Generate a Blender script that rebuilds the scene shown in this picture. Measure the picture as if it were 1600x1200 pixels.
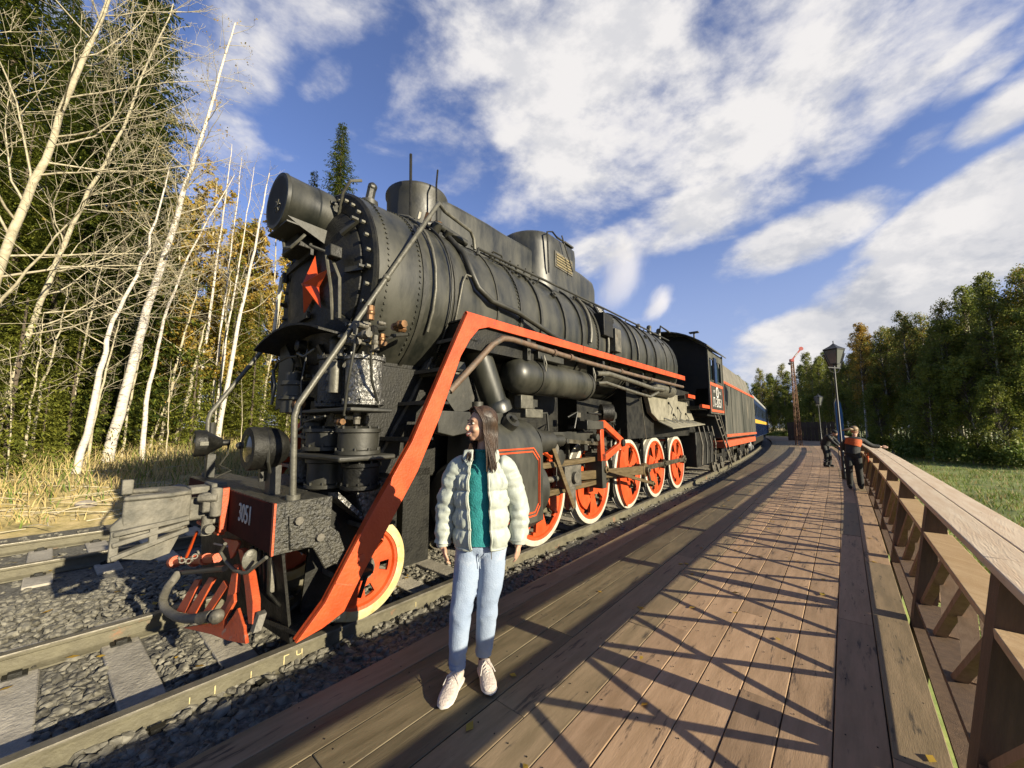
import bpy, math, random
from mathutils import Vector, Matrix, noise
random.seed(7)
R = math.radians
scene = bpy.context.scene
for o in list(bpy.data.objects): bpy.data.objects.remove(o)
COL = scene.collection

# ---------------- camera ----------------
cam_d = bpy.data.cameras.new('camera'); cam = bpy.data.objects.new('camera', cam_d); COL.objects.link(cam)
cam.location = (0, 0, 1.75)
cam.rotation_euler = (R(90) + math.atan(68 / 600), 0, 0)
cam_d.sensor_width = 36; cam_d.lens = 36 * 600 / 1600
cam_d.clip_start = 0.05; cam_d.clip_end = 3000
scene.camera = cam
scene.view_settings.view_transform = 'Standard'
scene.view_settings.look = 'None'
scene.view_settings.exposure = 1.38
scene.view_settings.gamma = 1
scene.view_settings.use_curve_mapping = False

# ---------------- sun ----------------
SUN_AZ, SUN_EL = R(-37), R(18.5)          # azimuth from +X, counter-clockwise
sv = Vector((math.cos(SUN_AZ) * math.cos(SUN_EL), math.sin(SUN_AZ) * math.cos(SUN_EL), math.sin(SUN_EL)))
sd = bpy.data.lights.new('sun', 'SUN'); sun = bpy.data.objects.new('sun', sd); COL.objects.link(sun)
sun.rotation_euler = sv.to_track_quat('Z', 'Y').to_euler()
sd.energy = 5.0; sd.angle = R(0.5); sd.color = (1.0, 0.885, 0.66)

# ---------------- world: sky and clouds ----------------
W = bpy.data.worlds.new('World'); scene.world = W; W.use_nodes = True
wn, wl = W.node_tree.nodes, W.node_tree.links
for n in list(wn): wn.remove(n)
def N(t, **k):
    n = wn.new(t)
    for a, b in k.items(): setattr(n, a, b)
    return n
def wset(sock, v):
    if isinstance(v, bpy.types.NodeSocket): wl.new(v, sock)
    else: sock.default_value = v
def M(op, a, b=None, c=None, clamp=False):
    n = N('ShaderNodeMath', operation=op, use_clamp=clamp)
    wset(n.inputs[0], a)
    if b is not None: wset(n.inputs[1], b)
    if c is not None: wset(n.inputs[2], c)
    return n.outputs[0]
sky = N('ShaderNodeTexSky', sky_type='NISHITA', sun_disc=False)
sky.sun_elevation = SUN_EL; sky.sun_rotation = R(90) - SUN_AZ
sky.air_density = 1.0; sky.dust_density = 0.0; sky.ozone_density = 2.0
tc = N('ShaderNodeTexCoord')
DIR = tc.outputs['Generated']
def dirpx(px, py):
    th = math.atan(68 / 600); u = (px - 800) / 600; v = (600 - py) / 600
    return Vector((u, math.cos(th) - v * math.sin(th), math.sin(th) + v * math.cos(th))).normalized()
def blob(p, ax, r1, r2, amp):
    """an elliptical cloud bank centred on the direction p, long axis towards ax"""
    c = dirpx(*p); e1 = (dirpx(*ax) - c).normalized(); e2 = c.cross(e1).normalized()
    s = N('ShaderNodeVectorMath', operation='SUBTRACT'); wl.new(DIR, s.inputs[0]); s.inputs[1].default_value = c
    d = []
    for e, r in ((e1, r1), (e2, r2), (c, 1.0)):
        q = N('ShaderNodeVectorMath', operation='DOT_PRODUCT'); wl.new(s.outputs[0], q.inputs[0]); q.inputs[1].default_value = e / r
        d.append(q.outputs['Value'])
    d2 = M('ADD', M('ADD', M('MULTIPLY', d[0], d[0]), M('MULTIPLY', d[1], d[1])), M('MULTIPLY', d[2], d[2]))
    return M('MULTIPLY', M('SUBTRACT', 1.0, d2, clamp=True), amp)
blobs = [((900, 110), (1300, 60), .42, .36, 1.0), ((1180, 120), (1420, 40), .42, .24, .95), ((800, 200), (900, 260), .18, .16, .7),
         ((1080, 340), (1300, 270), .26, .085, .95), ((1230, 380), (1370, 320), .19, .07, 1.0), ((960, 385), (1080, 330), .13, .07, .8),
         ((1430, 440), (1600, 340), .40, .10, 1.1), ((1520, 300), (1600, 250), .22, .05, .95), ((1300, 490), (1500, 420), .22, .045, .9),
         ((1500, 80), (1550, 45), .10, .025, .75), ((1520, 130), (1560, 105), .07, .03, .7), ((1590, 155), (1640, 120), .10, .05, .8),
         ((380, 60), (330, 160), .22, .10, .45), ((520, 120), (560, 90), .10, .04, .4), ((560, 20), (660, 0), .2, .08, .4),
         ((1250, 540), (1400, 520), .2, .05, .55),
         ((1240, 250), (1290, 210), .10, .035, .6), ((1440, 220), (1480, 190), .08, .03, .5), ((-300, 300), (-500, 200), .4, .15, .8), ((2000, 300), (2100, 150), .5, .2, .8)]
# banks elsewhere in the sky
acc = None
for b in blobs:
    v = blob(*b); acc = v if acc is None else M('MAXIMUM', acc, v)
mp = N('ShaderNodeMapping'); wl.new(DIR, mp.inputs[0]); mp.inputs['Rotation'].default_value = (0, R(-28), R(-10)); mp.inputs['Scale'].default_value = (1.0, 1.2, 1.9)
nz = N('ShaderNodeTexNoise'); wl.new(mp.outputs[0], nz.inputs['Vector']); nz.inputs['Scale'].default_value = 3.6; nz.inputs['Detail'].default_value = 9; nz.inputs['Roughness'].default_value = .56; nz.inputs['Distortion'].default_value = .35
nz2 = N('ShaderNodeTexNoise'); wl.new(mp.outputs[0], nz2.inputs['Vector']); nz2.inputs['Scale'].default_value = 9; nz2.inputs['Detail'].default_value = 8; nz2.inputs['Roughness'].default_value = .6
# cover = blobs + noise, softly thresholded
nn = M('ADD', M('MULTIPLY', nz.outputs[0], 1.45), M('MULTIPLY', nz2.outputs[0], .65))
cov = M('ADD', M('MULTIPLY', acc, 1.0), M('MULTIPLY', M('SUBTRACT', nn, 1.05), 1.35))
mr = N('ShaderNodeMapRange', interpolation_type='SMOOTHSTEP'); wset(mr.inputs[0], cov)
mr.inputs[1].default_value = .16; mr.inputs[2].default_value = .84; mr.inputs[3].default_value = 0; mr.inputs[4].default_value = 1
mask = mr.outputs[0]
# shade inside clouds: grey-blue bases where the cloud is thick and low
sh = N('ShaderNodeMapRange', interpolation_type='SMOOTHSTEP'); wl.new(nz.outputs[0], sh.inputs[0])
sh.inputs[1].default_value = .38; sh.inputs[2].default_value = .62
sx = N('ShaderNodeSeparateXYZ'); wl.new(DIR, sx.inputs[0])
low = N('ShaderNodeMapRange'); wl.new(sx.outputs['Z'], low.inputs[0]); low.inputs[1].default_value = .12; low.inputs[2].default_value = .5
sh2 = N('ShaderNodeMapRange', interpolation_type='SMOOTHSTEP'); wl.new(nz2.outputs[0], sh2.inputs[0]); sh2.inputs[1].default_value = .38; sh2.inputs[2].default_value = .58
shade = M('ADD', M('MULTIPLY', M('MAXIMUM', sh.outputs[0], low.outputs[0]), .62), M('MULTIPLY', sh2.outputs[0], .38))
ccol = N('ShaderNodeMix', data_type='RGBA'); wset(ccol.inputs[0], shade)
ccol.inputs[6].default_value = (.50, .54, .64, 1); ccol.inputs[7].default_value = (1.06, 1.03, 1.02, 1)
skc = N('ShaderNodeMix', data_type='RGBA', blend_type='MULTIPLY'); skc.inputs[0].default_value = 1
wl.new(sky.outputs[0], skc.inputs[6]); skc.inputs[7].default_value = (1.05, 1.0, 1.30, 1)
bgs = N('ShaderNodeBackground'); wl.new(skc.outputs[2], bgs.inputs[0]); bgs.inputs[1].default_value = 0.058
bgc = N('ShaderNodeBackground'); wl.new(ccol.outputs[2], bgc.inputs[0]); bgc.inputs[1].default_value = 0.325
mx = N('ShaderNodeMixShader'); wset(mx.inputs[0], mask); wl.new(bgs.outputs[0], mx.inputs[1]); wl.new(bgc.outputs[0], mx.inputs[2])
hz_m = N('ShaderNodeMapRange', interpolation_type='SMOOTHERSTEP'); wl.new(sx.outputs['Z'], hz_m.inputs[0])
hz_m.inputs[1].default_value = -.05; hz_m.inputs[2].default_value = .62; hz_m.inputs[3].default_value = .85; hz_m.inputs[4].default_value = 0
bgh = N('ShaderNodeBackground'); bgh.inputs[0].default_value = (.50, .60, .90, 1); bgh.inputs[1].default_value = .30
mxh = N('ShaderNodeMixShader'); wl.new(hz_m.outputs[0], mxh.inputs[0]); wl.new(bgs.outputs[0], mxh.inputs[1]); wl.new(bgh.outputs[0], mxh.inputs[2]); wl.new(mxh.outputs[0], mx.inputs[1])
wo = N('ShaderNodeOutputWorld'); wl.new(mx.outputs[0], wo.inputs[0])

# ---------------- frames of reference ----------------
PH = R(41.0)
D0 = Vector((math.sin(PH), math.cos(PH), 0)); N0 = Vector((math.cos(PH), -math.sin(PH), 0))
def ST(s, t, z=0.0):
    """along the platform s, to the right of the camera t"""
    return D0 * s + N0 * t + Vector((0, 0, z))
def track_t(s):                       # the near track's right rail (it bends gently to the left)
    return -3.5 - .022 * s - .00105 * s * s
def deck_l(s): return track_t(s) + .90
def deck_r(s): return .27 if s < 10 else .27 - .0012 * (s - 10) ** 2
AL = R(38.9)
DL = Vector((math.sin(AL), math.cos(AL), 0)); NL = Vector((math.cos(AL), -math.sin(AL), 0))
OL = Vector((-2.3025, 3.9505, 0))     # track centre under the buffer beam
def LW(l, w, z=0.0): return OL + DL * l + NL * w + Vector((0, 0, z))

# ---------------- mesh helpers ----------------
class MB:
    def __init__(s): s.v = []; s.f = []; s.m = []; s.cur = 0
    def add(s, vs, fs):
        o = len(s.v); s.v += [tuple(v) for v in vs]
        for f in fs: s.f.append(tuple(i + o for i in f)); s.m.append(s.cur)
    def box(s, c, d, rot=None):
        x, y, z = d[0] / 2, d[1] / 2, d[2] / 2
        vs = [Vector((a * x, b * y, e * z)) for a in (-1, 1) for b in (-1, 1) for e in (-1, 1)]
        if rot is not None: vs = [rot @ v for v in vs]
        c = Vector(c); s.add([v + c for v in vs], [(0, 1, 3, 2), (4, 6, 7, 5), (0, 4, 5, 1), (2, 3, 7, 6), (0, 2, 6, 4), (1, 5, 7, 3)])
        return s
    def box2(s, a, b):
        return s.box([(a[i] + b[i]) / 2 for i in range(3)], [abs(b[i] - a[i]) for i in range(3)])
    def beam(s, a, b, w, h, up=(0, 0, 1)):
        a = Vector(a); b = Vector(b); d = (b - a); L = d.length
        if L < 1e-6: return s
        d /= L; u = Vector(up); sd_ = d.cross(u)
        if sd_.length < 1e-4: sd_ = d.cross(Vector((1, 0, 0)))
        sd_.normalize(); u = sd_.cross(d)
        m = Matrix((sd_, d, u)).transposed()
        return s.box((a + b) / 2, (w, L, h), m)
    def tube(s, pts, r, n=8, caps=True):
        pts = [Vector(p) for p in pts]; k = len(pts); rs = r if isinstance(r, (list, tuple)) else [r] * k
        vs = []; pu = None
        for i, p in enumerate(pts):
            d = (pts[min(i + 1, k - 1)] - pts[max(i - 1, 0)])
            d = d.normalized() if d.length > 1e-9 else Vector((0, 0, 1))
            if pu is None:
                pu = d.orthogonal().normalized()
            else:
                pu = (pu - d * pu.dot(d)); pu = pu.normalized() if pu.length > 1e-5 else d.orthogonal().normalized()
            q = d.cross(pu)
            for j in range(n):
                a = 2 * math.pi * j / n; vs.append(p + (pu * math.cos(a) + q * math.sin(a)) * rs[i])
        fs = [(i * n + j, i * n + (j + 1) % n, (i + 1) * n + (j + 1) % n, (i + 1) * n + j) for i in range(k - 1) for j in range(n)]
        if caps: fs += [tuple(reversed(range(n))), tuple(range((k - 1) * n, k * n))]
        s.add(vs, fs); return s
    def lathe(s, prof, o, ax, n=24, a0=0, a1=360, closed=False):
        """prof = [(distance along axis, radius)], around axis ax through o"""
        o = Vector(o); ax = Vector(ax).normalized()
        u = Vector((0, 0, 1)) if abs(ax.z) < .9 else Vector((1, 0, 0))
        u = (u - ax * u.dot(ax)).normalized(); q = ax.cross(u)
        full = abs(a1 - a0) >= 360; m = n if full else n + 1
        vs = []
        for h, r in prof:
            for j in range(m):
                a = R(a0 + (a1 - a0) * j / n); vs.append(o + ax * h + (u * math.cos(a) + q * math.sin(a)) * r)
        fs = []; k = len(prof)
        for i in range(k if closed else k - 1):
            i2 = (i + 1) % k
            for j in range(n):
                j2 = (j + 1) % m; fs.append((i * m + j, i * m + j2, i2 * m + j2, i2 * m + j))
        if not closed and full:
            if prof[0][1] > 1e-4: fs.append(tuple(reversed(range(m))))
            if prof[-1][1] > 1e-4: fs.append(tuple(range((k - 1) * m, k * m)))
        s.add(vs, fs); return s
    def cyl(s, a, b, r, n=16, r2=None):
        a = Vector(a); b = Vector(b); return s.lathe([(0, r), ((b - a).length, r if r2 is None else r2)], a, b - a, n)
    def prism(s, poly, off):
        """poly: 3-D outline, extruded by off"""
        p = [Vector(q) for q in poly]; off = Vector(off); n = len(p)
        s.add(p + [q + off for q in p], [tuple(range(n))] + [tuple(reversed(range(n, 2 * n)))] + [(i, i + n, (i + 1) % n + n, (i + 1) % n) for i in range(n)])
        return s
    def ball(s, c, r, n=10, m=7):
        c = Vector(c); rr = r if isinstance(r, (list, tuple)) else (r, r, r)
        vs = [c + Vector((0, 0, rr[2]))]
        for i in range(1, m):
            th = math.pi * i / m
            for j in range(n):
                a = 2 * math.pi * j / n; vs.append(c + Vector((rr[0] * math.sin(th) * math.cos(a), rr[1] * math.sin(th) * math.sin(a), rr[2] * math.cos(th))))
        vs.append(c - Vector((0, 0, rr[2]))); last = len(vs) - 1
        fs = [(0, 1 + j, 1 + (j + 1) % n) for j in range(n)]
        for i in range(m - 2):
            for j in range(n): fs.append((1 + i * n + j, 1 + (i + 1) * n + j, 1 + (i + 1) * n + (j + 1) % n, 1 + i * n + (j + 1) % n))
        fs += [(last, 1 + (m - 2) * n + (j + 1) % n, 1 + (m - 2) * n + j) for j in range(n)]
        s.add(vs, fs); return s
    def loft(s, rings, closed=True, caps=True):
        n = len(rings[0]); vs = [p for r_ in rings for p in r_]
        fs = [(i * n + j, i * n + (j + 1) % n, (i + 1) * n + (j + 1) % n, (i + 1) * n + j) for i in range(len(rings) - 1) for j in range(n if closed else n - 1)]
        if caps and closed: fs += [tuple(reversed(range(n))), tuple(range((len(rings) - 1) * n, len(rings) * n))]
        s.add(vs, fs); return s
    def mesh(s, name, mats, smooth=True, ang=38):
        me = bpy.data.meshes.new(name); me.from_pydata(s.v, [], s.f)
        ms = mats if isinstance(mats, (list, tuple)) else [mats]
        for m in ms: me.materials.append(m)
        if len(ms) > 1: me.polygons.foreach_set('material_index', s.m)
        if smooth:
            me.polygons.foreach_set('use_smooth', [True] * len(me.polygons))
            me.set_sharp_from_angle(angle=R(ang))
        me.update(); return me
    def build(s, name, mats, parent=None, bevel=0, loc=None, label=None, smooth=True, ang=38, fix=False):
        me = s.mesh(name, mats, smooth, ang)
        if fix:
            import bmesh
            bm = bmesh.new(); bm.from_mesh(me); bmesh.ops.recalc_face_normals(bm, faces=bm.faces); bm.to_mesh(me); bm.free()
        o = bpy.data.objects.new(name, me); COL.objects.link(o)
        if parent is not None: o.parent = parent
        if loc is not None: o.location = loc
        if label: o['label'] = label
        if bevel:
            b = o.modifiers.new('bevel', 'BEVEL'); b.width = bevel; b.segments = 2; b.limit_method = 'ANGLE'; b.angle_limit = R(35); b.harden_normals = False
        return o
def thing(name, label, cat, loc=(0, 0, 0), rz=0, group=None):
    o = bpy.data.objects.new(name, None); COL.objects.link(o); o.empty_display_size = .2
    o.location = loc; o.rotation_euler = (0, 0, rz); o['label'] = label; o['category'] = cat
    if group: o['group'] = group
    return o
def tag(o, label=None, cat=None, group=None, kind=None):
    for k, v in (('label', label), ('category', cat), ('group', group), ('kind', kind)):
        if v: o[k] = v
    return o
def copy_obj(o, parent=None, loc=None, rot=None, scale=None):
    c = o.copy(); COL.objects.link(c)
    if parent is not None: c.parent = parent
    if loc is not None: c.location = loc
    if rot is not None: c.rotation_euler = rot
    if scale is not None: c.scale = scale
    return c
def copy_tree(o, loc=None, rz=None, scale=None, label=None):
    c = copy_obj(o, None, loc, None if rz is None else (0, 0, rz), scale)
    for ch in o.children:
        d = copy_obj(ch, c)
        for g in ch.children: copy_obj(g, d)
    if label: c['label'] = label
    return c

# ---------------- materials ----------------
def mat(name, c1, c2=None, scale=4, rough=.6, metal=0, bump=0, bscale=30, rough2=None, stretch=(1, 1, 1), c3=None, s3=1.2, t3=.6, spec=.5, detail=6, island=0, trans=0, coat=0, lo=.35, hi=.65):
    K = lambda c: tuple(x * .51 for x in c) if c else c
    c1, c2, c3 = K(c1), K(c2), K(c3)
    m = bpy.data.materials.new(name); m.use_nodes = True; n = m.node_tree.nodes; l = m.node_tree.links; b = n['Principled BSDF']
    b.inputs['Base Color'].default_value = (*c1, 1); b.inputs['Roughness'].default_value = rough; b.inputs['Metallic'].default_value = metal
    b.inputs['Specular IOR Level'].default_value = spec
    if coat: b.inputs['Coat Weight'].default_value = coat
    t = n.new('ShaderNodeTexCoord'); mp_ = n.new('ShaderNodeMapping'); l.new(t.outputs['Object'], mp_.inputs[0]); mp_.inputs['Scale'].default_value = stretch
    vec = mp_.outputs[0]; col = None
    if island:
        g = n.new('ShaderNodeObjectInfo')
        ad = n.new('ShaderNodeVectorMath'); ad.operation = 'ADD'; l.new(vec, ad.inputs[0])
        mu = n.new('ShaderNodeVectorMath'); mu.operation = 'SCALE'; mu.inputs[0].default_value = (13, 7, 5); l.new(g.outputs['Random'], mu.inputs['Scale'])
        l.new(mu.outputs[0], ad.inputs[1]); vec = ad.outputs[0]
    if c2:
        nz_ = n.new('ShaderNodeTexNoise'); nz_.inputs['Scale'].default_value = scale; nz_.inputs['Detail'].default_value = detail; nz_.inputs['Roughness'].default_value = .62
        l.new(vec, nz_.inputs['Vector'])
        r_ = n.new('ShaderNodeValToRGB'); r_.color_ramp.elements[0].position = lo; r_.color_ramp.elements[1].position = hi
        r_.color_ramp.elements[0].color = (*c1, 1); r_.color_ramp.elements[1].color = (*c2, 1); l.new(nz_.outputs[0], r_.inputs[0]); col = r_.outputs[0]
        if rough2 is not None:
            q = n.new('ShaderNodeMapRange'); l.new(nz_.outputs[0], q.inputs[0]); q.inputs[1].default_value = .3; q.inputs[2].default_value = .7
            q.inputs[3].default_value = rough; q.inputs[4].default_value = rough2; l.new(q.outputs[0], b.inputs['Roughness'])
    if c3:
        n3 = n.new('ShaderNodeTexNoise'); n3.inputs['Scale'].default_value = s3; n3.inputs['Detail'].default_value = 7; n3.inputs['Roughness'].default_value = .7; l.new(vec, n3.inputs['Vector'])
        q = n.new('ShaderNodeMapRange'); q.interpolation_type = 'SMOOTHSTEP'; l.new(n3.outputs[0], q.inputs[0]); q.inputs[1].default_value = t3; q.inputs[2].default_value = t3 + .1
        mx_ = n.new('ShaderNodeMix'); mx_.data_type = 'RGBA'; l.new(q.outputs[0], mx_.inputs[0])
        if col: l.new(col, mx_.inputs[6])
        else: mx_.inputs[6].default_value = (*c1, 1)
        mx_.inputs[7].default_value = (*c3, 1); col = mx_.outputs[2]
    if island > 0:
        g = n.new('ShaderNodeObjectInfo'); q = n.new('ShaderNodeMapRange'); l.new(g.outputs['Random'], q.inputs[0]); q.inputs[3].default_value = 1 - island; q.inputs[4].default_value = 1 + island
        mx_ = n.new('ShaderNodeVectorMath'); mx_.operation = 'SCALE'
        if col: l.new(col, mx_.inputs[0])
        else: mx_.inputs[0].default_value = c1
        l.new(q.outputs[0], mx_.inputs['Scale']); col = mx_.outputs[0]
    if col: l.new(col, b.inputs['Base Color'])
    if trans:
        b.inputs['Subsurface Weight'].default_value = 0
        tr = n.new('ShaderNodeBsdfTranslucent'); ms = n.new('ShaderNodeMixShader'); ms.inputs[0].default_value = trans
        if col: l.new(col, tr.inputs[0])
        else: tr.inputs[0].default_value = (*c1, 1)
        out = n['Material Output']; l.new(b.outputs[0], ms.inputs[1]); l.new(tr.outputs[0], ms.inputs[2]); l.new(ms.outputs[0], out.inputs[0])
    if bump:
        nb = n.new('ShaderNodeTexNoise'); nb.inputs['Scale'].default_value = bscale; nb.inputs['Detail'].default_value = 5; l.new(vec, nb.inputs['Vector'])
        bp = n.new('ShaderNodeBump'); bp.inputs['Strength'].default_value = bump; bp.inputs['Distance'].default_value = .02; l.new(nb.outputs[0], bp.inputs['Height']); l.new(bp.outputs[0], b.inputs['Normal'])
    return m
m_black = mat('sooty black paint', (.020, .020, .015), (.052, .050, .036), 2.2, .42, 0, .12, 25, .62, c3=(.09, .08, .06), s3=1.6, t3=.62)
m_boiler = mat('weathered boiler cladding', (.018, .020, .016), (.072, .070, .052), 3.4, .32, 0, .08, 14, .55, stretch=(1, 1, .35), c3=(.14, .13, .10), s3=.9, t3=.63)
m_dark = mat('oily black iron', (.007, .007, .006), (.022, .021, .015), 6, .42, 0, .3, 40, .7, spec=.3)
m_iron = mat('worn bare iron', (.10, .095, .075), (.22, .20, .16), 9, .5, .3, .25, 40, .7, c3=(.12, .065, .03), s3=5, t3=.6)
m_crust = mat('flaking black tar paint', (.012, .012, .009), (.085, .08, .058), 28, .38, 0, .9, 45, .6)
m_pipe = mat('grey painted pipe', (.11, .105, .08), (.19, .18, .14), 12, .42, .2, .15, 60, .6)
m_rustpipe = mat('rusty brown pipe', (.14, .08, .045), (.22, .15, .10), 9, .6, .1, .3, 60, .7, c3=(.11, .10, .08), s3=5, t3=.52)
m_red = mat('orange red paint', (.66, .070, .008), (.80, .105, .014), 5, .42, 0, .15, 50, .55, c3=(.42, .045, .02), s3=7, t3=.62)
m_redworn = mat('scuffed red paint', (.58, .080, .018), (.76, .13, .03), 9, .5, 0, .3, 60, .7, c3=(.45, .28, .2), s3=6, t3=.58)
m_darkred = mat('dark red paint', (.050, .008, .006), (.085, .013, .009), 6, .85, 0, .1, 40, spec=.15)
m_white = mat('off white paint', (.78, .74, .62), (.62, .57, .45), 12, .5, c3=(.35, .27, .18), s3=9, t3=.66)
m_yellow = mat('worn yellow paint', (.72, .55, .20), (.80, .72, .45), 9, .5, c3=(.40, .24, .09), s3=14, t3=.58)
m_rod = mat('greasy steel rods', (.10, .085, .05), (.26, .23, .17), 7, .3, .6, .1, 40, .5)
m_wood_oil = mat('oily brown bar', (.12, .085, .035), (.22, .16, .08), 10, .4, .2, .2, 60, .5, stretch=(4, .4, 4))
m_silver = mat('crumpled foil lagging', (.50, .49, .46), (.07, .07, .06), 22, .32, .75, 1.0, 38, .5)
m_cream = mat('dusty cream ash pan', (.20, .185, .13), (.34, .315, .235), 5, .7, 0, .2, 30)
m_ochre = mat('ochre dust', (.42, .33, .15), (.16, .13, .06), 9, .8, 0, .4, 40)
m_glass = mat('dark lamp glass', (.02, .022, .018), rough=.12, spec=.8)
m_whitetext = mat('white lettering paint', (.8, .78, .72), rough=.6)
m_hose = mat('grey rubber hose', (.16, .15, .12), (.24, .22, .18), 14, .75, 0, .3, 60)
m_brass = mat('tarnished copper fitting', (.40, .20, .08), (.15, .09, .04), 20, .4, .6)
m_coupler = mat('dusty grey cast steel', (.13, .125, .10), (.27, .25, .20), 7, .72, .1, .5, 30, c3=(.10, .075, .045), s3=5, t3=.58)
m_tender = mat('dusty black tender plate', (.035, .04, .030), (.11, .105, .08), 1.6, .5, 0, .1, 20, .75, stretch=(1, 1, .3), c3=(.17, .15, .11), s3=1.1, t3=.58)
m_blue = mat('dark blue carriage paint', (.018, .045, .13), (.03, .07, .19), 3, .35, coat=.3)
m_stripe = mat('yellow stripe paint', (.85, .50, .05), rough=.45)
m_roofgrey = mat('grey carriage roof', (.30, .31, .31), (.40, .40, .38), 3, .6)
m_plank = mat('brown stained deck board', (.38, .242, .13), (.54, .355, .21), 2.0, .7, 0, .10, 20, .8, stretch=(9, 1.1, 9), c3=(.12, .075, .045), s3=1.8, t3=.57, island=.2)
m_plank_dirty = mat('dirty dark deck board', (.12, .095, .045), (.22, .17, .09), 2.0, .6, 0, .15, 20, .75, stretch=(9, 1.1, 9), c3=(.05, .04, .025), s3=1.8, t3=.57, island=.2)  # darker tone for the boards nearest the track
m_plank_mid = mat('worn brown deck board', (.24, .175, .09), (.37, .265, .15), 2.0, .65, 0, .12, 20, .8, stretch=(9, 1.1, 9), c3=(.08, .06, .035), s3=1.8, t3=.57, island=.2)  # medium tone for the next boards in, also mixed in at random
m_mid_wood = mat('warm brown rail board', (.68, .45, .23), (.86, .62, .36), 1.6, .7, 0, .3, 16, .8, stretch=(14, 1.2, 14), c3=(.28, .18, .10), s3=1.3, t3=.66, island=.1)
m_rail_wood = mat('sunbleached handrail board', (.84, .62, .40), (1.0, .82, .58), 1.6, .7, 0, .3, 16, .8, stretch=(14, 1.2, 14), c3=(.52, .36, .22), s3=1.3, t3=.64, island=.10)
m_post_wood = mat('brown stained post', (.13, .075, .038), (.21, .125, .065), 3, .75, 0, .35, 30, stretch=(8, 8, 1), island=.12)
m_picket = mat('orange brown picket', (.34, .21, .11), (.47, .31, .18), 3, .75, 0, .35, 30, stretch=(8, 8, 1), c3=(.20, .12, .06), s3=3, t3=.62, island=.12)
m_railside = mat('rusty rail web', (.14, .125, .08), (.22, .20, .13), 7, .6, .2, .3, 40, .75, c3=(.42, .17, .08), s3=1.6, t3=.60)
m_railtop = mat('worn rail head', (.22, .20, .155), (.34, .31, .25), 9, .38, .5, .1, 50, .5)
m_sleeper = mat('weathered concrete sleeper', (.58, .53, .43), (.34, .31, .25), 6, .85, 0, .5, 40, c3=(.66, .60, .48), s3=3, t3=.5, island=.15)
m_ballast = mat('dark gravel bed', (.06, .058, .048), (.26, .245, .20), 30, .8, 0, 1.0, 60)
m_bark_w = mat('white birch bark', (.95, .88, .78), (.68, .60, .50), 6, .7, 0, .3, 30, stretch=(1, 1, 3.5), c3=(.10, .08, .06), s3=6, t3=.57)
m_bark_g = mat('pale grey twig bark', (.74, .66, .46), (.44, .38, .25), 5, .8, 0, .3, 30, stretch=(1, 1, 2))
m_bark_d = mat('dark spruce bark', (.10, .075, .05), (.16, .12, .08), 6, .9, 0, .5, 20)
def leaf_mat(name, c1, c2, tr=.38, sc=.9):
    m = mat(name, c1, c2, sc, .6, trans=tr, detail=3, spec=.3, island=.15)
    return m
m_needle = leaf_mat('spruce needles', (.15, .19, .028), (.30, .33, .05))
m_needle_d = leaf_mat('dark spruce needles', (.05, .085, .016), (.10, .14, .025))
m_needle2 = leaf_mat('yellow green spruce sprays', (.26, .30, .04), (.44, .44, .07))
m_leaf_g = leaf_mat('green autumn leaves', (.15, .22, .035), (.36, .40, .07))
m_leaf_y = leaf_mat('yellow autumn leaves', (.85, .48, .06), (.62, .46, .08), .4)
m_leaf_o = leaf_mat('olive autumn leaves', (.44, .36, .07), (.58, .40, .08), .4)
# ---------------- ground ----------------
def sm(a, b, x):
    x = max(0, min(1, (x - a) / (b - a))); return x * x * (3 - 2 * x)
def nz3(x, y, sc, seed=0): return noise.noise(Vector((x * sc, y * sc, seed)))
def ground_h(s, t):
    sh_ = track_t(max(-5, min(s, 70))) + 3.5
    u = t - sh_
    h = -.24
    right = sm(-1.2, 2.2, t - (deck_r(min(s, 60)) - .27))
    h += -1.0 * right
    left = sm(-11.2, -14.5, u)
    h += .80 * left + .9 * sm(-15, -30, u)
    rough = max(left, right)
    h += rough * (.10 * nz3(s, t, .5) + .07 * nz3(s, t, 1.7, 3)) + left * .05 * nz3(s, t, 4, 5)
    return h
def graded(a, b, c0, c1, step, grow):
    v = []; x = c0
    while x < c1: v.append(x); x += step
    v.append(c1); d = step; x = c1
    while x < b: d *= grow; x += d; v.append(x)
    d = step; x = c0; w = []
    while x > a: d *= grow; x -= d; w.append(x)
    return list(reversed(w)) + v
SS = graded(-900, 1500, -6, 45, .5, 1.22); TT = graded(-1100, 1100, -24, 14, .4, 1.22)
g = MB(); g.v = [tuple(ST(s, t, ground_h(s, t))) for s in SS for t in TT]
nt = len(TT)
g.f = [(i * nt + j, i * nt + j + 1, (i + 1) * nt + j + 1, (i + 1) * nt + j) for i in range(len(SS) - 1) for j in range(nt - 1)]; g.m = [0] * len(g.f)
m_ground = mat('grass and leaf litter', (.15, .22, .04), (.34, .38, .09), 1.4, .9, 0, .8, 12)
_n, _l = m_ground.node_tree.nodes, m_ground.node_tree.links
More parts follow.
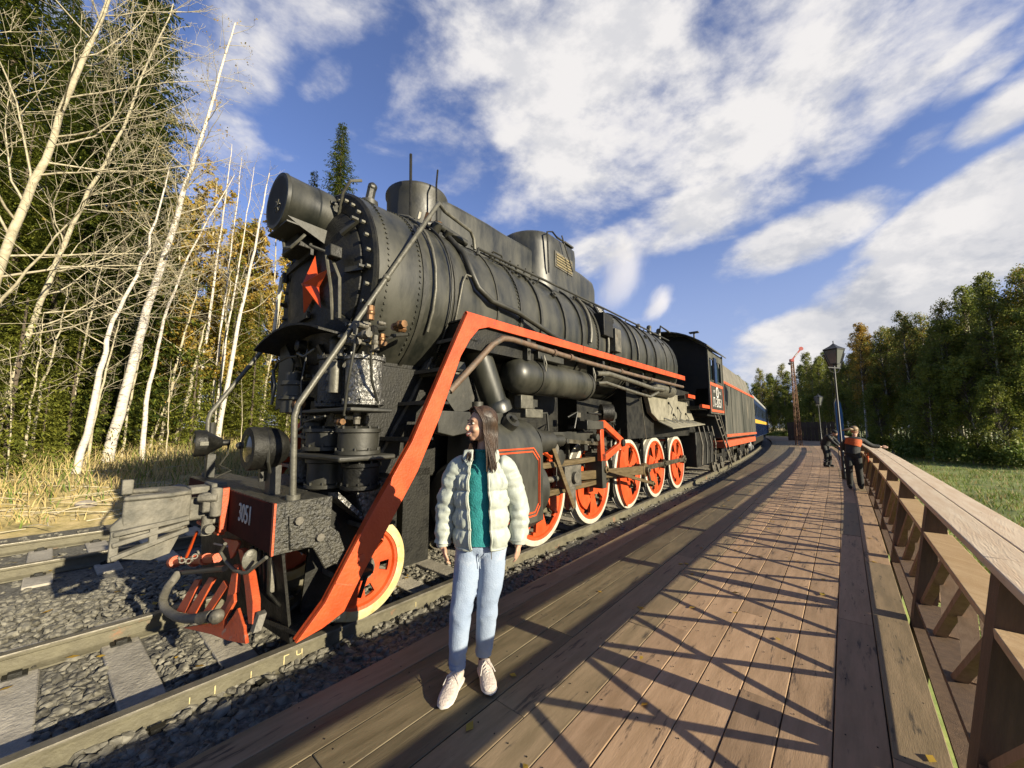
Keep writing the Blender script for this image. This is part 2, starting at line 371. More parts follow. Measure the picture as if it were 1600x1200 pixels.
def ground_mix():
    b = _n['Principled BSDF']; old = b.inputs['Base Color'].links[0].from_socket
    t = _n.new('ShaderNodeTexCoord'); d = _n.new('ShaderNodeVectorMath'); d.operation = 'DOT_PRODUCT'; _l.new(t.outputs['Object'], d.inputs[0]); d.inputs[1].default_value = N0
    nz_ = _n.new('ShaderNodeTexNoise'); nz_.inputs['Scale'].default_value = 2.2; nz_.inputs['Detail'].default_value = 8; nz_.inputs['Roughness'].default_value = .7; _l.new(t.outputs['Object'], nz_.inputs['Vector'])
    cr = _n.new('ShaderNodeValToRGB'); e = cr.color_ramp.elements; e[0].position = .33; e[0].color = (.08, .065, .022, 1); e[1].position = .66; e[1].color = (.40, .31, .16, 1)
    k = e.new(.5); k.color = (.25, .20, .08, 1); _l.new(nz_.outputs[0], cr.inputs[0])
    q = _n.new('ShaderNodeMapRange'); _l.new(d.outputs['Value'], q.inputs[0]); q.inputs[1].default_value = -4; q.inputs[2].default_value = -2
    mx_ = _n.new('ShaderNodeMix'); mx_.data_type = 'RGBA'; _l.new(q.outputs[0], mx_.inputs[0]); _l.new(cr.outputs[0], mx_.inputs[6]); _l.new(old, mx_.inputs[7]); _l.new(mx_.outputs[2], b.inputs['Base Color'])
ground_mix()
tag(g.build('ground', m_ground, ang=180), kind='structure')

# ballast bed under both tracks
g = MB(); ss = [x * .5 - 6 for x in range(112)] + [50 + x * 4 for x in range(12)]; us = [-11.9, -11.4, -10.6, -7.2, -6.6, -6.0, -5.6, -5.2, -4.6, -3.6, -3.40, -3.1, -2.7, -2.3, -1.9]
hz_ = [-.30, -.20, -.186, -.186, -.20, -.22, -.20, -.182, -.186, -.186, -.145, -.135, -.145, -.20, -.30]
g.v = [tuple(ST(s, track_t(s) + 3.5 + u, z + .015 * nz3(s, u, 2.0))) for s in ss for u, z in zip(us, hz_)]
k = len(us); g.f = [(i * k + j, i * k + j + 1, (i + 1) * k + j + 1, (i + 1) * k + j) for i in range(len(ss) - 1) for j in range(k - 1)]; g.m = [0] * len(g.f)
tag(g.build('ballast_bed', m_ballast, ang=180), kind='structure')

# loose stones
def stone_field(name, mt, count, srange, urange, rr, z0, seed, dens=None):
    rnd = random.Random(seed); v = []; f = []
    t_ = (1 + 5 ** .5) / 2
    ico = [Vector(p).normalized() for p in [(-1, t_, 0), (1, t_, 0), (-1, -t_, 0), (1, -t_, 0), (0, -1, t_), (0, 1, t_), (0, -1, -t_), (0, 1, -t_), (t_, 0, -1), (t_, 0, 1), (-t_, 0, -1), (-t_, 0, 1)]]
    fc = [(0, 11, 5), (0, 5, 1), (0, 1, 7), (0, 7, 10), (0, 10, 11), (1, 5, 9), (5, 11, 4), (11, 10, 2), (10, 7, 6), (7, 1, 8), (3, 9, 4), (3, 4, 2), (3, 2, 6), (3, 6, 8), (3, 8, 9), (4, 9, 5), (2, 4, 11), (6, 2, 10), (8, 6, 7), (9, 8, 1)]
    for _ in range(count):
        s = srange[0] + (srange[1] - srange[0]) * rnd.random() ** 1.35; u = rnd.uniform(*urange)
        if abs(((s + 3.7) / .6 + .5) % 1 - .5) * .6 < .13 and (-5.5 < u < -3.6 or -10.2 < u < -7.7) and rnd.random() < .93: continue
        r = rnd.uniform(*rr) * rnd.choice((1, 1, .7, 1.25)); a = rnd.uniform(0, 6.28); sx_, sy_, sz_ = rnd.uniform(.7, 1.4), rnd.uniform(.6, 1.1), rnd.uniform(.45, .8)
        c = ST(s, track_t(s) + 3.5 + u, z0(u) + r * .25); ca, sa = math.cos(a), math.sin(a); tl = rnd.uniform(-.5, .5); o = len(v)
        for p in ico:
            w = rnd.uniform(.78, 1.15) * r; x, y, z = p.x * sx_ * w, p.y * sy_ * w, p.z * sz_ * w; z += x * tl
            v.append((c.x + x * ca - y * sa, c.y + x * sa + y * ca, c.z + z))
        f += [(a_ + o, b_ + o, c_ + o) for a_, b_, c_ in fc]
    m_ = MB(); m_.v = v; m_.f = f; m_.m = [0] * len(f)
    return tag(m_.build(name, mt, smooth=False), kind='stuff', label=None)
m_stone = mat('dark grey crushed stone', (.065, .06, .045), (.30, .28, .22), 16, .75, 0, .3, 40, detail=1, c3=(.36, .30, .20), s3=8, t3=.64, lo=.3, hi=.7)
zb = lambda u: -.19 if -3.6 > u > -5.4 else (-.20 if u <= -5.4 else -.148 if u < -2.75 else -.15 - (u + 2.75) * .12)
o = stone_field('gravel', m_stone, 11500, (-1.5, 5), (-7.4, -2.5), (.022, .042), zb, 3); tag(o, 'dark crushed stone ballast lying between and beside the rails', 'gravel')
o = stone_field('gravel', m_stone, 6500, (-1.5, 24), (-11.2, -2.3), (.03, .05), zb, 4); tag(o, 'coarser crushed stone spread along the two tracks farther back', 'gravel')

# ---------------- tracks ----------------
def rail(parent, u, s0, s1, name='rail'):
    prof = [(-.036, 0), (.036, 0), (.038, -.012), (.034, -.036), (.010, -.048), (.008, -.135), (.030, -.152), (.066, -.162), (.066, -.176), (-.066, -.176), (-.066, -.162), (-.030, -.152), (-.008, -.135), (-.010, -.048), (-.034, -.036), (-.038, -.012)]
    n = int((s1 - s0) / 1.5); g = MB(); rings = []
    for i in range(n + 1):
        s = s0 + (s1 - s0) * i / n; rings.append([ST(s, track_t(s) + 3.5 + u + a, b) for a, b in prof])
    g.loft(rings); k = len(prof)
    g.m = [1 if (i % k in (0, 15, 1)) else 0 for i in range(n * k)] + [0, 0]
    return g.build(name, [m_railside, m_railtop], parent, ang=25, fix=True)
def build_track(label, ur, gauge, s0, s1, group, sleepers, mt):
    tr = thing('railway_track', label, 'railway track', (0, 0, 0), 0, group)
    rail(tr, ur, s0, s1); rail(tr, ur - gauge, s0, s1)
    g = MB().box((0, 0, 0), (2.7, .25, .12)); me = g.build('sleeper', mt, tr, bevel=.012)
    pl = MB(); 
    for q in (-gauge / 2, gauge / 2):
        pl.box((q, 0, .066), (.26, .13, .012))
        for e in (-1, 1): pl.box((q + e * .10, 0, .085), (.05, .07, .03))
    base = pl.build('fastening', m_dark, me); base['kind'] = 'stuff'
    first = True; s = s0 + .3; i = 0
    while s < sleepers:
        c = ST(s, track_t(s) + 3.5 + ur - gauge / 2, -.212); rz = -PH + .022 + .0021 * s
        if first: me.location = c; me.rotation_euler = (0, 0, rz); first = False
        else:
            d = copy_obj(me, tr, c + Vector((0, 0, random.uniform(-.012, .008))), (0, 0, rz + random.uniform(-.02, .02)))
            if s < 8: copy_obj(base, d)
        s += .60
    return tr
near = build_track('near railway track carrying the steam locomotive on pale sleepers', -3.5, 1.59, -4, 95, 'parallel railway tracks', 42, m_sleeper)
far = build_track('empty far siding track beside the dry grass bank', -8.15, 1.62, -4, 95, 'parallel railway tracks', 30, m_sleeper)
# ---------------- platform deck ----------------
deck = thing('platform_deck', '', 'x'); del deck['label']; del deck['category']; deck['kind'] = 'structure'
NC = 13
def deck_pt(s, q): return deck_l(s) + (deck_r(s) - deck_l(s)) * q
def plank(mb, s0, s1, c, z=.10):
    a, b = (c + .012) / NC, (c + .988) / NC
    p = [ST(s0 + .001, deck_pt(s0, a)), ST(s0 + .001, deck_pt(s0, b)), ST(s1 - .001, deck_pt(s1, b)), ST(s1 - .001, deck_pt(s1, a))]
    mb.prism([q + Vector((0, 0, z - .04)) for q in p], (0, 0, .04))
rnd = random.Random(5)
SEG = 3.4; far_mb = MB()
for c in range(NC):
    s = -3.6 - (c % 3) * 1.1
    while s < 84:
        L = SEG * rnd.uniform(.85, 1.15)
        dz = rnd.uniform(-.004, .003)
        if s < 56:
            o_ = (ST(s + L / 2, deck_pt(s + L / 2, (c + .5) / NC)))
            g = MB(); plank(g, s, s + L, c, .10 + dz)
            g.v = [tuple(Matrix.Rotation(PH, 3, 'Z') @ (Vector(v) - o_)) for v in g.v]
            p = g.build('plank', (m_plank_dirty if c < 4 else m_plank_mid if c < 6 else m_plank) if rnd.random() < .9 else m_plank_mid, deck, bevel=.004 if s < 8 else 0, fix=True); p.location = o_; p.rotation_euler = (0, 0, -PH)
        else: plank(far_mb, s, s + L, c, .10 + dz)
        s += L
tag(far_mb.build('plank', m_plank, deck, fix=True), kind='stuff')
g = MB()
for i in range(40):
    s = -4 + i * 2.2
    for q in (.015, .5, .985):
        g.beam(ST(s, deck_pt(s, q), -.02), ST(s + 2.2, deck_pt(s + 2.2, q), -.045), .10, .15)
    g.beam(ST(s, deck_l(s) + .03, -.03), ST(s, deck_r(s) - .03, -.03), .1, .1)
g.build('support_beam', m_post_wood, deck)
g = MB()
for i in range(40):
    s = -4 + i * 2.2; e = s + 2.2
    g.prism([ST(s, deck_l(s) + .06, .035), ST(s, deck_r(s) - .04, .035), ST(e, deck_r(e) - .04, .035), ST(e, deck_l(e) + .06, .035)], (0, 0, .012))
g.build('subfloor', m_dark, deck, fix=True)  # dark sheet added under the boards so bright ground doesn't show through the seams

g = MB()
for k in range(17):
    s = -.2 + k * .62
    for c_ in range(NC):
        for q in (.22, .78):
            p = ST(s, deck_pt(s, (c_ + q) / NC), .1005); g.cyl(p, p + Vector((0, 0, .0022)), .0045, 6)
tag(g.build('screw_head', m_dark, deck), kind='stuff')
# ---------------- fence ----------------
def fence_t(s): return .645 - (0 if s < 9 else .0012 * (s - 9) ** 2)
fence = thing('wooden_fence', 'long brown timber fence with a wide pale handrail and crossed braces along the platform', 'fence')
PS = 2.1; S0 = .75 - 3 * PS
def FP(s, dt, z): return ST(s, fence_t(s) + dt, z)
NB = 22
LEAN = .17
def FL(s, dt, z): return FP(s, dt - .285 + LEAN * (z - .1), z)      # the fence leans out a little
post_me = MB().box((0, 0, 0), (.13, .15, 2.2)).mesh('post', m_post_wood)
for i in range(NB + 1):
    s = S0 + i * PS
    o = bpy.data.objects.new('post', post_me); COL.objects.link(o); o.parent = fence; o.location = FL(s, 0, -.01)
    o.rotation_euler = (Matrix.Rotation(-PH, 3, 'Z') @ Matrix.Rotation(math.atan(LEAN), 3, 'Y')).to_euler()
    if i == NB: break
    e = s + PS
    for z, w, th, m_ in ((.845, .165, .045, m_mid_wood), (.255, .15, .04, m_post_wood), (1.10, .12, .022, m_post_wood)):
        g = MB(); g.beam(FL(s + .08, .015, z), FL(e - .08, .015, z), w, th); g.build('middle_rail' if z == .845 else 'lower_rail' if z < .5 else 'top_beam', m_, fence, bevel=.004)
    g = MB(); g.beam(FL(s + .08, -.02, .80), FL(e - .08, -.02, .80), .035, .05); g.build('rail_batten', m_post_wood, fence)
    g = MB(); g.beam(FP(s + .002, -.30, .045), FP(e - .002, -.30, .045), .10, .035); g.build('edge_board', m_post_wood, fence)
    cells = 3; w = (PS - .15) / cells
    for k in range(cells):
        a = s + .075 + k * w; b = a + w
        for (p, q, dt) in (((a, .27), (b, .82), .055), ((b, .27), (a, .82), -.005)):
            g = MB(); g.beam(FL(p[0], dt, p[1]), FL(q[0], dt, q[1]), .085 if dt > 0 else .06, .035); g.build('brace', m_picket, fence)
for i in range(0, NB, 2):
    a = S0 + i * PS; b = min(a + 2 * PS, S0 + NB * PS)
    for dt in (-.14, .022):
        g = MB(); w0, w1 = (dt - .075, dt + .075) if dt < 0 else (dt - .08, dt + .072)
        c = FP((a + b) / 2, dt, 1.13)
        pts = []
        for (s, w_) in ((a + .002, -.145 if dt < 0 else .0), ): pass
        lo, hi = (-.215, -.055) if dt < 0 else (-.050, .105)
        p = [FP(a + .003, lo, 0), FP(a + .003, hi, 0), FP(b - .003, hi, 0), FP(b - .003, lo, 0)]
        g.prism([q + Vector((0, 0, 1.112)) for q in p], (0, 0, .042))
        g.v = [tuple(Matrix.Rotation(PH, 3, 'Z') @ (Vector(v) - c)) for v in g.v]
        h = g.build('handrail_board', m_rail_wood, fence, bevel=.005, fix=True); h.location = c; h.rotation_euler = (0, 0, -PH)

# ---------------- grass ----------------
def grass(name, mts, n, pos, h0, h1, seed, label, wid=.012, lean=.5):
    rnd = random.Random(seed); g = MB()
    for _ in range(n):
        p, sc = pos(rnd)
        g.cur = rnd.randrange(len(mts))
        h = rnd.uniform(h0, h1) * sc; a = rnd.uniform(0, 6.28); w = Vector((math.cos(a), math.sin(a), 0)) * wid
        ln = Vector((rnd.gauss(0, lean), rnd.gauss(0, lean), 0)) * h
        m_ = p + ln * .35 + Vector((0, 0, h * .6)); t_ = p + ln + Vector((0, 0, h))
        g.add([p - w, p + w, m_ + w * .7, m_ - w * .7, t_], [(0, 1, 2, 3), (3, 2, 4)])
    return tag(g.build(name, mts, ang=180), label, 'grass', kind='stuff')
m_dry = mat('dry yellow grass', (.75, .58, .20), (.92, .74, .34), 3, .7, trans=.3)
m_dry2 = mat('tan grass', (.52, .38, .15), (.70, .54, .25), 3, .7, trans=.3)
m_grs = mat('green grass blades', (.17, .28, .035), (.34, .44, .07), 2, .7, trans=.3)
def pos_left(rnd):
    while True:
        s = rnd.uniform(-6, 34); u = -11.9 - abs(rnd.gauss(0, 3.2)); 
        if u > -24:
            c = .5 + .8 * nz3(s, u, .6, 9)
            if rnd.random() < c + (.35 if s > 3 else -.12): break
    t = track_t(s) + 3.5 + u
    return ST(s, t, ground_h(s, t) - .01), .5 + .7 * sm(-12, -15, u)
grass('dry_grass', [m_dry, m_dry2, m_dry, m_grs], 42000, pos_left, .18, .62, 11, 'dry yellow grass and weeds covering the bank at the foot of the trees', .011, .45)
def pos_right(rnd):
    while True:
        s = rnd.uniform(1, 60) if rnd.random() < .7 else rnd.uniform(1, 16); t = (1.0 if s < 16 else 1.2) + abs(rnd.gauss(0, 8))
        if t < 32 and rnd.random() < .45 + .9 * nz3(s, t, .35, 2): break
    return ST(s, t, ground_h(s, t) - .01), 1
grass('green_grass', [m_grs, m_grs, m_grs, m_dry2], 30000, pos_right, .08, .26, 12, 'short green grass growing on the lower ground right of the fence', .014, .5)
# pale rocks and fallen sticks on the left bank
m_rock = mat('pale rock', (.50, .44, .38), (.30, .26, .21), 5, .85, 0, .6, 14)
rocks = [(-1.6, -12.0, .26, 'flat pale rock at the edge of the siding ballast, left of the dry grass'), (2.0, -12.9, .30, 'pale pinkish rock on the bank beside the white birch trunk'),
         (5.2, -13.4, .45, 'largest pinkish white rock in the yellow grass behind the coupler'), (.4, -12.6, .2, 'small tan rock among dead twigs on the bank'), (7.6, -13.8, .35, 'pale rock showing behind the left marker lamp')]
for s, t, r, lb in rocks:
    g = MB().ball((0, 0, 0), (r, r * .7, r * .42), 12, 8); rr_ = random.Random(int(r * 100)); g.v = [tuple(Vector(v) * (1 + .35 * noise.noise(Vector(v) * 4 + Vector((s, 0, 0))))) for v in g.v]
    o = g.build('rock', m_rock, ang=25); o.location = ST(s, t, ground_h(s, t) + r * .12); o.rotation_euler = (0, 0, s * 2); tag(o, lb, 'rock')
rnd = random.Random(31)
g = MB()
for _ in range(420):
    s = rnd.uniform(-5, 14); t = track_t(s) + 3.5 - 11.8 - abs(rnd.gauss(0, 1.6)); a = rnd.uniform(0, 6.28); L = rnd.uniform(.2, 1.3)
    p = ST(s, t, ground_h(s, t) + .02); d = Vector((math.cos(a), math.sin(a), rnd.uniform(-.02, .25)))
    g.tube([p, p + d * L * .5 + Vector((0, 0, rnd.uniform(-.02, .05))), p + d * L], [.012, .009, .004], 4)
tag(g.build('twig_litter', m_bark_g), 'dead fallen twigs strewn over the left bank', 'twigs', kind='stuff')
# leaves fallen on the ballast and boards
g = MB()
for _ in range(260):
    if rnd.random() < .75: s, t, z = rnd.uniform(-1, 7), rnd.uniform(-9, -4.0), -.13
    else: s, t, z = rnd.uniform(1.2, 12), rnd.uniform(-2.3, .2), .104
    a = rnd.uniform(0, 6.28); r = rnd.uniform(.015, .032); p = ST(s, t, z)
    g.add([p + Vector((math.cos(a + k * 1.57) * r * (1.4 if k % 2 else .8), math.sin(a + k * 1.57) * r * (1.4 if k % 2 else .8), rnd.uniform(0, .012))) for k in range(4)], [(0, 1, 2, 3)])
tag(g.build('fallen_leaves', m_leaf_y, smooth=False), 'small yellow leaves fallen on the ballast and boards', 'leaves', kind='stuff')
# ================= steam locomotive =================
loco = thing('steam_locomotive', 'large black steam locomotive with orange red running board and star, standing beside the platform', 'locomotive', OL, -AL)
def P(l, w, z): return Vector((w, l, z))
def part(mb, name, m, parent=None, bevel=0, label=None, ang=38, fix=False):
    return mb.build(name, m, loco if parent is None else parent, bevel, label=label, ang=ang, fix=fix)
def up(l): return .021 * max(l, 0)
def txt(body, size, parent, mt, loc, rot, name='lettering', ext=.003, sx=1.0, align='CENTER'):
    c = bpy.data.curves.new('t', 'FONT'); c.body = body; c.size = size; c.extrude = ext; c.align_x = align; c.align_y = 'CENTER'; c.resolution_u = 3
    to = bpy.data.objects.new('t', c); me = bpy.data.meshes.new_from_object(to); bpy.data.objects.remove(to); me.materials.clear(); me.materials.append(mt)
    o = bpy.data.objects.new(name, me); COL.objects.link(o); o.parent = parent; o.location = loc; o.rotation_euler = rot; o.scale = (sx, 1, 1); return o
m_railmark = mat('yellowish rail marking paint', (.85, .72, .36), (.6, .5, .25), 30, .8)
_rr = Matrix((D0, Vector((0, 0, 1)), N0)).transposed().to_euler()
for s_, ch, sz in ((1.30, 'Г', .09), (1.40, 'Ч', .09), (1.06, 'I', .07), (.84, 'I', .08), (.70, 'I', .06), (2.55, 'I', .07)):
    txt(ch, sz, near, m_railmark, ST(s_, track_t(s_) + .0125, -.092), _rr, 'paint_mark', ext=.001)
ZC, RB = 3.29, 1.07
# ---- boiler, slightly tapering up to the rear ----
def zc(l): return ZC + up(l)
def ring_shell(l0, l1, r0, r1, n=48):
    g = MB(); g.lathe([(0, r0), (0.001, r0), (l1 - l0, r1)], P(l0, 0, zc(l0)), P(l1, 0, zc(l1)) - P(l0, 0, zc(l0)), n); return g
part(ring_shell(.32, 2.55, RB, RB), 'smokebox', m_boiler, ang=60)
boiler = part(ring_shell(2.55, 9.9, RB - .012, RB + .02), 'boiler_barrel', m_boiler, ang=60)
fbx = []
for l in (8.15, 9.95):
    r = []
    for k in range(40):
        a = 2 * math.pi * k / 40; x, z = math.sin(a) * (RB + .03), math.cos(a) * (RB + .03)
        if z < 0: z *= 1.25; x = math.copysign(min(abs(x) * 1.0 + .0, RB + .03), x) if z > -.9 else x * .9
        r.append(P(l, x, zc(l) + z))
    fbx.append(r)
part(MB().loft(fbx), 'firebox_shell', m_boiler, boiler, ang=60, fix=True)
def bpt_(l, a): rr = RB + (.0 if l < 2.55 else .032 * (l - 2.55) / 7.35 - .010); return P(l, math.sin(a) * rr, zc(l) + math.cos(a) * rr)
# bands round the barrel
for l, w in ((.86, .05), (1.30, .035), (2.05, .03), (2.55, .06), (3.05, .05), (3.75, .05), (4.32, .05), (4.95, .07), (5.55, .05), (6.55, .05), (7.5, .05), (8.15, .06), (8.95, .05), (9.6, .05)):
    r = RB + (.008 if l < 2.5 else .012 + .004 * (l - 2.5))
    g = MB(); g.lathe([(-w / 2, r - .01), (-w / 2, r + .008), (w / 2, r + .008), (w / 2, r - .01)], P(l, 0, zc(l)), (0, 1, .021), 48)
    part(g, 'boiler_band', m_black, boiler, ang=30)
# rivets and washout plugs
g = MB()
for j in range(4):
    for k in range(3 if j < 3 else 2):
        a = R(50 - k * 7 + j * .5); l = 2.65 + j * .17 + k * .03
        c = P(l, math.sin(a) * RB, zc(l) + math.cos(a) * RB); d = Vector((math.sin(a), 0, math.cos(a))); g.cyl(c - d * .01, c + d * .028, .022, 8)
for l in (3.62, 5.9, 7.9, 8.6, 9.2):
    a = R(58); c = P(l, math.sin(a) * (RB + .01), zc(l) + math.cos(a) * (RB + .01)); d = Vector((math.sin(a), 0, math.cos(a))); g.cyl(c - d * .02, c + d * .03, .055, 12); g.cyl(c + d * .03, c + d * .05, .025, 6)
for k in range(22):
    a = R(-8 + k * 3.5 + 20); c = P(5.62 - .03, math.sin(a) * (RB + .02), zc(5.6) + math.cos(a) * (RB + .02)); d = Vector((math.sin(a), 0, math.cos(a))); g.cyl(c, c + d * .018, .012, 6)
o = part(g, 'washout_plug', m_black, boiler); o['kind'] = 'stuff'
g = MB()
for l in (.42, .80, 2.50, 2.60, 4.90, 5.0, 8.1, 8.2):
    for k in range(54):
        a = R(-40 + k * 3.3); cc = bpt_(l, a); dd = Vector((math.sin(a), 0, math.cos(a))); g.cyl(cc - dd * .004, cc + dd * .012, .013, 6)
part(g, 'rivet', m_boiler, boiler)['kind'] = 'stuff'
# ---- smokebox front ----
g = MB().lathe([(0, RB - .004), (-.03, RB + .006), (-.05, RB - .02), (-.05, .86), (-.02, .84), (-.02, 0)], P(.32, 0, zc(0)), (0, 1, 0), 56)
front = part(g, 'smokebox_front', m_dark, ang=30, fix=True)
g = MB().lathe([(0, .86), (-.05, .85), (-.11, .70), (-.15, .45), (-.165, .0)], P(.30, 0, zc(0)), (0, 1, 0), 48)
door = part(g, 'smokebox_door', m_dark, ang=30)
part(MB().box2(P(-.50, -1.20, 1.207), P(-.12, 1.20, 1.215)), 'beam_top', m_crust)
bolt_me = MB().cyl((0, 0, 0), (0, -.045, 0), .020, 6).mesh('bolt', m_pipe)
for k in range(36):
    a = 2 * math.pi * k / 36; o = bpy.data.objects.new('bolt', bolt_me); COL.objects.link(o); o.parent = front; o.location = P(.275, math.sin(a) * (RB - .085), zc(0) + math.cos(a) * (RB - .085))
for k in range(10):
    a = 2 * math.pi * (k + .5) / 10; c0 = P(.25, math.sin(a) * .93, zc(0) + math.cos(a) * .93); c1 = P(.17, math.sin(a) * .72, zc(0) + math.cos(a) * .72)
    g = MB().beam(c0, c1, .05, .03, up=(0, -1, 0)).cyl(c0 - P(.0, 0, 0), c0 - P(.07, 0, 0), .022, 6); part(g, 'door_clamp', m_black, door)
for z in (.35, -.35):
    g = MB().beam(P(.17, -.72, zc(0) + z), P(.10, .1, zc(0) + z), .03, .07); g.cyl(P(.22, -.92, zc(0) + z - .06), P(.22, -.92, zc(0) + z + .06), .04, 8); part(g, 'hinge', m_dark, door)
# star
st = MB(); cz = 3.24; Rr, rr_ = .34, .14; SX = .16; c = P(.0, SX, cz); ring = []
for k in range(10):
    a = R(90 + 36 * k); r = Rr if k % 2 == 0 else rr_; ring.append(P(.11, SX + math.cos(a) * r, cz + math.sin(a) * r))
st.add([c] + ring + [P(.13, SX, cz)], [(0, 1 + k, 1 + (k + 1) % 10) for k in range(10)] + [(11, 1 + (k + 1) % 10, 1 + k) for k in range(10)])
part(st, 'star', m_red, ang=5, label='five pointed orange red star on the smokebox door', fix=True)
part(MB().lathe([(0, .07), (-.08, .06), (-.1, .0)], P(.14, -.04, 2.62), (0, 1, 0), 14), 'door_handle', m_dark, door)
# ---- headlight ----
hz = 4.10
g = MB().lathe([(0, .255), (.0, .29), (.03, .30), (.05, .29), (.32, .285), (.335, .295), (.50, .29), (.54, .26), (.54, .0)], P(-.24, 0, hz), (0, 1, 0), 40)
g.lathe([(.0, .255), (.06, .25)], P(-.24, 0, hz), (0, 1, 0), 40)
hl = part(g, 'headlight', m_boiler, ang=30)
part(MB().lathe([(0, .25), (-.02, .18), (-.03, .0)], P(-.20, 0, hz), (0, 1, 0), 32), 'lens', m_glass, hl)
g = MB().lathe([(0, .07), (-.03, .065), (-.03, .0)], P(-.215, .05, hz - .08), (0, 1, 0), 12)
for k in range(3): a = R(60 * k); g.beam(P(-.25, .05 - .07 * math.cos(a), hz - .08 - .07 * math.sin(a)), P(-.25, .05 + .07 * math.cos(a), hz - .08 + .07 * math.sin(a)), .008, .008)
part(g, 'bulb_guard', m_pipe, hl)
g = MB(); g.prism([P(-.22, .24, hz - .24), P(.28, .24, hz - .24), P(.28, .24, hz - .44), P(-.10, .24, hz - .30)], (.012, 0, 0)); g.prism([P(-.22, -.25, hz - .24), P(.28, -.25, hz - .24), P(.28, -.25, hz - .44), P(-.10, -.25, hz - .30)], (.012, 0, 0))
part(g.box2(P(-.22, -.25, hz - .30), P(.28, .25, hz - .285)), 'headlight_bracket', m_black, hl)
part(MB().box2(P(-.05, -.3, 3.66), P(.16, .10, 3.80)).box2(P(-.02, -.4, 3.68), P(.1, -.3, 3.78)).box2(P(.0, .62, 3.38), P(.12, .74, 3.50)), 'junction_box', m_dark, bevel=.01)['kind'] = 'stuff'
for pts in ([P(-.12, -.1, 3.75), P(-.14, 0, 3.62), P(-.12, .12, 3.60), P(-.08, .2, 3.66), P(-.03, .22, 3.74)], [P(.0, .30, 3.62), P(-.04, .40, 3.56), P(.06, .60, 3.46), P(.12, .70, 3.2), P(.14, .70, 2.8)], [P(.26, .3, 4.0), P(.2, .52, 4.2), P(.22, .62, 4.3), P(.35, .6, 4.38)], [P(0, .66, 3.4), P(.08, .62, 3.1), P(.12, .60, 2.8)]):
    part(MB().tube(pts, .016, 6), 'conduit', m_pipe)
# bright conduit on the left side of the front
part(MB().tube([P(.10, -.70, 3.55), P(.08, -.78, 2.75)], .022, 8), 'conduit', m_white)
# ---- chimney and skyline casing ----
g = MB().lathe([(0, .42), (.30, .40), (.66, .41), (.70, .43), (.74, .43), (.76, .42), (.76, .36), (.5, .33)], P(1.52, 0, 4.22), (0, 0, 1), 36)
chim = part(g, 'chimney', m_black, ang=35)
part(MB().tube([P(1.12, .38, 5.25), P(1.13, .40, 4.35)], .018, 6).tube([P(1.45, .52, 5.15), P(1.4, .56, 4.9), P(1.42, .56, 4.4)], .012, 6), 'stay_rod', m_dark, chim)
def casing(name, st_, hw, m=None, n=9, rad=.2):
    """st_ = [(l, top z, half width)], a rounded hood sitting on the boiler"""
    rings = []
    for (l, zt, h) in st_:
        rg = [P(l, h, zc(l) + .70)]
        for k in range(n + 1):
            a = R(90 * k / n); rg.append(P(l, h - rad + rad * math.cos(a), zt - rad + rad * math.sin(a)))
        for k in range(n + 1):
            a = R(90 + 90 * k / n); rg.append(P(l, -h + rad + rad * math.cos(a), zt - rad + rad * math.sin(a)))
        rg.append(P(l, -h, zc(l) + .70)); rings.append(rg)
    return part(MB().loft(rings), name, m or m_boiler, ang=40, fix=True)
casing('casing', [(1.55, 4.93, .38), (1.95, 4.95, .40), (2.6, 4.97, .40), (3.0, 4.96, .40), (3.6, 4.98, .40), (4.2, 5.0, .40)], 0, rad=.10)
# sand dome: rounded front
rings = []
for zz, ex in ((3.95, .03), (4.35, .03), (4.6, 0), (5.10, 0), (5.26, -.01), (5.32, -.06), (5.34, -.14)):
    rg = []
    for k in range(17):
        a = R(-90 + 180 * k / 16); rg.append(P(4.15 - (.56 + ex) * math.cos(a), (.60 + ex) * math.sin(a), zz + .02))
    rg.append(P(4.95 + ex, .60 + ex, zz + .03)); rg.append(P(4.95 + ex, -.60 - ex, zz + .03)); rings.append(rg)
dome = part(MB().loft(rings), 'sand_dome', m_boiler, ang=40, fix=True)
g = MB().box2(P(4.18, .60, 4.720), P(4.82, .615, 5.030)); part(g, 'maker_plate', m_iron, dome)
for k in range(5): part(MB().box2(P(4.22, .615, 4.75 + k * .052), P(4.78, .628, 4.775 + k * .052)), 'raised_bar', m_brass if k == 9 else m_ochre, dome)
g = MB().box2(P(4.62, -.3, 5.360), P(4.94, .58, 5.390)).tube([P(4.35, .55, 5.370), P(4.95, .55, 5.390)], .02, 6)
part(g, 'dome_hatch', m_black, dome)
part(MB().tube([P(3.95, .62, 4.520), P(3.90, .63, 5.270), P(4.12, .6, 5.370), P(4.35, .55, 5.370)], .016, 6).tube([P(4.35, .66, 5.370), P(4.65, .72, 4.720)], .014, 6), 'hand_iron', m_dark, dome)
casing('casing', [(4.97, 5.10, .48), (5.5, 5.10, .48), (6.0, 5.08, .46), (6.1, 5.0, .44)], 0)
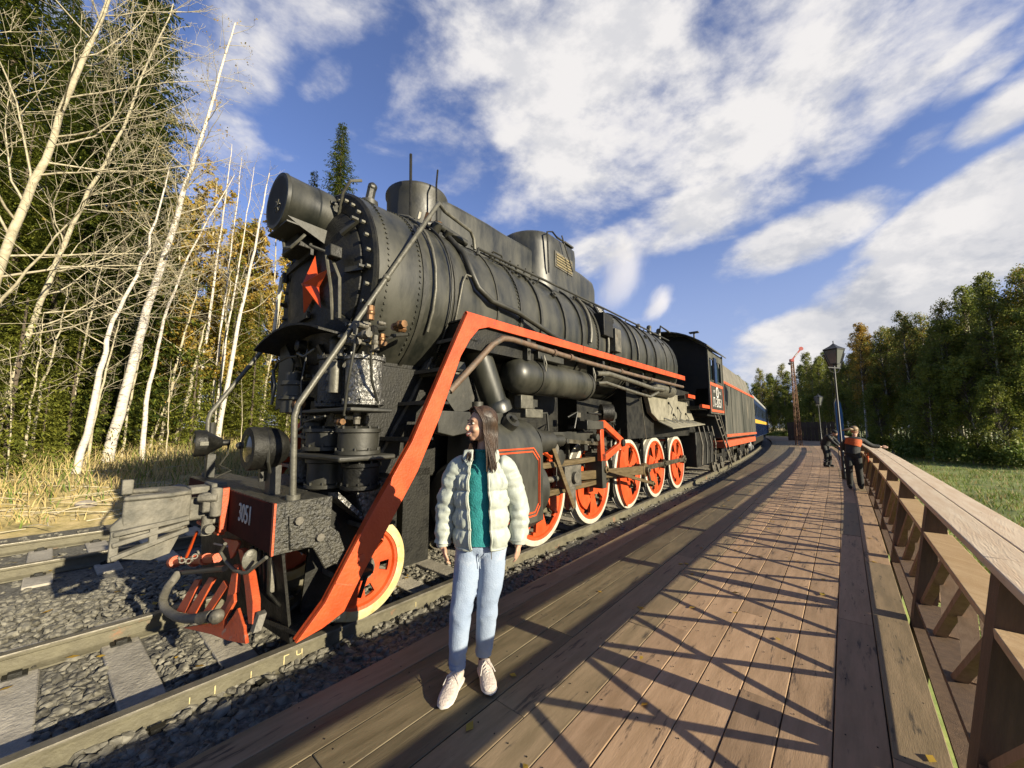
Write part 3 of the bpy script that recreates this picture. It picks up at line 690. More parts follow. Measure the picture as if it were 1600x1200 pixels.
# top handrail along the boiler, tall pole down to the buffer beam
def pole(sg):
    pts = [P(-.36, 1.14 * sg, 1.20), P(-.39, 1.15 * sg, 1.83), P(-.37, 1.15 * sg, 1.92)]
    a, b = P(-.37, 1.15 * sg, 1.92), P(.93, 1.13 * sg, 4.14)
    pts += [a.lerp(b, .5), b, P(1.00, 1.10 * sg, 4.24), P(1.22, .95 * sg, 4.30), P(1.78, .82 * sg, 4.33), P(1.86, .80 * sg, 4.26), P(1.88, .80 * sg, 4.12)]
    g = MB().tube(pts, .024, 8); m_ = a.lerp(b, .56); g.ball(m_, .04, 8, 6); g.tube([m_, m_ + P(.05, -.15 * sg, .02)], .014, 6)
    o = part(g, 'handrail', m_pipe, ang=50); part(MB().cyl(P(-.36, 1.14 * sg, 1.2), P(-.36, 1.14 * sg, 1.25), .05, 10), 'socket', m_pipe, o)
pole(1); pole(-1)
for sg in (1, -1):
    g = MB().tube([P(1.9, .82 * sg, 4.05), P(1.95, .80 * sg, 4.16), P(6.0, .80 * sg, 4.28), P(10.3, .78 * sg, 4.38)], .020, 8)
    for l in (2.3, 3.4, 4.6, 5.8, 7.0, 8.2, 9.4): g.tube([P(l, .80 * sg, 4.17 + .025 * (l - 2)), P(l, .70 * sg, 4.02 + .025 * (l - 2))], .012, 6)
    part(g, 'handrail', m_black)
# pipes on the near side of the boiler
def bpt(l, deg, dr=.03):
    a = R(deg); return P(l, math.sin(a) * (RB + dr), zc(l) + math.cos(a) * (RB + dr))
def arcpipe(l, d0, d1, r=.02, m=None, name='boiler_pipe', l1=None, n=12, dr=.04):
    l1 = l if l1 is None else l1
    pts = [bpt(l + (l1 - l) * k / n, d0 + (d1 - d0) * k / n, dr) for k in range(n + 1)]
    return part(MB().tube(pts, r, 7), name, m or m_pipe, ang=60)
arcpipe(.98, -30, 118, .018); arcpipe(1.22, 22, 130, .012, m_black)
part(MB().tube([bpt(1.5, 34, .05), bpt(1.52, 60, .05), bpt(1.55, 75, .05), bpt(1.62, 84, .06), bpt(1.85, 90, .07), bpt(2.4, 92, .08), P(3.2, 1.20, 3.12), P(3.6, 1.2, 3.08)], .038, 10), 'feed_pipe', m_black, ang=60)
part(MB().tube([bpt(1.34, 128, .04), bpt(1.32, 108, .04), bpt(1.38, 84, .04), bpt(1.44, 78, .05), bpt(1.52, 78, .05)], .014, 7), 'boiler_pipe', m_pipe, ang=60)
arcpipe(4.72, 38, 96, .035, m_pipe, l1=4.55); arcpipe(5.25, 30, 100, .03, m_pipe, l1=5.3); arcpipe(6.75, 22, 98, .025, m_black, l1=6.9)
g = MB(); c = bpt(1.36, 34, .10)
g.tube([bpt(1.22, 33, .05), c, bpt(1.52, 31, .09), bpt(1.9, 33, .05)], .05, 8); g.cyl(bpt(1.30, 38, .02), bpt(1.30, 38, .13), .06, 10); g.cyl(bpt(1.5, 38, .02), bpt(1.5, 38, .10), .05, 10)
ck = part(g, 'check_valve', m_black, ang=50)
part(MB().cyl(bpt(1.30, 26, .06), bpt(1.30, 26, .20), .045, 8).cyl(bpt(1.5, 24, .06), bpt(1.5, 24, .17), .05, 8), 'brass_cap', m_brass, ck)
part(MB().cyl(bpt(1.25, 20, .1), bpt(1.25, 20, .19), .02, 6), 'white_cap', m_white, ck)
g = MB()
for k in range(9): c = bpt(1.95 + k * .12, 37 + .5 * math.sin(k), .06); g.ball(c, .022, 6, 5); g.tube([c, c + P(.12, -.005, .01)], .008, 5)
part(g, 'linkage_rod', m_black)['kind'] = 'stuff'
g = MB().tube([bpt(2.25, 38, .06), bpt(2.35, 36, .12), bpt(2.55, 36, .12), bpt(2.6, 38, .05)], .016, 6)
for k in range(6): c = bpt(2.3 + k * .2, 40 - .2 * k, .03); g.cyl(c, c + Vector((.05, 0, .07)), .014, 6)
part(g, 'linkage_rod', m_black)
part(MB().tube([bpt(2.05, 42, .04), bpt(2.3, 44, .04), bpt(3.2, 46, .03)], .012, 6), 'linkage_rod', m_black)
# whistle and valve at the top of the smokebox
part(MB().cyl(P(.72, .12, 4.34), P(.72, .12, 4.44), .07, 10).cyl(P(.72, .12, 4.44), P(.72, .12, 4.50), .11, 10).cyl(P(.72, .12, 4.50), P(.74, .14, 4.68), .055, 8).ball(P(.74, .15, 4.69), .06, 8, 6), 'relief_valve', m_black)
# feed pump plate in the gap of the cladding, with chalk writing
g = MB().box2(P(5.02, .92, 3.50), P(5.42, 1.16, 3.95)); pl_ = part(g, 'clack_box', m_dark, boiler, bevel=.01)
part(MB().box2(P(5.46, 1.02, 3.25), P(5.74, 1.19, 3.72)), 'riveted_box', m_iron, boiler, bevel=.01)
a = R(62); n_ = Vector((math.sin(a), 0, math.cos(a))); t_ = Vector((0, 1, .02)).normalized(); u_ = n_.cross(-t_)
pc = bpt(5.35, 60, .07)
rot = Matrix((t_, t_.cross(n_) * -1, n_)).transposed()
pp = part(MB().box((0, 0, 0), (.42, .46, .02)), 'notice_plate', m_dark, boiler); pp.location = pc; pp.rotation_euler = rot.to_euler()
for k in range(3): q = part(MB().box((-.02, .17 - k * .045, .014), (.22, .014, .004)), 'paint_stroke', m_whitetext, pp)
for k, ch in enumerate(('1', '5')): txt(ch, .15, pp, m_whitetext, (-.06 + .08 * k, -.06, .014), (0, 0, 0), 'paint_stroke')
# ---- running board ----
def rz_(l): return 2.965 + .019 * (l - 1.25)
g = MB(); g.prism([P(1.22, 1.30, 3.01), P(1.36, 1.30, 2.90), P(9.75, 1.30, rz_(9.75) - .065), P(9.75, 1.30, rz_(9.75) + .055)], (.035, 0, 0))
board = part(g, 'running_board_edge', m_red, bevel=.004, fix=True)
for l in (3.85, 6.1, 8.0): part(MB().box2(P(l, 1.336, rz_(l) - .05), P(l + .012, 1.338, rz_(l) + .05)), 'joint', m_dark, board)
g = MB(); g.prism([P(1.22, -1.30, 2.99), P(1.36, -1.30, 2.90), P(9.75, -1.30, rz_(9.75) - .065), P(9.75, -1.30, rz_(9.75) + .055)], (-.035, 0, 0)); part(g, 'running_board_edge', m_red, fix=True)
for sg in (1, -1):
    g = MB(); g.prism([P(1.25, .9 * sg, 2.93), P(1.25, 1.299 * sg, 2.93), P(9.9, 1.299 * sg, rz_(9.9)), P(9.9, .9 * sg, rz_(9.9))], (0, 0, .02)); part(g, 'running_board', m_black, fix=True)
# ---- front stairs: red outer stringer, black inner one, treads ----
OUT = [(1.25, 3.01), (1.0, 2.51), (.56, 1.62), (.15, 1.0), (-.17, .47), (-.36, .27)]
INN = [(-.18, .30), (-.02, .36), (.09, .55), (.345, .92), (.63, 1.35), (.88, 1.85), (1.15, 2.50), (1.28, 2.70), (1.42, 2.85), (1.60, 2.91), (1.7, 2.955)]
for sg in (1, -1):
    g = MB(); g.prism([P(l, 1.302 * sg, z) for l, z in OUT + INN], (.034 * sg, 0, 0)); sr = part(g, 'stair_stringer', m_red, bevel=.003, fix=True, label='long orange red stair stringer' if sg > 0 else None)
    # folded inner flange along the front edge
    for (a_, b_) in zip(OUT[:-1], OUT[1:]):
        MBf = MB().beam(P(a_[0] + .012, 1.285 * sg, a_[1]), P(b_[0] + .012, 1.285 * sg, b_[1]), .05, .012, up=(0, -1, 0)); part(MBf, 'flange', m_red, sr)
    if sg > 0:
        part(MB().beam(P(-.10, 1.338, .585), P(.045, 1.338, .53), .006, .012), 'seam', m_redworn, sr)
        part(MB().cyl(P(.10, 1.336, .72), P(.10, 1.35, .72), .03, 10), 'rivet', m_redworn, sr)
    I2 = [(1.42, 2.95), (.93, 2.06), (.63, 1.56), (.34, 1.12), (.20, .82), (.06, .55), (-.07, .34), (-.33, .20)]
    I3 = [(l + .17, z - .02) for l, z in reversed(I2[:-1])]
    g = MB(); g.prism([P(l, .66 * sg, z) for l, z in I2 + [(-.05, .20)] + I3], (.045 * sg, 0, 0)); part(g, 'stair_stringer', m_crust, bevel=.003, fix=True)
    for (a_, b_) in zip(I2[:-1], I2[1:]): part(MB().beam(P(a_[0] + .02, .735 * sg, a_[1]), P(b_[0] + .02, .735 * sg, b_[1]), .07, .03, up=(0, -1, 0)), 'flange', m_iron)
    part(MB().prism([P(-.33, .68 * sg, .20), P(-.30, 1.28 * sg, .26), P(-.02, 1.28 * sg, .30), P(-.05, .68 * sg, .22)], (0, 0, .03)), 'foot_plate', m_crust, fix=True)
    for k in range(7):
        z = .55 + k * .36; l = -.02 + (z - .5) * .555
        tr_ = part(MB().box2(P(l, .705 * sg, z), P(l + .24, 1.28 * sg, z + .025)), 'tread', m_dark); part(MB().box2(P(l - .012, .72 * sg, z - .01), P(l - .001, 1.27 * sg, z + .028)), 'nosing', m_iron, tr_)
        if k in (3, 5): part(MB().prism([P(l + .05, .72 * sg, z), P(l + .22, .72 * sg, z), P(l + .22, 1.25 * sg, z), P(l + .15, 1.25 * sg, z)], (0, 0, -.03)), 'tread_bracket', m_pipe)
part(MB().prism([P(-.16, .90, .28), P(-.10, .90, 1.15), P(.42, .90, 1.15), P(.30, .90, .80), P(.12, .90, .55), P(.03, .90, .20)], (.02, 0, 0)), 'splash_guard', m_dark, fix=True)  # dark plate added to stand in for the shadow over the leading wheel
# ---- buffer beam ----
g = MB().box2(P(-.50, -1.20, .86), P(-.12, 1.20, 1.205)); beam = part(g, 'buffer_beam', m_darkred, bevel=.006)
part(MB().box2(P(-.115, -.9, .82), P(.35, .60, 1.19)), 'front_deck', m_crust, bevel=.006)
part(MB().box2(P(-.50, 1.202, .86), P(-.10, 1.225, 1.215)), 'beam_end', m_crust, beam, bevel=.004)
part(MB().box2(P(-.514, 1.195, .86), P(-.50, 1.226, 1.215)), 'beam_trim', m_redworn, beam)
g = MB(); g.prism([P(-.42, 1.226, 1.12), P(-.30, 1.226, 1.14), P(-.26, 1.226, 1.04), P(-.12, 1.226, .86), P(-.05, 1.226, .70), P(-.14, 1.226, .68), P(-.24, 1.226, .86), P(-.40, 1.226, .88)], (.02, 0, 0)); bk = part(g, 'side_bracket', m_crust, beam, bevel=.008, fix=True)
for l, z in ((-.36, 1.08), (-.20, .93)): part(MB().cyl(P(l, 1.245, z), P(l, 1.28, z), .03, 8), 'bolt', m_iron, bk)
part(MB().prism([P(-.11, 1.20, 1.0), P(-.02, 1.20, .92), P(.05, 1.2, .74), P(.10, 1.20, .52), P(.05, 1.2, .50), P(-.02, 1.2, .66), P(-.11, 1.2, .80)], (-.03, 0, 0)), 'beam_gusset', m_crust, bevel=.005, fix=True)
part(MB().prism([P(.0, 1.12, 1.22), P(.0, .95, 1.20), P(.42, .95, .85), P(.44, 1.12, .80)], (0, 0, -.05)).prism([P(.16, 1.13, 1.20), P(.42, 1.13, 1.28), P(.40, 1.13, .95), P(.26, 1.13, .88)], (-.03, 0, 0)), 'foil_cover', m_silver, fix=True, ang=30)['kind'] = 'stuff'
txt('3051', .205, beam, m_whitetext, P(-.504, .62, 1.055), (R(90), 0, 0), sx=.74)
# orange box round the coupler pocket
cp = MB().box2(P(-.56, .17, .86), P(-.505, .215, 1.24)).box2(P(-.56, -.50, .83), P(-.505, .17, .86)); part(cp, 'coupler_frame', m_redworn, beam, bevel=.006)
part(MB().box2(P(-.62, -.10, 1.02), P(-.505, .155, 1.27)).box2(P(-.60, -.32, .92), P(-.505, .10, 1.0)), 'coupler_pocket', m_coupler, beam, bevel=.015)['kind'] = 'stuff'
# ---- automatic coupler, swung to the left ----
def CPT(a, b, z):  # a forward along the coupler, b to its right
    d = Vector((-.06, -1, 0)).normalized(); r = Vector((1, -.06, 0)).normalized(); return P(-.545, .02, 0) + d * (a * .70) + r * (b * .72) + Vector((0, 0, z))
g = MB()
g.beam(CPT(0, 0, 1.06), CPT(.45, 0, 1.06), .15, .18)
cpl = part(g, 'coupler', m_coupler, bevel=.02)
def cpr(poly, z0, z1, name='jaw', m=m_coupler, bev=.014):
    g = MB(); g.prism([CPT(a, b, z0) for a, b in poly], (0, 0, z1 - z0)); return part(g, name, m, cpl, bevel=bev, fix=True)
cpr([(.28, -.20), (.28, .20), (.46, .30), (.86, .30), (.86, .22), (.60, .12), (.46, -.05), (.55, -.24), (.80, -.34), (.80, -.42), (.55, -.44), (.38, -.36)], 1.20, 1.235)
cpr([(.28, -.18), (.28, .18), (.46, .28), (.86, .28), (.86, .20), (.60, .10), (.46, -.07), (.55, -.22), (.78, -.32), (.78, -.40), (.55, -.42), (.38, -.34)], .985, 1.20)
cpr([(.30, -.10), (.30, .22), (.46, .30), (.90, .30), (.90, .22), (.62, .12)], .93, .97)
for zl, zr_ in ((.98, 1.02), (.905, .985), (.81, .93)): part(MB().beam(CPT(.30, .24, zr_), CPT(.92, .34, zl), .06, .035), 'guard_bar', m_coupler, cpl, bevel=.008)
part(MB().prism([CPT(.94, .30, .99), CPT(.94, .30, 1.03), CPT(.70, .20, 1.2), CPT(.30, .18, 1.2), CPT(.30, .18, 1.02)], CPT(0, -.10, 0) - CPT(0, 0, 0)), 'head_casting', m_coupler, cpl, bevel=.01, fix=True)
for a, b in ((.90, .265), (.60, .24), (.36, .16)): part(MB().box2(CPT(a, b + .06, .79 + (.9 - a) * .22) - Vector((.018, .025, 0)), CPT(a, b + .06, 1.0) + Vector((.018, .025, 0))), 'guard_post', m_coupler, cpl, bevel=.006)
part(MB().prism([CPT(.34, .2, .93), CPT(.86, .30, .80), CPT(.60, .26, .74), CPT(.44, .22, .76)], CPT(0, -.03, 0) - CPT(0, 0, 0)), 'lower_web', m_coupler, cpl, fix=True)
part(MB().box2(CPT(.80, -.32, 1.2) - Vector((.04, .04, 0)), CPT(.80, -.32, 1.32) + Vector((.03, .03, 0))), 'horn', m_coupler, cpl, bevel=.01)
part(MB().box2(CPT(.80, -.38, 1.0), CPT(.72, -.3, 1.18)), 'rust_patch', m_rustpipe, cpl)
part(MB().box(CPT(.10, .16, 1.12), (.13, .12, .16)).box(CPT(.20, .02, 1.22), (.16, .13, .06)).cyl(CPT(.05, .24, 1.0), CPT(.05, .24, 1.24), .045, 12).cyl(CPT(.22, .20, 1.16), CPT(.05, .30, 1.16), .035, 10), 'lock_lever', m_coupler, cpl, bevel=.012, ang=50)['kind'] = 'stuff'
part(MB().cyl(P(-.62, .10, .84), P(-.62, .10, 1.0), .04, 12).cyl(P(-.62, .10, .90), P(-.62, .20, .90), .035, 12), 'yoke_pin', m_coupler)['kind'] = 'stuff'
g = MB()
for k in range(7):
    c = CPT(.18 + .03 * k, .22 + .012 * k, .72 - .045 * math.sin(k * .5)); g.lathe([(-.006, .022), (.006, .022), (.006, .014), (-.006, .014)], c, (k % 2, 1 - k % 2, .3), 10, closed=True)
part(g, 'chain', m_iron, cpl)['kind'] = 'stuff'
# ---- cowcatcher (orange pilot) ----
pilot = part(MB().prism([P(-.488, .038, .773), P(-.476, .412, .814), P(-.481, .459, .798), P(-.510, .431, .699), P(-.517, .405, .678), P(-.495, .222, .749)], (0, .02, 0)), 'pilot', m_redworn, fix=True, bevel=.003)
def pbar(pts, name='pilot_bar', th=.022, m=None): return part(MB().prism([P(*p) for p in pts], (0, th, 0)), name, m or m_redworn, pilot, bevel=.003, fix=True)
pbar([(-.601, -.205, .397), (-.593, -.077, .424), (-.671, -.116, .163), (-.684, -.343, .121)])
pbar([(-.575, .105, .484), (-.570, .226, .502), (-.655, .120, .216), (-.670, -.087, .167)])
pbar([(-.562, .427, .526), (-.566, .553, .513), (-.631, .405, .297), (-.643, .260, .256)])
pbar([(-.525, .52, .66), (-.520, .60, .67), (-.565, .735, .515), (-.592, .700, .430), (-.637, .640, .276), (-.654, .548, .22), (-.637, .500, .284), (-.59, .63, .434)], th=.03)
pbar([(-.700, -.021, .086), (-.660, .394, .222), (-.646, .545, .271), (-.637, .66, .300), (-.577, .74, .509), (-.585, .80, .470), (-.618, .72, .335), (-.632, .78, .300), (-.605, .86, .40), (-.593, .90, .458), (-.611, 1.108, .398), (-.629, 1.219, .338), (-.647, .91, .267), (-.661, .623, .221)], 'pilot_blade')
pbar([(-.49, .475, .765), (-.489, .571, .77), (-.509, .774, .705), (-.558, 1.081, .541), (-.589, 1.195, .437), (-.593, 1.13, .422), (-.542, .844, .592), (-.515, .659, .682)], 'pilot_bar', .05)
pbar([(-.56, 1.17, .50), (-.56, 1.215, .49), (-.60, 1.25, .40), (-.60, 1.19, .40)], 'pilot_block', .05, m_iron)
part(MB().box2(P(-.40, .74, .50), P(-.36, .92, .74)), 'pilot_block', m_coupler, pilot, bevel=.006)
part(MB().prism([P(-.44, -.9, .84), P(-.40, 1.1, .84), P(-.28, 1.05, .14), P(-.40, -.8, .14)], (0, .02, 0)), 'pilot_backplate', m_dark, pilot, fix=True)
# hoses
part(MB().cyl(P(-.63, -.80, .43), P(-.60, -.36, .53), .028, 12).cyl(P(-.60, -.36, .53), P(-.58, .30, .68), .038, 12).cyl(P(-.60, -.30, .54), P(-.60, -.24, .55), .050, 12).cyl(P(-.59, .0, .61), P(-.59, .06, .625), .048, 12).cyl(P(-.635, -.86, .42), P(-.63, -.78, .44), .055, 12), 'brake_pipe_valve', m_redworn, ang=50)
part(MB().beam(P(-.60, -.56, .52), P(-.58, -.36, .78), .02, .02), 'red_strap', m_red)
hp = [P(-.62, -.52, .385), P(-.66, -.50, .40), P(-.70, -.46, .36), P(-.72, -.52, .30), P(-.73, -.60, .20), P(-.73, -.62, .14), P(-.73, -.52, .11), P(-.72, -.35, .115), P(-.72, -.10, .155), P(-.72, .22, .235), P(-.72, .56, .34)]
part(MB().tube(hp[1:], .034, 14), 'brake_hose', m_hose, ang=60)
part(MB().cyl(hp[-1], hp[-1] + P(.03, .16, .05), .042, 12).ball(hp[-1] + P(.04, .22, .06), .05, 8, 6), 'hose_coupling', m_iron)
part(MB().tube([P(-.63, -.58, .38), P(-.60, .58, .665)], .022, 10), 'hose_bar', m_pipe)
part(MB().tube([P(-.50, -.12, .70), P(-.50, .25, .745)], .008, 6), 'hose_bar', m_white)
part(MB().tube([P(-.62, .62, .86), P(-.62, .52, .78), P(-.60, .60, .72), P(-.60, .80, .70), P(-.60, .98, .72), P(-.59, 1.05, .74), P(-.54, 1.22, .86)], .013, 8).ball(P(-.56, .98, .80), (.015, .055, .075), 10, 8), 'uncoupling_rod', m_pipe, ang=60)
g = MB()
for k in range(5): g.tube([P(-.46, .7 + .09 * k, .82), P(-.44, .74 + .07 * k, .55), P(-.35, .8 + .05 * k, .42)], .013, 6)
part(g, 'small_pipe', m_dark)['kind'] = 'stuff'
# ---- marker lamps on the beam ----
def marker(w, cone):
    c = P(-.56, w, 1.585)
    g = MB()
    if cone: g.lathe([(0, .118), (0, .135), (.02, .14), (.10, .135), (.11, .125), (.20, .07), (.24, .05), (.24, .035), (.31, .03), (.31, 0)], c, (0.1, 1, 0), 26)
    else: g.lathe([(0, .145), (0, .165), (.02, .172), (.10, .166), (.11, .172), (.20, .16), (.27, .11), (.28, .04), (.34, .035), (.34, 0)], c, (0, 1, 0), 28)
    lm = part(g, 'marker_lamp', m_dark, ang=30)
    part(MB().lathe([(.006, .122), (-.01, .08), (-.014, 0)], c, (.1 if cone else 0, 1, 0), 22), 'lens', m_glass, lm)
    if cone: g = MB().box2(c + P(.12, -.035, -.36), c + P(.19, .035, -.12)).tube([c + P(.30, .01, 0), c + P(.30, .02, -.12), c + P(.24, 0, -.24), c + P(.33, .06, -.3), c + P(.2, .02, -.37)], .010, 6).cyl(c + P(.15, 0, -.14), c + P(.15, 0, .22), .028, 8)
    else: g = MB().box2(c + P(.16, -.05, -.38), c + P(.24, .05, -.14)).box2(c + P(.12, -.09, -.27), c + P(.18, -.05, -.16)).tube([c + P(.1, .155, .02), c + P(.1, .16, -.1), c + P(.14, .1, -.19)], .012, 6).ball(c + P(.0, -.17, .02), .03, 8, 6)
    part(g, 'lamp_bracket', m_black, lm)['kind'] = 'stuff'
    part(MB().box2(c + P(.02, .135, -.02), c + P(.09, .155, .02)), 'clip', m_pipe, lm)
marker(-.86, True); marker(.74, False)
# ---- under the smokebox: front shelf, pumps, cylinders ----
def curve_plate(pts, w0, w1, th): pass
# wing plate (left) and curved shelf ahead of the smokebox
part(MB().prism([P(.10, -.62, 1.95), P(.10, -.58, 2.82), P(.10, -.20, 2.45), P(.10, -.30, 2.0)], (0, .02, 0)), 'wing_plate', m_black, fix=True)
g = MB(); rings = []
for k in range(15):
    w = -.75 + 1.6 * k / 14; z = 2.78 - .14 * (2 * k / 14 - 1) ** 2
    rings.append([P(-.12, w, z), P(.30, w, z - .03), P(.30, w, z - .05), P(-.12, w, z - .02)])
part(g.loft(rings), 'front_shelf', m_dark, fix=True)
part(MB().box2(P(.34, -.9, 2.30), P(.40, .9, 2.72)), 'saddle_plate', m_ochre, label='saddle plate dusted with ochre')
part(MB().box2(P(.45, -.75, 1.2), P(2.6, .75, 2.4)), 'cylinder_saddle', m_dark, bevel=.02)
# main frames and dark centre
for w in (-.62, .62): part(MB().box2(P(.3, w - .03, .45), P(12.6, w + .03, 1.35)), 'frame_plate', m_dark)
part(MB().box2(P(2.9, -.55, 1.35), P(4.3, .55, 2.3)).box2(P(5.0, -.55, 1.2), P(8.2, .55, 2.35)), 'inner_frame', m_dark)['kind'] = 'stuff'
# air pump: tall fluted drum above a collar and a lower drum
def pump(l, w, z0, z1, r, name, m=m_black, ribs=0, flange=True):
    prof = [(0, r * .85), (0.02, r * 1.12), (.05, r * 1.12), (.06, r), (z1 - z0 - .06, r), (z1 - z0 - .05, r * 1.12), (z1 - z0 - .02, r * 1.12), (z1 - z0, r * .8)]
    g = MB().lathe(prof, P(l, w, z0), (0, 0, 1), 24)
    if flange:
        for z in (z0 + .035, z1 - .035):
            for k in range(10): a = 2 * math.pi * k / 10; g.cyl(P(l, w, z) + Vector((math.cos(a) * r * 1.06, math.sin(a) * r * 1.06, .015)), P(l, w, z) + Vector((math.cos(a) * r * 1.06, math.sin(a) * r * 1.06, .04)), .012, 6)
    return part(g, name, m, ang=35)
p1 = pump(.22, .52, 1.93, 2.46, .155, 'air_pump', m_crust)
part(MB().cyl(P(.22, .52, 2.46), P(.22, .52, 2.60), .07, 14).cyl(P(.22, .52, 2.60), P(.22, .52, 2.66), .035, 10).ball(P(.22, .52, 2.6), .075, 10, 7), 'pump_cap', m_black, p1)
p2 = pump(.22, 1.06, 1.93, 2.40, .16, 'air_pump', m_silver, flange=True)
part(MB().cyl(P(.05, .86, 2.06), P(.05, .86, 2.34), .055, 12), 'valve_chest', m_pipe, p2)
for z in (2.10, 2.20, 2.31):
    part(MB().cyl(P(.02, .78, z), P(.08, .78, z), .028, 8).tube([P(.05, .78, z), P(.05, .9, z)], .018, 6), 'union', m_iron, p2)
part(MB().cyl(P(.08, .88, 2.40), P(.08, .88, 2.50), .022, 8), 'union', m_iron, p2)
p3 = pump(.16, .55, 1.52, 1.76, .19, 'pump_body', m_black); p4 = pump(.16, .58, 1.18, 1.48, .175, 'pump_body', m_black)
pump(.20, 1.04, 1.50, 1.76, .17, 'pump_body', m_black); pump(.24, 1.04, 1.2, 1.46, .15, 'pump_body', m_dark)
pump(.18, .20, 1.62, 1.86, .10, 'pump_body', m_black); pump(.12, .22, 1.2, 1.52, .09, 'pump_body', m_crust)
g = MB(); g.box2(P(-.08, -.15, 1.47), P(.45, 1.25, 1.515)); part(g, 'pump_tray', m_black, bevel=.015)
g = MB(); g.box2(P(.0, -.05, 1.885), P(.40, 1.25, 1.92)); part(g, 'pump_tray', m_black, bevel=.01)
part(MB().lathe([(-.22, .14), (-.10, .14), (-.09, .17), (-.06, .17), (-.05, .13), (.05, .13), (.06, .15), (.10, .15), (.10, 0)], P(.05, .05, 2.12), (0, 0, 1), 18).cyl(P(.05, -.02, 2.22), P(.05, -.02, 2.32), .08, 12), 'lubricator', m_black)['kind'] = 'stuff'
part(MB().cyl(P(.02, .02, 1.98), P(.02, .24, 1.98), .055, 12).cyl(P(.02, .2, 1.98), P(.02, .3, 1.98), .03, 8), 'copper_union', m_brass, ang=40)['kind'] = 'stuff'
rp = random.Random(77)
pts_sets = [
    [P(.0, -.42, 2.05), P(-.02, -.44, 2.3), P(.0, -.36, 2.46), P(.02, -.15, 2.50), P(.02, .1, 2.48)],
    [P(-.02, -.38, 2.0), P(-.03, -.30, 2.2), P(-.02, -.42, 2.38)],
    [P(.02, .33, 2.52), P(-.02, .33, 2.2), P(.0, .32, 1.9), P(.0, .34, 1.72), P(-.04, .48, 1.80), P(-.04, .9, 1.85)],
    [P(-.04, .28, 1.4), P(-.04, .28, 1.6), P(-.04, .35, 1.72), P(-.04, .5, 1.76)],
    [P(.0, 1.3, 2.6), P(-.02, 1.30, 2.4), P(-.02, 1.22, 2.1), P(0, 1.15, 1.85)],
    [P(.3, .6, 2.7), P(.0, 1.0, 2.55), P(.2, 1.25, 2.45)],
    [P(.4, .9, 2.66), P(.2, 1.5, 2.50), P(.1, 1.6, 2.46)],
    [P(.0, .15, 2.5), P(.0, .3, 2.45), P(.05, .42, 2.52)],
    [P(.1, 1.35, 2.4), P(.15, 1.3, 2.15), P(.3, 1.2, 1.9)]]
for k, ps in enumerate(pts_sets):
    part(MB().tube([Vector(q) for q in ps], (.012, .016, .009, .014)[k % 4], 7), 'copper_pipe', m_pipe if k % 2 else m_black, ang=60)
for k in range(26):   # valves, cocks and unions clustered over the pumps
    c = P(rp.uniform(.0, .4), rp.uniform(1.0, 1.42) if k < 17 else rp.uniform(.2, 1.1), rp.uniform(2.46, 2.72) if k < 17 else rp.uniform(1.78, 1.86)); r = rp.uniform(.018, .035)
    ax = [Vector((1, 0, 0)), Vector((0, 0, 1)), Vector((0, 1, 0))][k % 3]
    part(MB().cyl(c - ax * r * 2, c + ax * r * 2, r, 7).ball(c, r * 1.25, 7, 5), 'cock', m_white if k == 20 else (m_iron if k % 4 else m_brass), ang=50)
part(MB().tube([P(.5, .9, 2.75), P(.3, 1.05, 2.68), P(.2, 1.25, 2.56)], .03, 8).tube([P(.7, 1.0, 2.7), P(.4, 1.2, 2.6)], .02, 6), 'valve_rod', m_black)
# running plate valance & dark web behind the stairs
part(MB().prism([P(.62, .64, 2.9), P(1.3, .64, 2.92), P(1.3, .64, 1.4), P(.62, .64, 1.3)], (-.03, 0, 0)), 'web_plate', m_dark, fix=True)
part(MB().prism([P(1.26, .70, 2.92), P(1.26, 1.28, 2.92), P(2.6, 1.28, 2.94), P(2.6, .70, 2.94)], (0, 0, -.3)).box2(P(1.5, .9, 2.64), P(2.1, 1.2, 2.9)), 'tool_box', m_dark, fix=True)['kind'] = 'stuff'
part(MB().prism([P(.9, 1.15, 1.92), P(1.9, 1.15, 1.92), P(1.9, 1.15, 1.78), P(1.1, 1.15, 1.66), P(.9, 1.15, 1.70)], (.14, 0, 0)), 'step_bracket', m_black, fix=True, bevel=.008)
part(MB().prism([P(1.2, 1.05, 2.5), P(1.45, 1.05, 2.5), P(1.62, 1.05, 2.1), P(1.6, 1.05, 1.98), P(1.34, 1.05, 1.9), P(1.15, 1.05, 2.1)], (.03, 0, 0)), 'steam_pipe_shield', m_black, fix=True)
for sg in (1, -1):
    sp = part(MB().lathe([(0, .21), (.06, .21), (.07, .165), (.85, .155), (.9, .19), (1.0, .19)], P(1.62, 1.02 * sg, 2.86), P(2.02, 1.14 * sg, 1.85) - P(1.62, 1.02 * sg, 2.86), 26), 'steam_pipe', m_boiler, ang=35)
part(MB().tube([P(1.03, 1.30, 2.12), P(1.62, 1.36, 2.70), P(1.78, 1.38, 2.80), P(1.95, 1.38, 2.82), P(3.8, 1.38, 2.79), P(6.2, 1.38, 2.80), P(9.3, 1.38, 2.84)], .036, 12), 'drain_pipe', m_rustpipe, ang=60)
for l in (2.9, 3.35, 5.2, 6.8): part(MB().lathe([(-.03, .04), (-.03, .05), (.03, .05), (.03, .04)], P(l, 1.38, 2.80), (0, 1, 0), 14), 'pipe_sleeve', m_rustpipe)
part(MB().cyl(P(.95, 1.27, 2.04), P(1.03, 1.30, 2.13), .022, 8), 'pipe_end', m_pipe)
for l in (2.3, 4.5, 6.4, 8.3): part(MB().box2(P(l, 1.05, 2.62), P(l + .07, 1.36, 2.9)).tube([P(l + .03, 1.38, 2.74), P(l + .03, 1.32, 2.62), P(l + .03, 1.2, 2.60)], .012, 6), 'hanger', m_black)['kind'] = 'stuff'
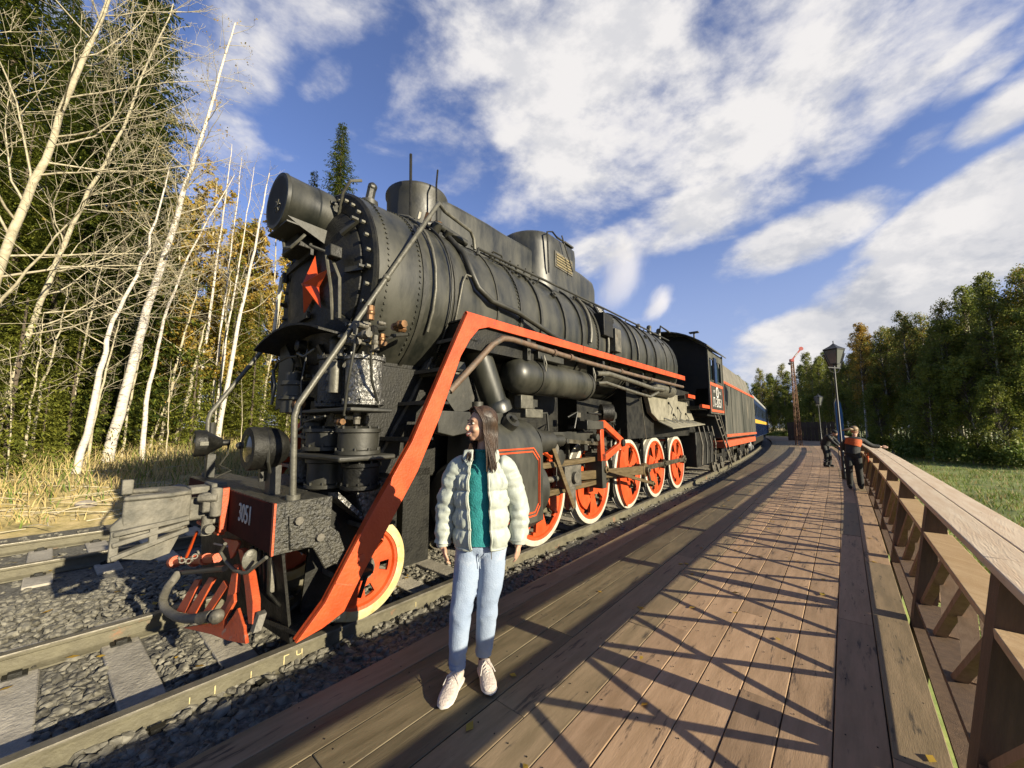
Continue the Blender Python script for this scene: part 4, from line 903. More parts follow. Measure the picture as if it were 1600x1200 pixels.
# air tank under the running board
tank = part(MB().lathe([(0, .0), (.01, .13), (.05, .19), (.12, .225), (.2, .235), (1.95, .235), (2.02, .225), (2.08, .18), (2.12, .0)], P(2.12, 1.17, 2.43), (0, 1, .005), 36), 'air_tank', m_boiler, ang=40)
for l in (2.62, 4.05):
    part(MB().lathe([(-.025, .238), (-.025, .246), (.025, .246), (.025, .238)], P(l, 1.17, 2.43), (0, 1, 0), 36), 'tank_strap', m_black, tank)
    part(MB().tube([P(l, 1.40, 2.72), P(l - .03, 1.42, 2.60), P(l, 1.43, 2.50), P(l + .03, 1.42, 2.60), P(l, 1.40, 2.72)], .010, 6), 'shackle', m_pipe, tank)
part(MB().box2(P(2.55, 1.2, 2.67), P(3.2, 1.36, 2.79)), 'bracket_box', m_black, bevel=.008)
# small pipes behind
part(MB().tube([P(4.3, 1.33, 2.66), P(4.7, 1.36, 2.70), P(6.0, 1.36, 2.66), P(7.0, 1.36, 2.62), P(7.9, 1.34, 2.66)], .045, 10), 'grey_pipe', m_pipe, ang=60)
part(MB().tube([P(4.35, 1.33, 2.50), P(4.6, 1.36, 2.53), P(6.0, 1.36, 2.45), P(6.8, 1.36, 2.42), P(7.4, 1.34, 2.56)], .03, 10), 'grey_pipe', m_pipe, ang=60)
part(MB().lathe([(0, .08), (.05, .15), (.2, .17), (1.5, .17), (1.62, .13), (1.66, 0)], P(7.4, 1.16, 2.70), (0, 1, 0), 24), 'rear_tank', m_pipe, ang=40)
part(MB().tube([P(6.4, 1.30, 2.4), P(6.9, 1.2, 1.5)], .008, 5), 'pull_rod', m_pipe)
# ---- cylinder with lined cover ----
for sg in (1, -1):
    cy = part(MB().lathe([(0, 0), (0, .36), (.03, .40), (.07, .40), (.09, .43), (1.28, .43), (1.30, .40), (1.36, .40), (1.38, .36), (1.38, 0)], P(1.30, 1.05 * sg, .95), (0, 1, 0), 36), 'cylinder', m_black, ang=35)
    rg = []
    for l in (1.34, 2.44):
        r = []
        for k in range(13):
            a = R(90 - 90 * k / 12); r.append(P(l, sg * (.95 + .54 * math.cos(a) ** .8 if True else 0), 1.45 + .42 * math.sin(a)))
        r += [P(l, 1.49 * sg, .62), P(l, 1.30 * sg, .50), P(l, .9 * sg, .50)]; rg.append(r)
    cov = part(MB().loft(rg), 'cylinder_cover', m_boiler, fix=True, ang=40)
    part(MB().cyl(P(1.95, 1.25 * sg, 1.72), P(1.95, 1.40 * sg, 1.84), .10, 16).cyl(P(1.95, 1.33 * sg, 1.78), P(1.95, 1.43 * sg, 1.87), .045, 8), 'valve_cap', m_black, cov)
    part(MB().cyl(P(1.65, 1.1 * sg, 1.80), P(1.65, 1.1 * sg, 2.05), .07, 14), 'lubricator_pot', m_black, cov)
    if sg > 0:
        ln = [(1.42, .78), (1.42, 1.44), (1.47, 1.50), (2.24, 1.50), (2.30, 1.44), (2.36, 1.38), (2.36, .80), (2.28, .70), (1.48, .70)]
        for off in (0, .045):
            sc = lambda p: (1.975 + (p[0] - 1.975) * (1 - off * 1.7), 1.1 + (p[1] - 1.1) * (1 - off * 2.2))
            for a_, b_ in zip(ln, ln[1:] + ln[:1]):
                a_, b_ = sc(a_), sc(b_); part(MB().beam(P(a_[0], 1.494, a_[1]), P(b_[0], 1.494, b_[1]), .006, .018), 'lining', m_red, cov)
part(MB().cyl(P(2.6, 1.1, 1.55), P(3.15, 1.1, 1.55), .16, 16).cyl(P(3.15, 1.1, 1.55), P(3.5, 1.1, 1.55), .09, 12).cyl(P(2.7, 1.1, 1.55), P(2.78, 1.1, 1.55), .2, 16), 'piston_valve', m_black, ang=35)['kind'] = 'stuff'
# ---- wheels ----
def wheel(l, r, hub, cwt, tyre_m, leading=False):
    """one outside wheel disc, axis along W; built at origin facing +W"""
    e = thing('wheel', '', 'x', (0, 0, 0)); del e['label']; del e['category']; e.parent = loco; e.location = P(l, .0, r)
    return e
def polar_plate(rs, nth, hole, x0, x1):
    v = []; f = []; nr = len(rs)
    for x in (x0, x1):
        for r in rs:
            for j in range(nth): a = 2 * math.pi * j / nth; v.append(Vector((x, r * math.cos(a), r * math.sin(a))))
    def ix(s, i, j): return s * nr * nth + i * nth + j % nth
    solid = lambda i, j: 0 <= i < nr - 1 and not hole(i, j % nth)
    for i in range(nr - 1):
        for j in range(nth):
            if not solid(i, j): continue
            f.append((ix(0, i, j), ix(0, i + 1, j), ix(0, i + 1, j + 1), ix(0, i, j + 1))); f.append((ix(1, i, j), ix(1, i, j + 1), ix(1, i + 1, j + 1), ix(1, i + 1, j)))
            if not solid(i, j + 1): f.append((ix(0, i, j + 1), ix(0, i + 1, j + 1), ix(1, i + 1, j + 1), ix(1, i, j + 1)))
            if not solid(i, j - 1): f.append((ix(0, i, j), ix(1, i, j), ix(1, i + 1, j), ix(0, i + 1, j)))
            if not solid(i + 1, j): f.append((ix(0, i + 1, j), ix(1, i + 1, j), ix(1, i + 1, j + 1), ix(0, i + 1, j + 1)))
            if not solid(i - 1, j): f.append((ix(0, i, j), ix(0, i, j + 1), ix(1, i, j + 1), ix(1, i, j)))
    m = MB(); m.add(v, f); return m
def mk(name, m, mt, ang=35, bevel=0): return m.mesh(name, mt, True, ang)
def tyre_mesh(R_, mt): return MB().lathe([(-.07, R_ - .075), (-.07, R_ + .028), (-.045, R_ + .03), (-.035, R_ + .002), (.065, R_ - .003), (.07, R_ - .012), (.07, R_ - .085)], (0, 0, 0), (1, 0, 0), 56, closed=True).mesh('tyre', mt, True, 30)
drv_tyre, lead_tyre = tyre_mesh(.75, m_white), tyre_mesh(.45, m_yellow)
drv_web = polar_plate([.13, .20, .27, .36, .46, .56, .615, .67], 60, lambda i, j: (i in (2, 3, 4) and j % 10 in (2, 3, 4, 5, 6)) or (i in (1, 5) and j % 10 in (3, 4, 5)), .0, .05).mesh('wheel_centre', m_red, True, 35)
drv_ring = MB().lathe([(.03, .60), (.075, .625), (.08, .665), (.03, .67)], (0, 0, 0), (1, 0, 0), 56, closed=True).mesh('inner_rim', m_red, True, 35)
drv_hub = MB().lathe([(0, .17), (.10, .16), (.12, .12), (.12, 0)], (0, 0, 0), (1, 0, 0), 24).mesh('hub', m_red, True, 35)
lead_web = polar_plate([.08, .13, .19, .24, .29, .34, .38], 36, lambda i, j: i in (2, 3) and j % 6 in (2, 3) , .0, .03).mesh('wheel_centre', m_red, True, 35)
lead_ring = MB().lathe([(.02, .32), (.055, .34), (.06, .372), (.02, .38)], (0, 0, 0), (1, 0, 0), 48, closed=True).mesh('inner_rim', m_red, True, 35)
lead_hub = MB().lathe([(0, .12), (.07, .11), (.09, .10), (.09, .03), (.05, .03), (.05, 0)], (0, 0, 0), (1, 0, 0), 24).mesh('hub', m_iron, True, 35)
cw = MB()
_a = [R(-52 + 104 * k / 14) for k in range(15)]
cw.prism([(.052, .62 * math.cos(a), .62 * math.sin(a)) for a in _a] + [(.052, .30 * math.cos(a), .44 * math.sin(a)) for a in reversed(_a[::7])], (.05, 0, 0)); cw_me = cw.mesh('counterweight', m_red, True, 35)
def add(me, name, parent, loc=(0, 0, 0), rot=(0, 0, 0), scale=None):
    o = bpy.data.objects.new(name, me); COL.objects.link(o); o.parent = parent; o.location = loc; o.rotation_euler = rot
    if scale: o.scale = scale
    return o
WL = [3.28, 5.0, 6.72, 8.47, 10.32]
for sg in (1, -1):
    for i, l in enumerate(WL):
        # local: +X outward
        t = add(drv_web, 'wheel', loco, (sg * .78, l, .75), (R(40), 0, 0 if sg > 0 else R(180)))
        for me, nm in ((drv_tyre, 'tyre'), (drv_ring, 'inner_rim'), (drv_hub, 'hub')): add(me, nm, t)
        cwo = add(cw_me, 'counterweight', t, rot=(R(150), 0, 0), scale=(1.3, 1, 1.25) if i == 2 else (1, 1, .8))
    t = add(lead_web, 'wheel', loco, (sg * .78, .42, .45), (R(20), 0, 0 if sg > 0 else R(180)))
    for me, nm in ((lead_tyre, 'tyre'), (lead_ring, 'inner_rim'), (lead_hub, 'hub')): add(me, nm, t)
for l in WL + [.42]: part(MB().cyl(P(l, -.76, .75 if l > 1 else .45), P(l, .76, .75 if l > 1 else .45), .1, 14), 'axle', m_dark)
# leading truck frame, guard iron, sand pipes
part(MB().beam(P(.0, .90, .45), P(.42, .90, .42), .03, .06).cyl(P(.42, .86, .45), P(.42, .92, .45), .06, 12).beam(P(.42, .92, .45), P(.33, .94, .24), .02, .03), 'axle_link', m_dark)['kind'] = 'stuff'
part(MB().box2(P(.9, .55, .3), P(1.25, .75, 1.3)), 'guard_iron', m_dark)
# brake shoes and hangers, springs
for i, l in enumerate(WL):
    r = []
    for k in range(9):
        a = R(150 + 60 * k / 8); r.append(P(l + .80 * math.cos(a), .72, .75 + .80 * math.sin(a)))
    for k in range(8, -1, -1):
        a = R(150 + 60 * k / 8); r.append(P(l + .86 * math.cos(a), .72, .75 + .86 * math.sin(a)))
    part(MB().prism(r, (.12, 0, 0)), 'brake_shoe', m_crust, fix=True)
    part(MB().beam(P(l - .86, .84, 1.5), P(l - .86, .84, .5), .03, .06), 'brake_hanger', m_crust)
    g = MB()
    for k in range(6): g.box2(P(l - .5 + k * .07, .62, 1.52 + k * .035), P(l + .5 - k * .07, .74, 1.55 + k * .035))
    part(g, 'leaf_spring', m_dark)['kind'] = 'stuff'
# rods
def rod(a, b, h0, h1, th, name, m, ends=True, r=.12):
    a = Vector(a); b = Vector(b); d = (b - a).normalized(); u = Vector((1, 0, 0)).cross(d).normalized()
    g = MB(); g.prism([a + u * h0 / 2, b + u * h1 / 2, b - u * h1 / 2, a - u * h0 / 2], (th, 0, 0))
    if ends:
        for c, rr in ((a, r), (b, r)): g.cyl(c - Vector((.012, 0, 0)), c + Vector((th + .012, 0, 0)), rr, 20); g.cyl(c, c + Vector((th + .045, 0, 0)), rr * .42, 8)
    return part(g, name, m, bevel=.004, fix=True)
ph = R(25); px_, pz_ = .33 * math.cos(ph), .33 * math.sin(ph) * .45
pins = [P(l + px_, .93, .75 + pz_) for l in WL]
for a, b in zip(pins[:-1], pins[1:]): rod(a, b, .11, .11, .05, 'coupling_rod', m_rod)
rod(P(3.75, 1.06, .98), pins[2] + Vector((.13, 0, 0)), .13, .19, .06, 'main_rod', m_wood_oil, r=.15)
rod(pins[2] + Vector((.22, 0, .0)), pins[2] + P(.12, .22, -.30), .09, .07, .04, 'return_crank', m_rod, r=.07)
rod(pins[2] + P(.12, .27, -.30), P(4.75, 1.22, 1.02), .06, .06, .04, 'eccentric_rod', m_wood_oil, r=.06)
part(MB().box2(P(2.7, 1.0, 1.16), P(4.75, 1.12, 1.24)), 'slide_bar', m_wood_oil, bevel=.006); part(MB().box2(P(2.7, 1.0, .76), P(4.75, 1.12, .84)), 'slide_bar', m_wood_oil, bevel=.006)
part(MB().box2(P(3.45, .98, .84), P(3.95, 1.2, 1.16)).box2(P(3.6, 1.1, .5), P(3.8, 1.18, .9)).cyl(P(3.72, 1.1, .98), P(3.72, 1.26, .98), .09, 14), 'crosshead', m_iron, bevel=.006)['kind'] = 'stuff'
part(MB().cyl(P(2.6, 1.05, .98), P(3.5, 1.05, .98), .045, 12), 'piston_rod', m_iron)
part(MB().beam(P(3.0, 1.20, 1.65), P(3.62, 1.24, .55), .03, .07), 'combination_lever', m_wood_oil)
part(MB().box2(P(4.62, .9, .7), P(4.78, 1.24, 1.3)), 'motion_bracket', m_black, bevel=.01)
part(MB().beam(P(3.5, 1.12, 1.55), P(4.9, 1.18, 1.45), .04, .06), 'radius_rod', m_rod)
part(MB().cyl(P(3.4, 1.08, 1.3), P(3.4, 1.16, 1.3), .12, 14).box2(P(3.2, 1.0, 1.5), P(4.6, 1.1, 1.68)).box2(P(4.0, 1.1, 1.72), P(4.6, 1.3, 1.86)), 'link_box', m_black, bevel=.008)['kind'] = 'stuff'
# red D shaped motion hanger
dh = [(4.58, 1.86), (4.60, 1.17), (4.78, 1.15), (5.55, 1.38), (5.58, 1.54), (4.78, 1.88)]
di = [(4.72, 1.74), (4.73, 1.29), (4.80, 1.28), (5.40, 1.45), (5.40, 1.50), (4.80, 1.74)]
g = MB(); n = len(dh); v = [P(l, 1.16, z) for l, z in dh] + [P(l, 1.16, z) for l, z in di] + [P(l, 1.24, z) for l, z in dh] + [P(l, 1.24, z) for l, z in di]
f = []
for k in range(n):
    j = (k + 1) % n; f += [(k, j, n + j, n + k), (2 * n + k, 3 * n + k, 3 * n + j, 2 * n + j), (k, 2 * n + k, 2 * n + j, j), (n + k, n + j, 3 * n + j, 3 * n + k)]
g.add(v, f); part(g, 'motion_hanger', m_red, bevel=.012, fix=True, label='orange red D shaped hanger')
part(MB().prism([P(4.7, .95, 1.15), P(4.95, .95, 1.2), P(5.05, .95, .85), P(4.95, .95, .55), P(4.6, .95, .6), P(4.62, .95, .85)], (.03, 0, 0)), 'red_plate', m_red, fix=True)
part(MB().cyl(P(5.5, 1.2, 1.46), P(5.5, 1.28, 1.46), .07, 12).cyl(P(4.9, 1.1, 2.02), P(5.05, 1.25, 2.02), .16, 14).tube([P(4.3, 1.15, 2.0), P(4.9, 1.15, 1.98), P(5.4, 1.15, 1.8)], .02, 6), 'reverser_crank', m_dark)['kind'] = 'stuff'
for k in range(34):   # clutter of levers, oil pots and pipes in the motion
    l = rp.uniform(2.6, 5.9); w = rp.uniform(.9, 1.15); z = rp.uniform(1.25, 2.1); c = P(l, w, z); q = rp.random()
    g = MB()
    if q < .4: g.box(c, (.06 + rp.random() * .1, .08 + rp.random() * .18, .05 + rp.random() * .12))
    elif q < .7: g.cyl(c, c + Vector((.1, 0, 0)), rp.uniform(.03, .09), 10)
    else: g.tube([c, c + P(rp.uniform(-.1, .4), .02, rp.uniform(-.1, .1)), c + P(rp.uniform(-.2, .5), .04, rp.uniform(-.4, -.1))], rp.uniform(.01, .022), 6)
    part(g, 'motion_fitting', m_iron if k % 5 == 0 else m_black, bevel=.004)
part(MB().box2(P(2.35, 1.1, 2.0), P(2.62, 1.22, 2.18)).box2(P(2.45, 1.12, 1.88), P(2.85, 1.22, 2.0)), 'pump_bracket', m_pipe, bevel=.01)['kind'] = 'stuff'
# ---- ash pan and firebox side ----
g = MB(); g.prism([P(7.4, .95, 2.64), P(10.6, .95, 2.68), P(11.6, .95, 1.98), P(8.2, .95, 1.92), P(7.7, .95, 2.1)], (.12, 0, 0)); part(g, 'ash_pan', m_cream, fix=True, bevel=.01)
part(MB().prism([P(8.3, .9, 1.98), P(11.6, .9, 2.0), P(11.7, 1.36, 1.86), P(8.35, 1.36, 1.74)], (0, 0, -.025)), 'ash_pan_hood', m_cream, fix=True)
part(MB().box2(P(6.6, -.9, 1.5), P(12.4, .9, 2.9)), 'firebox', m_dark)
for l in (8.6, 9.3, 10.0, 10.7): part(MB().beam(P(l, 1.08, 1.99), P(l + .2, 1.3, 1.88), .02, .03), 'hood_rib', m_black)
for l, z in ((9.0, 2.4), (9.8, 2.3), (10.6, 2.15), (9.4, 2.1)): part(MB().cyl(P(l, 1.07, z), P(l, 1.10, z), .035, 8).tube([P(l, 1.1, z), P(l + .05, 1.16, z - .15), P(l, 1.14, z - .3)], .012, 6), 'wash_plug', m_dark)
# ---- cab ----
CW = 1.50
cab = part(MB().prism([P(11.9, CW, 4.25), P(14.15, CW, 4.25), P(14.15, CW, 2.22), P(11.9, CW, 2.22), P(11.9, CW, 3.35), P(12.55, CW, 3.35), P(12.55, CW, 3.45), P(11.9, CW, 3.45)], (-.03, 0, 0)), 'cab_side', m_tender, fix=True) if False else None
g = MB()
g.box2(P(11.85, CW - .03, 2.20), P(14.1, CW, 3.30)).box2(P(11.85, CW - .03, 4.02), P(14.1, CW, 4.30)).box2(P(11.85, CW - .03, 3.30), P(12.10, CW, 4.02)).box2(P(12.62, CW - .03, 3.30), P(12.95, CW, 4.02)).box2(P(13.75, CW - .03, 3.30), P(14.1, CW, 4.02))
cab = part(g, 'cab_side', m_tender)
part(MB().box2(P(12.10, CW - .06, 3.30), P(12.62, CW - .05, 4.02)).box2(P(12.95, CW - .06, 3.3), P(13.75, CW - .05, 4.02)), 'window', mat('cab window glass', (.03, .05, .06), rough=.08, spec=.9), cab)
for l0, l1 in ((12.10, 12.62), (12.95, 13.75)):
    for a_, b_ in (((l0, 3.30), (l1, 3.30)), ((l0, 4.02), (l1, 4.02)), ((l0, 3.3), (l0, 4.02)), ((l1, 3.3), (l1, 4.02))):
        part(MB().beam(P(a_[0], CW + .004, a_[1]), P(b_[0], CW + .004, b_[1]), .02, .035), 'window_frame', m_black, cab)
part(MB().box2(P(12.62, CW + .01, 3.25), P(12.95, CW + .05, 4.1)), 'sliding_shutter', m_blue, cab)
part(MB().box2(P(11.82, CW, 2.2), P(11.9, CW + .03, 4.3)), 'corner_post', m_pipe, cab)
part(MB().box2(P(14.1, CW - .02, 1.6), P(14.2, CW + .02, 4.35)), 'corner_post', m_pipe, cab)
part(MB().box2(P(11.9, -CW, 2.2), P(14.1, -CW + .03, 4.3)), 'cab_side', m_tender)
g = MB(); g.prism([P(11.85, -1.5, 2.3), P(11.85, -1.5, 4.3), P(11.85, -.9, 4.75), P(11.85, 0, 4.92), P(11.85, .9, 4.75), P(11.85, 1.5, 4.3), P(11.85, 1.5, 3.0), P(11.85, 1.12, 3.0), P(11.85, 1.0, 2.3)], (0, .04, 0)); part(g, 'cab_front', m_dark, fix=True)
rg = []
for l in (11.3, 14.35):
    up_ = []; lo_ = []
    for k in range(17):
        w = -1.62 + 3.24 * k / 16; z = 4.95 - .62 * abs(w / 1.62) ** 2.2; up_.append(P(l, w, z)); lo_.append(P(l, w, z - .04))
    rg.append(up_ + lo_[::-1])
roof = part(MB().loft(rg), 'cab_roof', m_tender, fix=True, ang=40)
part(MB().box2(P(12.2, -.5, 4.95), P(13.2, .5, 5.06)), 'roof_hatch', m_black, roof)
part(MB().cyl(P(12.9, .9, 4.7), P(12.9, .9, 5.12), .03, 8).box2(P(12.8, .75, 5.10), P(13.0, 1.05, 5.14)), 'roof_vent', m_black, roof)
np_ = part(MB().box2(P(11.95, CW + .003, 2.26), P(13.95, CW + .016, 3.22)), 'number_board', m_black, cab)
for z0, z1 in ((3.12, 3.22), (2.26, 2.34)): part(MB().box2(P(11.95, CW + .017, z0), P(13.95, CW + .026, z1)), 'red_band', m_redworn, cab)
for l0 in (11.95, 13.89): part(MB().box2(P(l0, CW + .017, 2.34), P(l0 + .06, CW + .026, 3.12)), 'red_band', m_redworn, cab)
RT = (R(90), 0, R(90))
txt('Л-3051', .44, loco, m_whitetext, P(12.95, CW + .02, 2.56), RT, sx=1.05)
g = MB().lathe([(0, .13), (.008, .13), (.008, .20), (0, .20)], P(12.95, CW + .018, 2.93), (1, 0, 0), 12, closed=True); part(g, 'gear_emblem', m_whitetext, cab)
txt('з', .25, loco, m_whitetext, P(12.95, CW + .02, 2.95), RT); txt('окт', .16, loco, m_whitetext, P(12.5, CW + .02, 2.95), RT); txt('ж.д', .16, loco, m_whitetext, P(13.4, CW + .02, 2.95), RT)
part(MB().box2(P(10.0, 1.25, 2.60), P(10.75, 1.335, 2.70)), 'red_step_edge', m_red); part(MB().box2(P(10.85, 1.42, 2.34), P(11.85, 1.50, 2.44)), 'red_step_edge', m_red)
part(MB().box2(P(10.8, .9, 2.3), P(11.9, 1.42, 2.40)).box2(P(9.9, .9, 2.56), P(10.8, 1.26, 2.66)), 'cab_step', m_dark)['kind'] = 'stuff'
part(MB().box2(P(11.9, -1.4, 2.12), P(14.1, 1.4, 2.2)), 'cab_floor', m_dark)
lad = part(MB().beam(P(12.15, 1.56, 2.15), P(14.3, 1.60, .40), .03, .05), 'cab_ladder', m_iron)
part(MB().beam(P(12.65, 1.56, 2.15), P(14.6, 1.60, .55), .03, .05), 'ladder_rail', m_iron, lad)
for k in range(6): a = P(12.15, 1.56, 2.15).lerp(P(14.3, 1.6, .4), (k + .6) / 6.6); part(MB().beam(a, a + P(.45, 0, .05), .03, .025), 'ladder_rung', m_iron, lad)
part(MB().tube([P(13.3, 1.5, 2.2), P(13.9, 1.55, 1.4), P(14.1, 1.55, .9)], .02, 6), 'grab_rail', m_iron, lad)
# safety valves and fittings ahead of the cab
for l, w in ((9.9, 0), (10.3, .2), (10.6, -.2), (10.9, .3)): part(MB().cyl(P(l, w, 4.4), P(l, w, 4.86), .07, 10).ball(P(l, w, 4.88), .08, 8, 6), 'safety_valve', m_black)
part(MB().tube([P(10.9, .3, 4.7), P(10.8, .4, 5.0), P(11.2, .5, 4.9), P(11.6, .6, 4.75)], .03, 8), 'steam_elbow', m_black)
# ---- trailing gear under the cab ----
part(MB().box2(P(11.6, .6, .5), P(14.0, 1.1, 1.6)), 'injector_block', m_dark, bevel=.03)
for k in range(4):
    l = 11.5 + k * .62; part(MB().tube([P(l, 1.2, 1.8), P(l + .1, 1.28, 1.2), P(l + .05, 1.25, .6)], .025, 6), 'injector_pipe', m_iron if k % 3 == 0 else m_black)
part(MB().prism([P(13.1, 1.3, .5), P(13.6, 1.3, .5), P(13.4, 1.3, .22)], (.05, 0, 0)), 'sand_nozzle', m_iron, fix=True)

# ================= tender and carriages, following the curve =================
def on_track(s):
    c = ST(s, track_t(s) - .795); e = ST(s + .1, track_t(s + .1) - .795); d = (e - c).normalized()
    return c, -math.atan2(d.x, d.y)
def bogie(parent, l, mt, n=2, W_=1.0):
    bg = part(MB().box2(P(l - 1.2, W_ - .05, .5), P(l + 1.2, W_ + .03, .72)).box2(P(l - .3, W_ - .08, .35), P(l + .3, W_ + .05, .95)), 'bogie_frame', mt, parent, bevel=.02); bg['kind'] = 'stuff'
    for k in (-.9, .9):
        for w in (.78, -.78):
            o = part(MB().lathe([(-.06, .38), (-.06, .50), (-.03, .50), (-.03, .475), (.06, .47), (.06, .40), (.02, .38), (.02, .12), (.08, .1), (.08, 0)], P(l + k, w, .475), (1 if w > 0 else -1, 0, 0), 28), 'wheel', m_iron, parent, ang=35)
        part(MB().box2(P(l + k - .13, W_ - .02, .35), P(l + k + .13, W_ + .10, .62)).cyl(P(l + k, W_ + .1, .48), P(l + k, W_ + .13, .48), .1, 10), 'axle_box', m_iron if mt is m_dark else mt, parent, bevel=.01)['kind'] = 'stuff'
c, rz0 = on_track(15.95)
tender = thing('tender', 'dusty black coal tender with faded red stripe coupled behind the locomotive cab', 'tender', c, rz0)
TL = 9.6
m_bunker = mat('brown dusty bunker plate', (.13, .12, .09), (.22, .20, .16), 1.6, .7, 0, .2, 20)
part(MB().box2(P(0, -1.5, 1.35), P(TL, 1.5, 3.45)), 'tank', m_tender, tender, bevel=.02)
part(MB().prism([P(.05, 1.48, 3.46), P(.05, 1.30, 4.32), P(TL - 1.4, 1.30, 4.25), P(TL - 1.2, 1.48, 3.46)], (-.05, 0, 0)).prism([P(.05, -1.48, 3.46), P(.05, -1.30, 4.32), P(TL - 1.4, -1.30, 4.25), P(TL - 1.2, -1.48, 3.46)], (.05, 0, 0)).box2(P(.05, -1.3, 3.46), P(TL - 1.4, 1.3, 3.9)), 'coal_bunker', m_bunker, tender, fix=True)['kind'] = 'stuff'
part(MB().box2(P(0, 1.502, 3.40), P(TL, 1.52, 3.50)), 'red_line', m_redworn, tender)
part(MB().box2(P(0, 1.502, 1.40), P(TL, 1.53, 1.50)), 'red_line', m_redworn, tender)
part(MB().box2(P(-.1, -1.3, 1.0), P(TL + .1, 1.45, 1.25)), 'tender_frame', m_redworn, tender, bevel=.01)
for k in (1, 4, 7): part(MB().box2(P(.5 + k * 1.05, 1.502, 1.52), P(.53 + k * 1.05, 1.515, 3.38)), 'seam_strip', m_tender, tender)
g = MB()
cr = random.Random(4)
for _ in range(260): g.ball((cr.uniform(-1.2, 1.2), cr.uniform(.3, TL - 1.6), 3.95 + cr.uniform(0, .2)), cr.uniform(.06, .16), 5, 4)
part(g, 'coal', m_dark, tender)['kind'] = 'stuff'
bogie(tender, 2.0, m_dark); bogie(tender, 7.2, m_dark)
part(MB().cyl(P(TL - .5, .3, 3.4), P(TL - .5, .3, 3.75), .3, 14), 'water_hatch', m_tender, tender)
m_cwin = mat('carriage window glass', (.04, .05, .06), rough=.1, spec=.8)
def carriage(s0, L, lab):
    c, rz1 = on_track(s0); c2, _ = on_track(s0 + L); d = (c2 - c).normalized(); e = thing('railway_carriage', lab, 'carriage', c, -math.atan2(d.x, d.y), 'blue carriages behind the tender')
    part(MB().box2(P(.3, -1.48, 1.15), P(L - .3, 1.48, 3.55)), 'body', m_blue, e, bevel=.03)
    part(MB().box2(P(.3, 1.482, 2.02), P(L - .3, 1.50, 2.26)), 'yellow_stripe', m_stripe, e)
    for k in range(int((L - 1.6) / .34)): part(MB().box2(P(.7 + k * .34, 1.482, 1.2), P(.74 + k * .34, 1.505, 1.98)), 'rib', m_blue, e)
    k = 0; l = 1.6
    while l < L - 2:
        w_ = part(MB().box2(P(l, 1.482, 2.48), P(l + 1.0, 1.49, 3.2)), 'window', m_cwin, e)
        part(MB().box2(P(l - .05, 1.482, 3.2), P(l + 1.05, 1.51, 3.26)), 'window_frame', m_blue, w_); part(MB().box2(P(l - .05, 1.482, 2.42), P(l + 1.05, 1.51, 2.48)), 'window_frame', m_blue, w_); l += 1.75
    part(MB().box2(P(.45, 1.482, 1.25), P(1.2, 1.50, 3.3)), 'door', m_blue, e); part(MB().box2(P(.5, 1.50, 3.0), P(.8, 1.51, 3.25)), 'number_plate', m_whitetext, e)
    part(MB().beam(P(.38, 1.53, 1.6), P(.38, 1.53, 2.8), .03, .03), 'grab_rail', m_white, e)
    rg = []
    for l in (.25, L - .25):
        up_ = [P(l, 1.52 * math.sin(R(-90 + 180 * k / 16)), 3.53 + .62 * math.cos(R(-90 + 180 * k / 16)) ** .8 if abs(k - 8) < 8 else 3.53) for k in range(17)]
        rg.append(up_ + [P(l, 1.50, 3.50), P(l, -1.50, 3.50)])
    part(MB().loft(rg), 'roof', m_roofgrey, e, fix=True, ang=40)
    part(MB().cyl(P(.9, .3, 4.1), P(.9, .3, 4.4), .14, 10).box2(P(.7, .1, 4.38), P(1.1, .5, 4.44)), 'chimney_cowl', m_dark, e)
    part(MB().box2(P(0, -.6, 1.2), P(.3, .6, 3.4)), 'gangway', m_dark, e)
    part(MB().box2(P(3.5, -1.2, .6), P(L - 6, 1.2, 1.12)), 'underframe', m_dark, e); bogie(e, 2.6, m_roofgrey, W_=1.05); bogie(e, L - 2.6, m_roofgrey, W_=1.05)
    return e
carriage(25.9, 23.5, 'nearest dark blue passenger carriage with a yellow stripe, right behind the tender')
carriage(49.8, 23.5, 'farther blue carriage at the tail of the train, mostly hidden by the first')
# ================= people =================
m_skin = mat('skin', (.62, .36, .24), (.70, .43, .30), 8, .5, spec=.4)
m_lips = mat('lips', (.45, .13, .11), rough=.4); m_eye = mat('eye', (.03, .02, .015), rough=.15); m_teeth = mat('teeth', (.8, .77, .7), rough=.3)
m_hair = mat('dark brown hair', (.028, .015, .008), (.095, .052, .026), 30, .5, 0, .2, 80, stretch=(1, 1, .15), spec=.4)
m_puff = mat('pale sage puffer nylon', (.52, .57, .50), (.60, .65, .57), 5, .55, 0, .25, 26, spec=.4)
m_teal = mat('teal fleece', (.012, .26, .27), (.02, .33, .33), 30, .85, 0, .4, 90)
m_jean = mat('light blue denim', (.34, .44, .62), (.46, .56, .72), 3, .85, 0, .25, 120, c3=(.56, .64, .78), s3=3, t3=.55)
m_shoe = mat('off white trainer mesh', (.80, .70, .60), (.70, .58, .50), 30, .7, 0, .5, 90)
m_sole = mat('white trainer sole', (.82, .76, .68), rough=.5)
def ell(mb, c, r, ax=None, n=20, m=14):
    """ellipsoid with axes matrix ax (columns)"""
    g = MB().ball((0, 0, 0), 1, n, m); M_ = ax or Matrix.Identity(3)
    mb.add([Vector(c) + M_ @ Vector((v[0] * r[0], v[1] * r[1], v[2] * r[2])) for v in g.v], g.f)
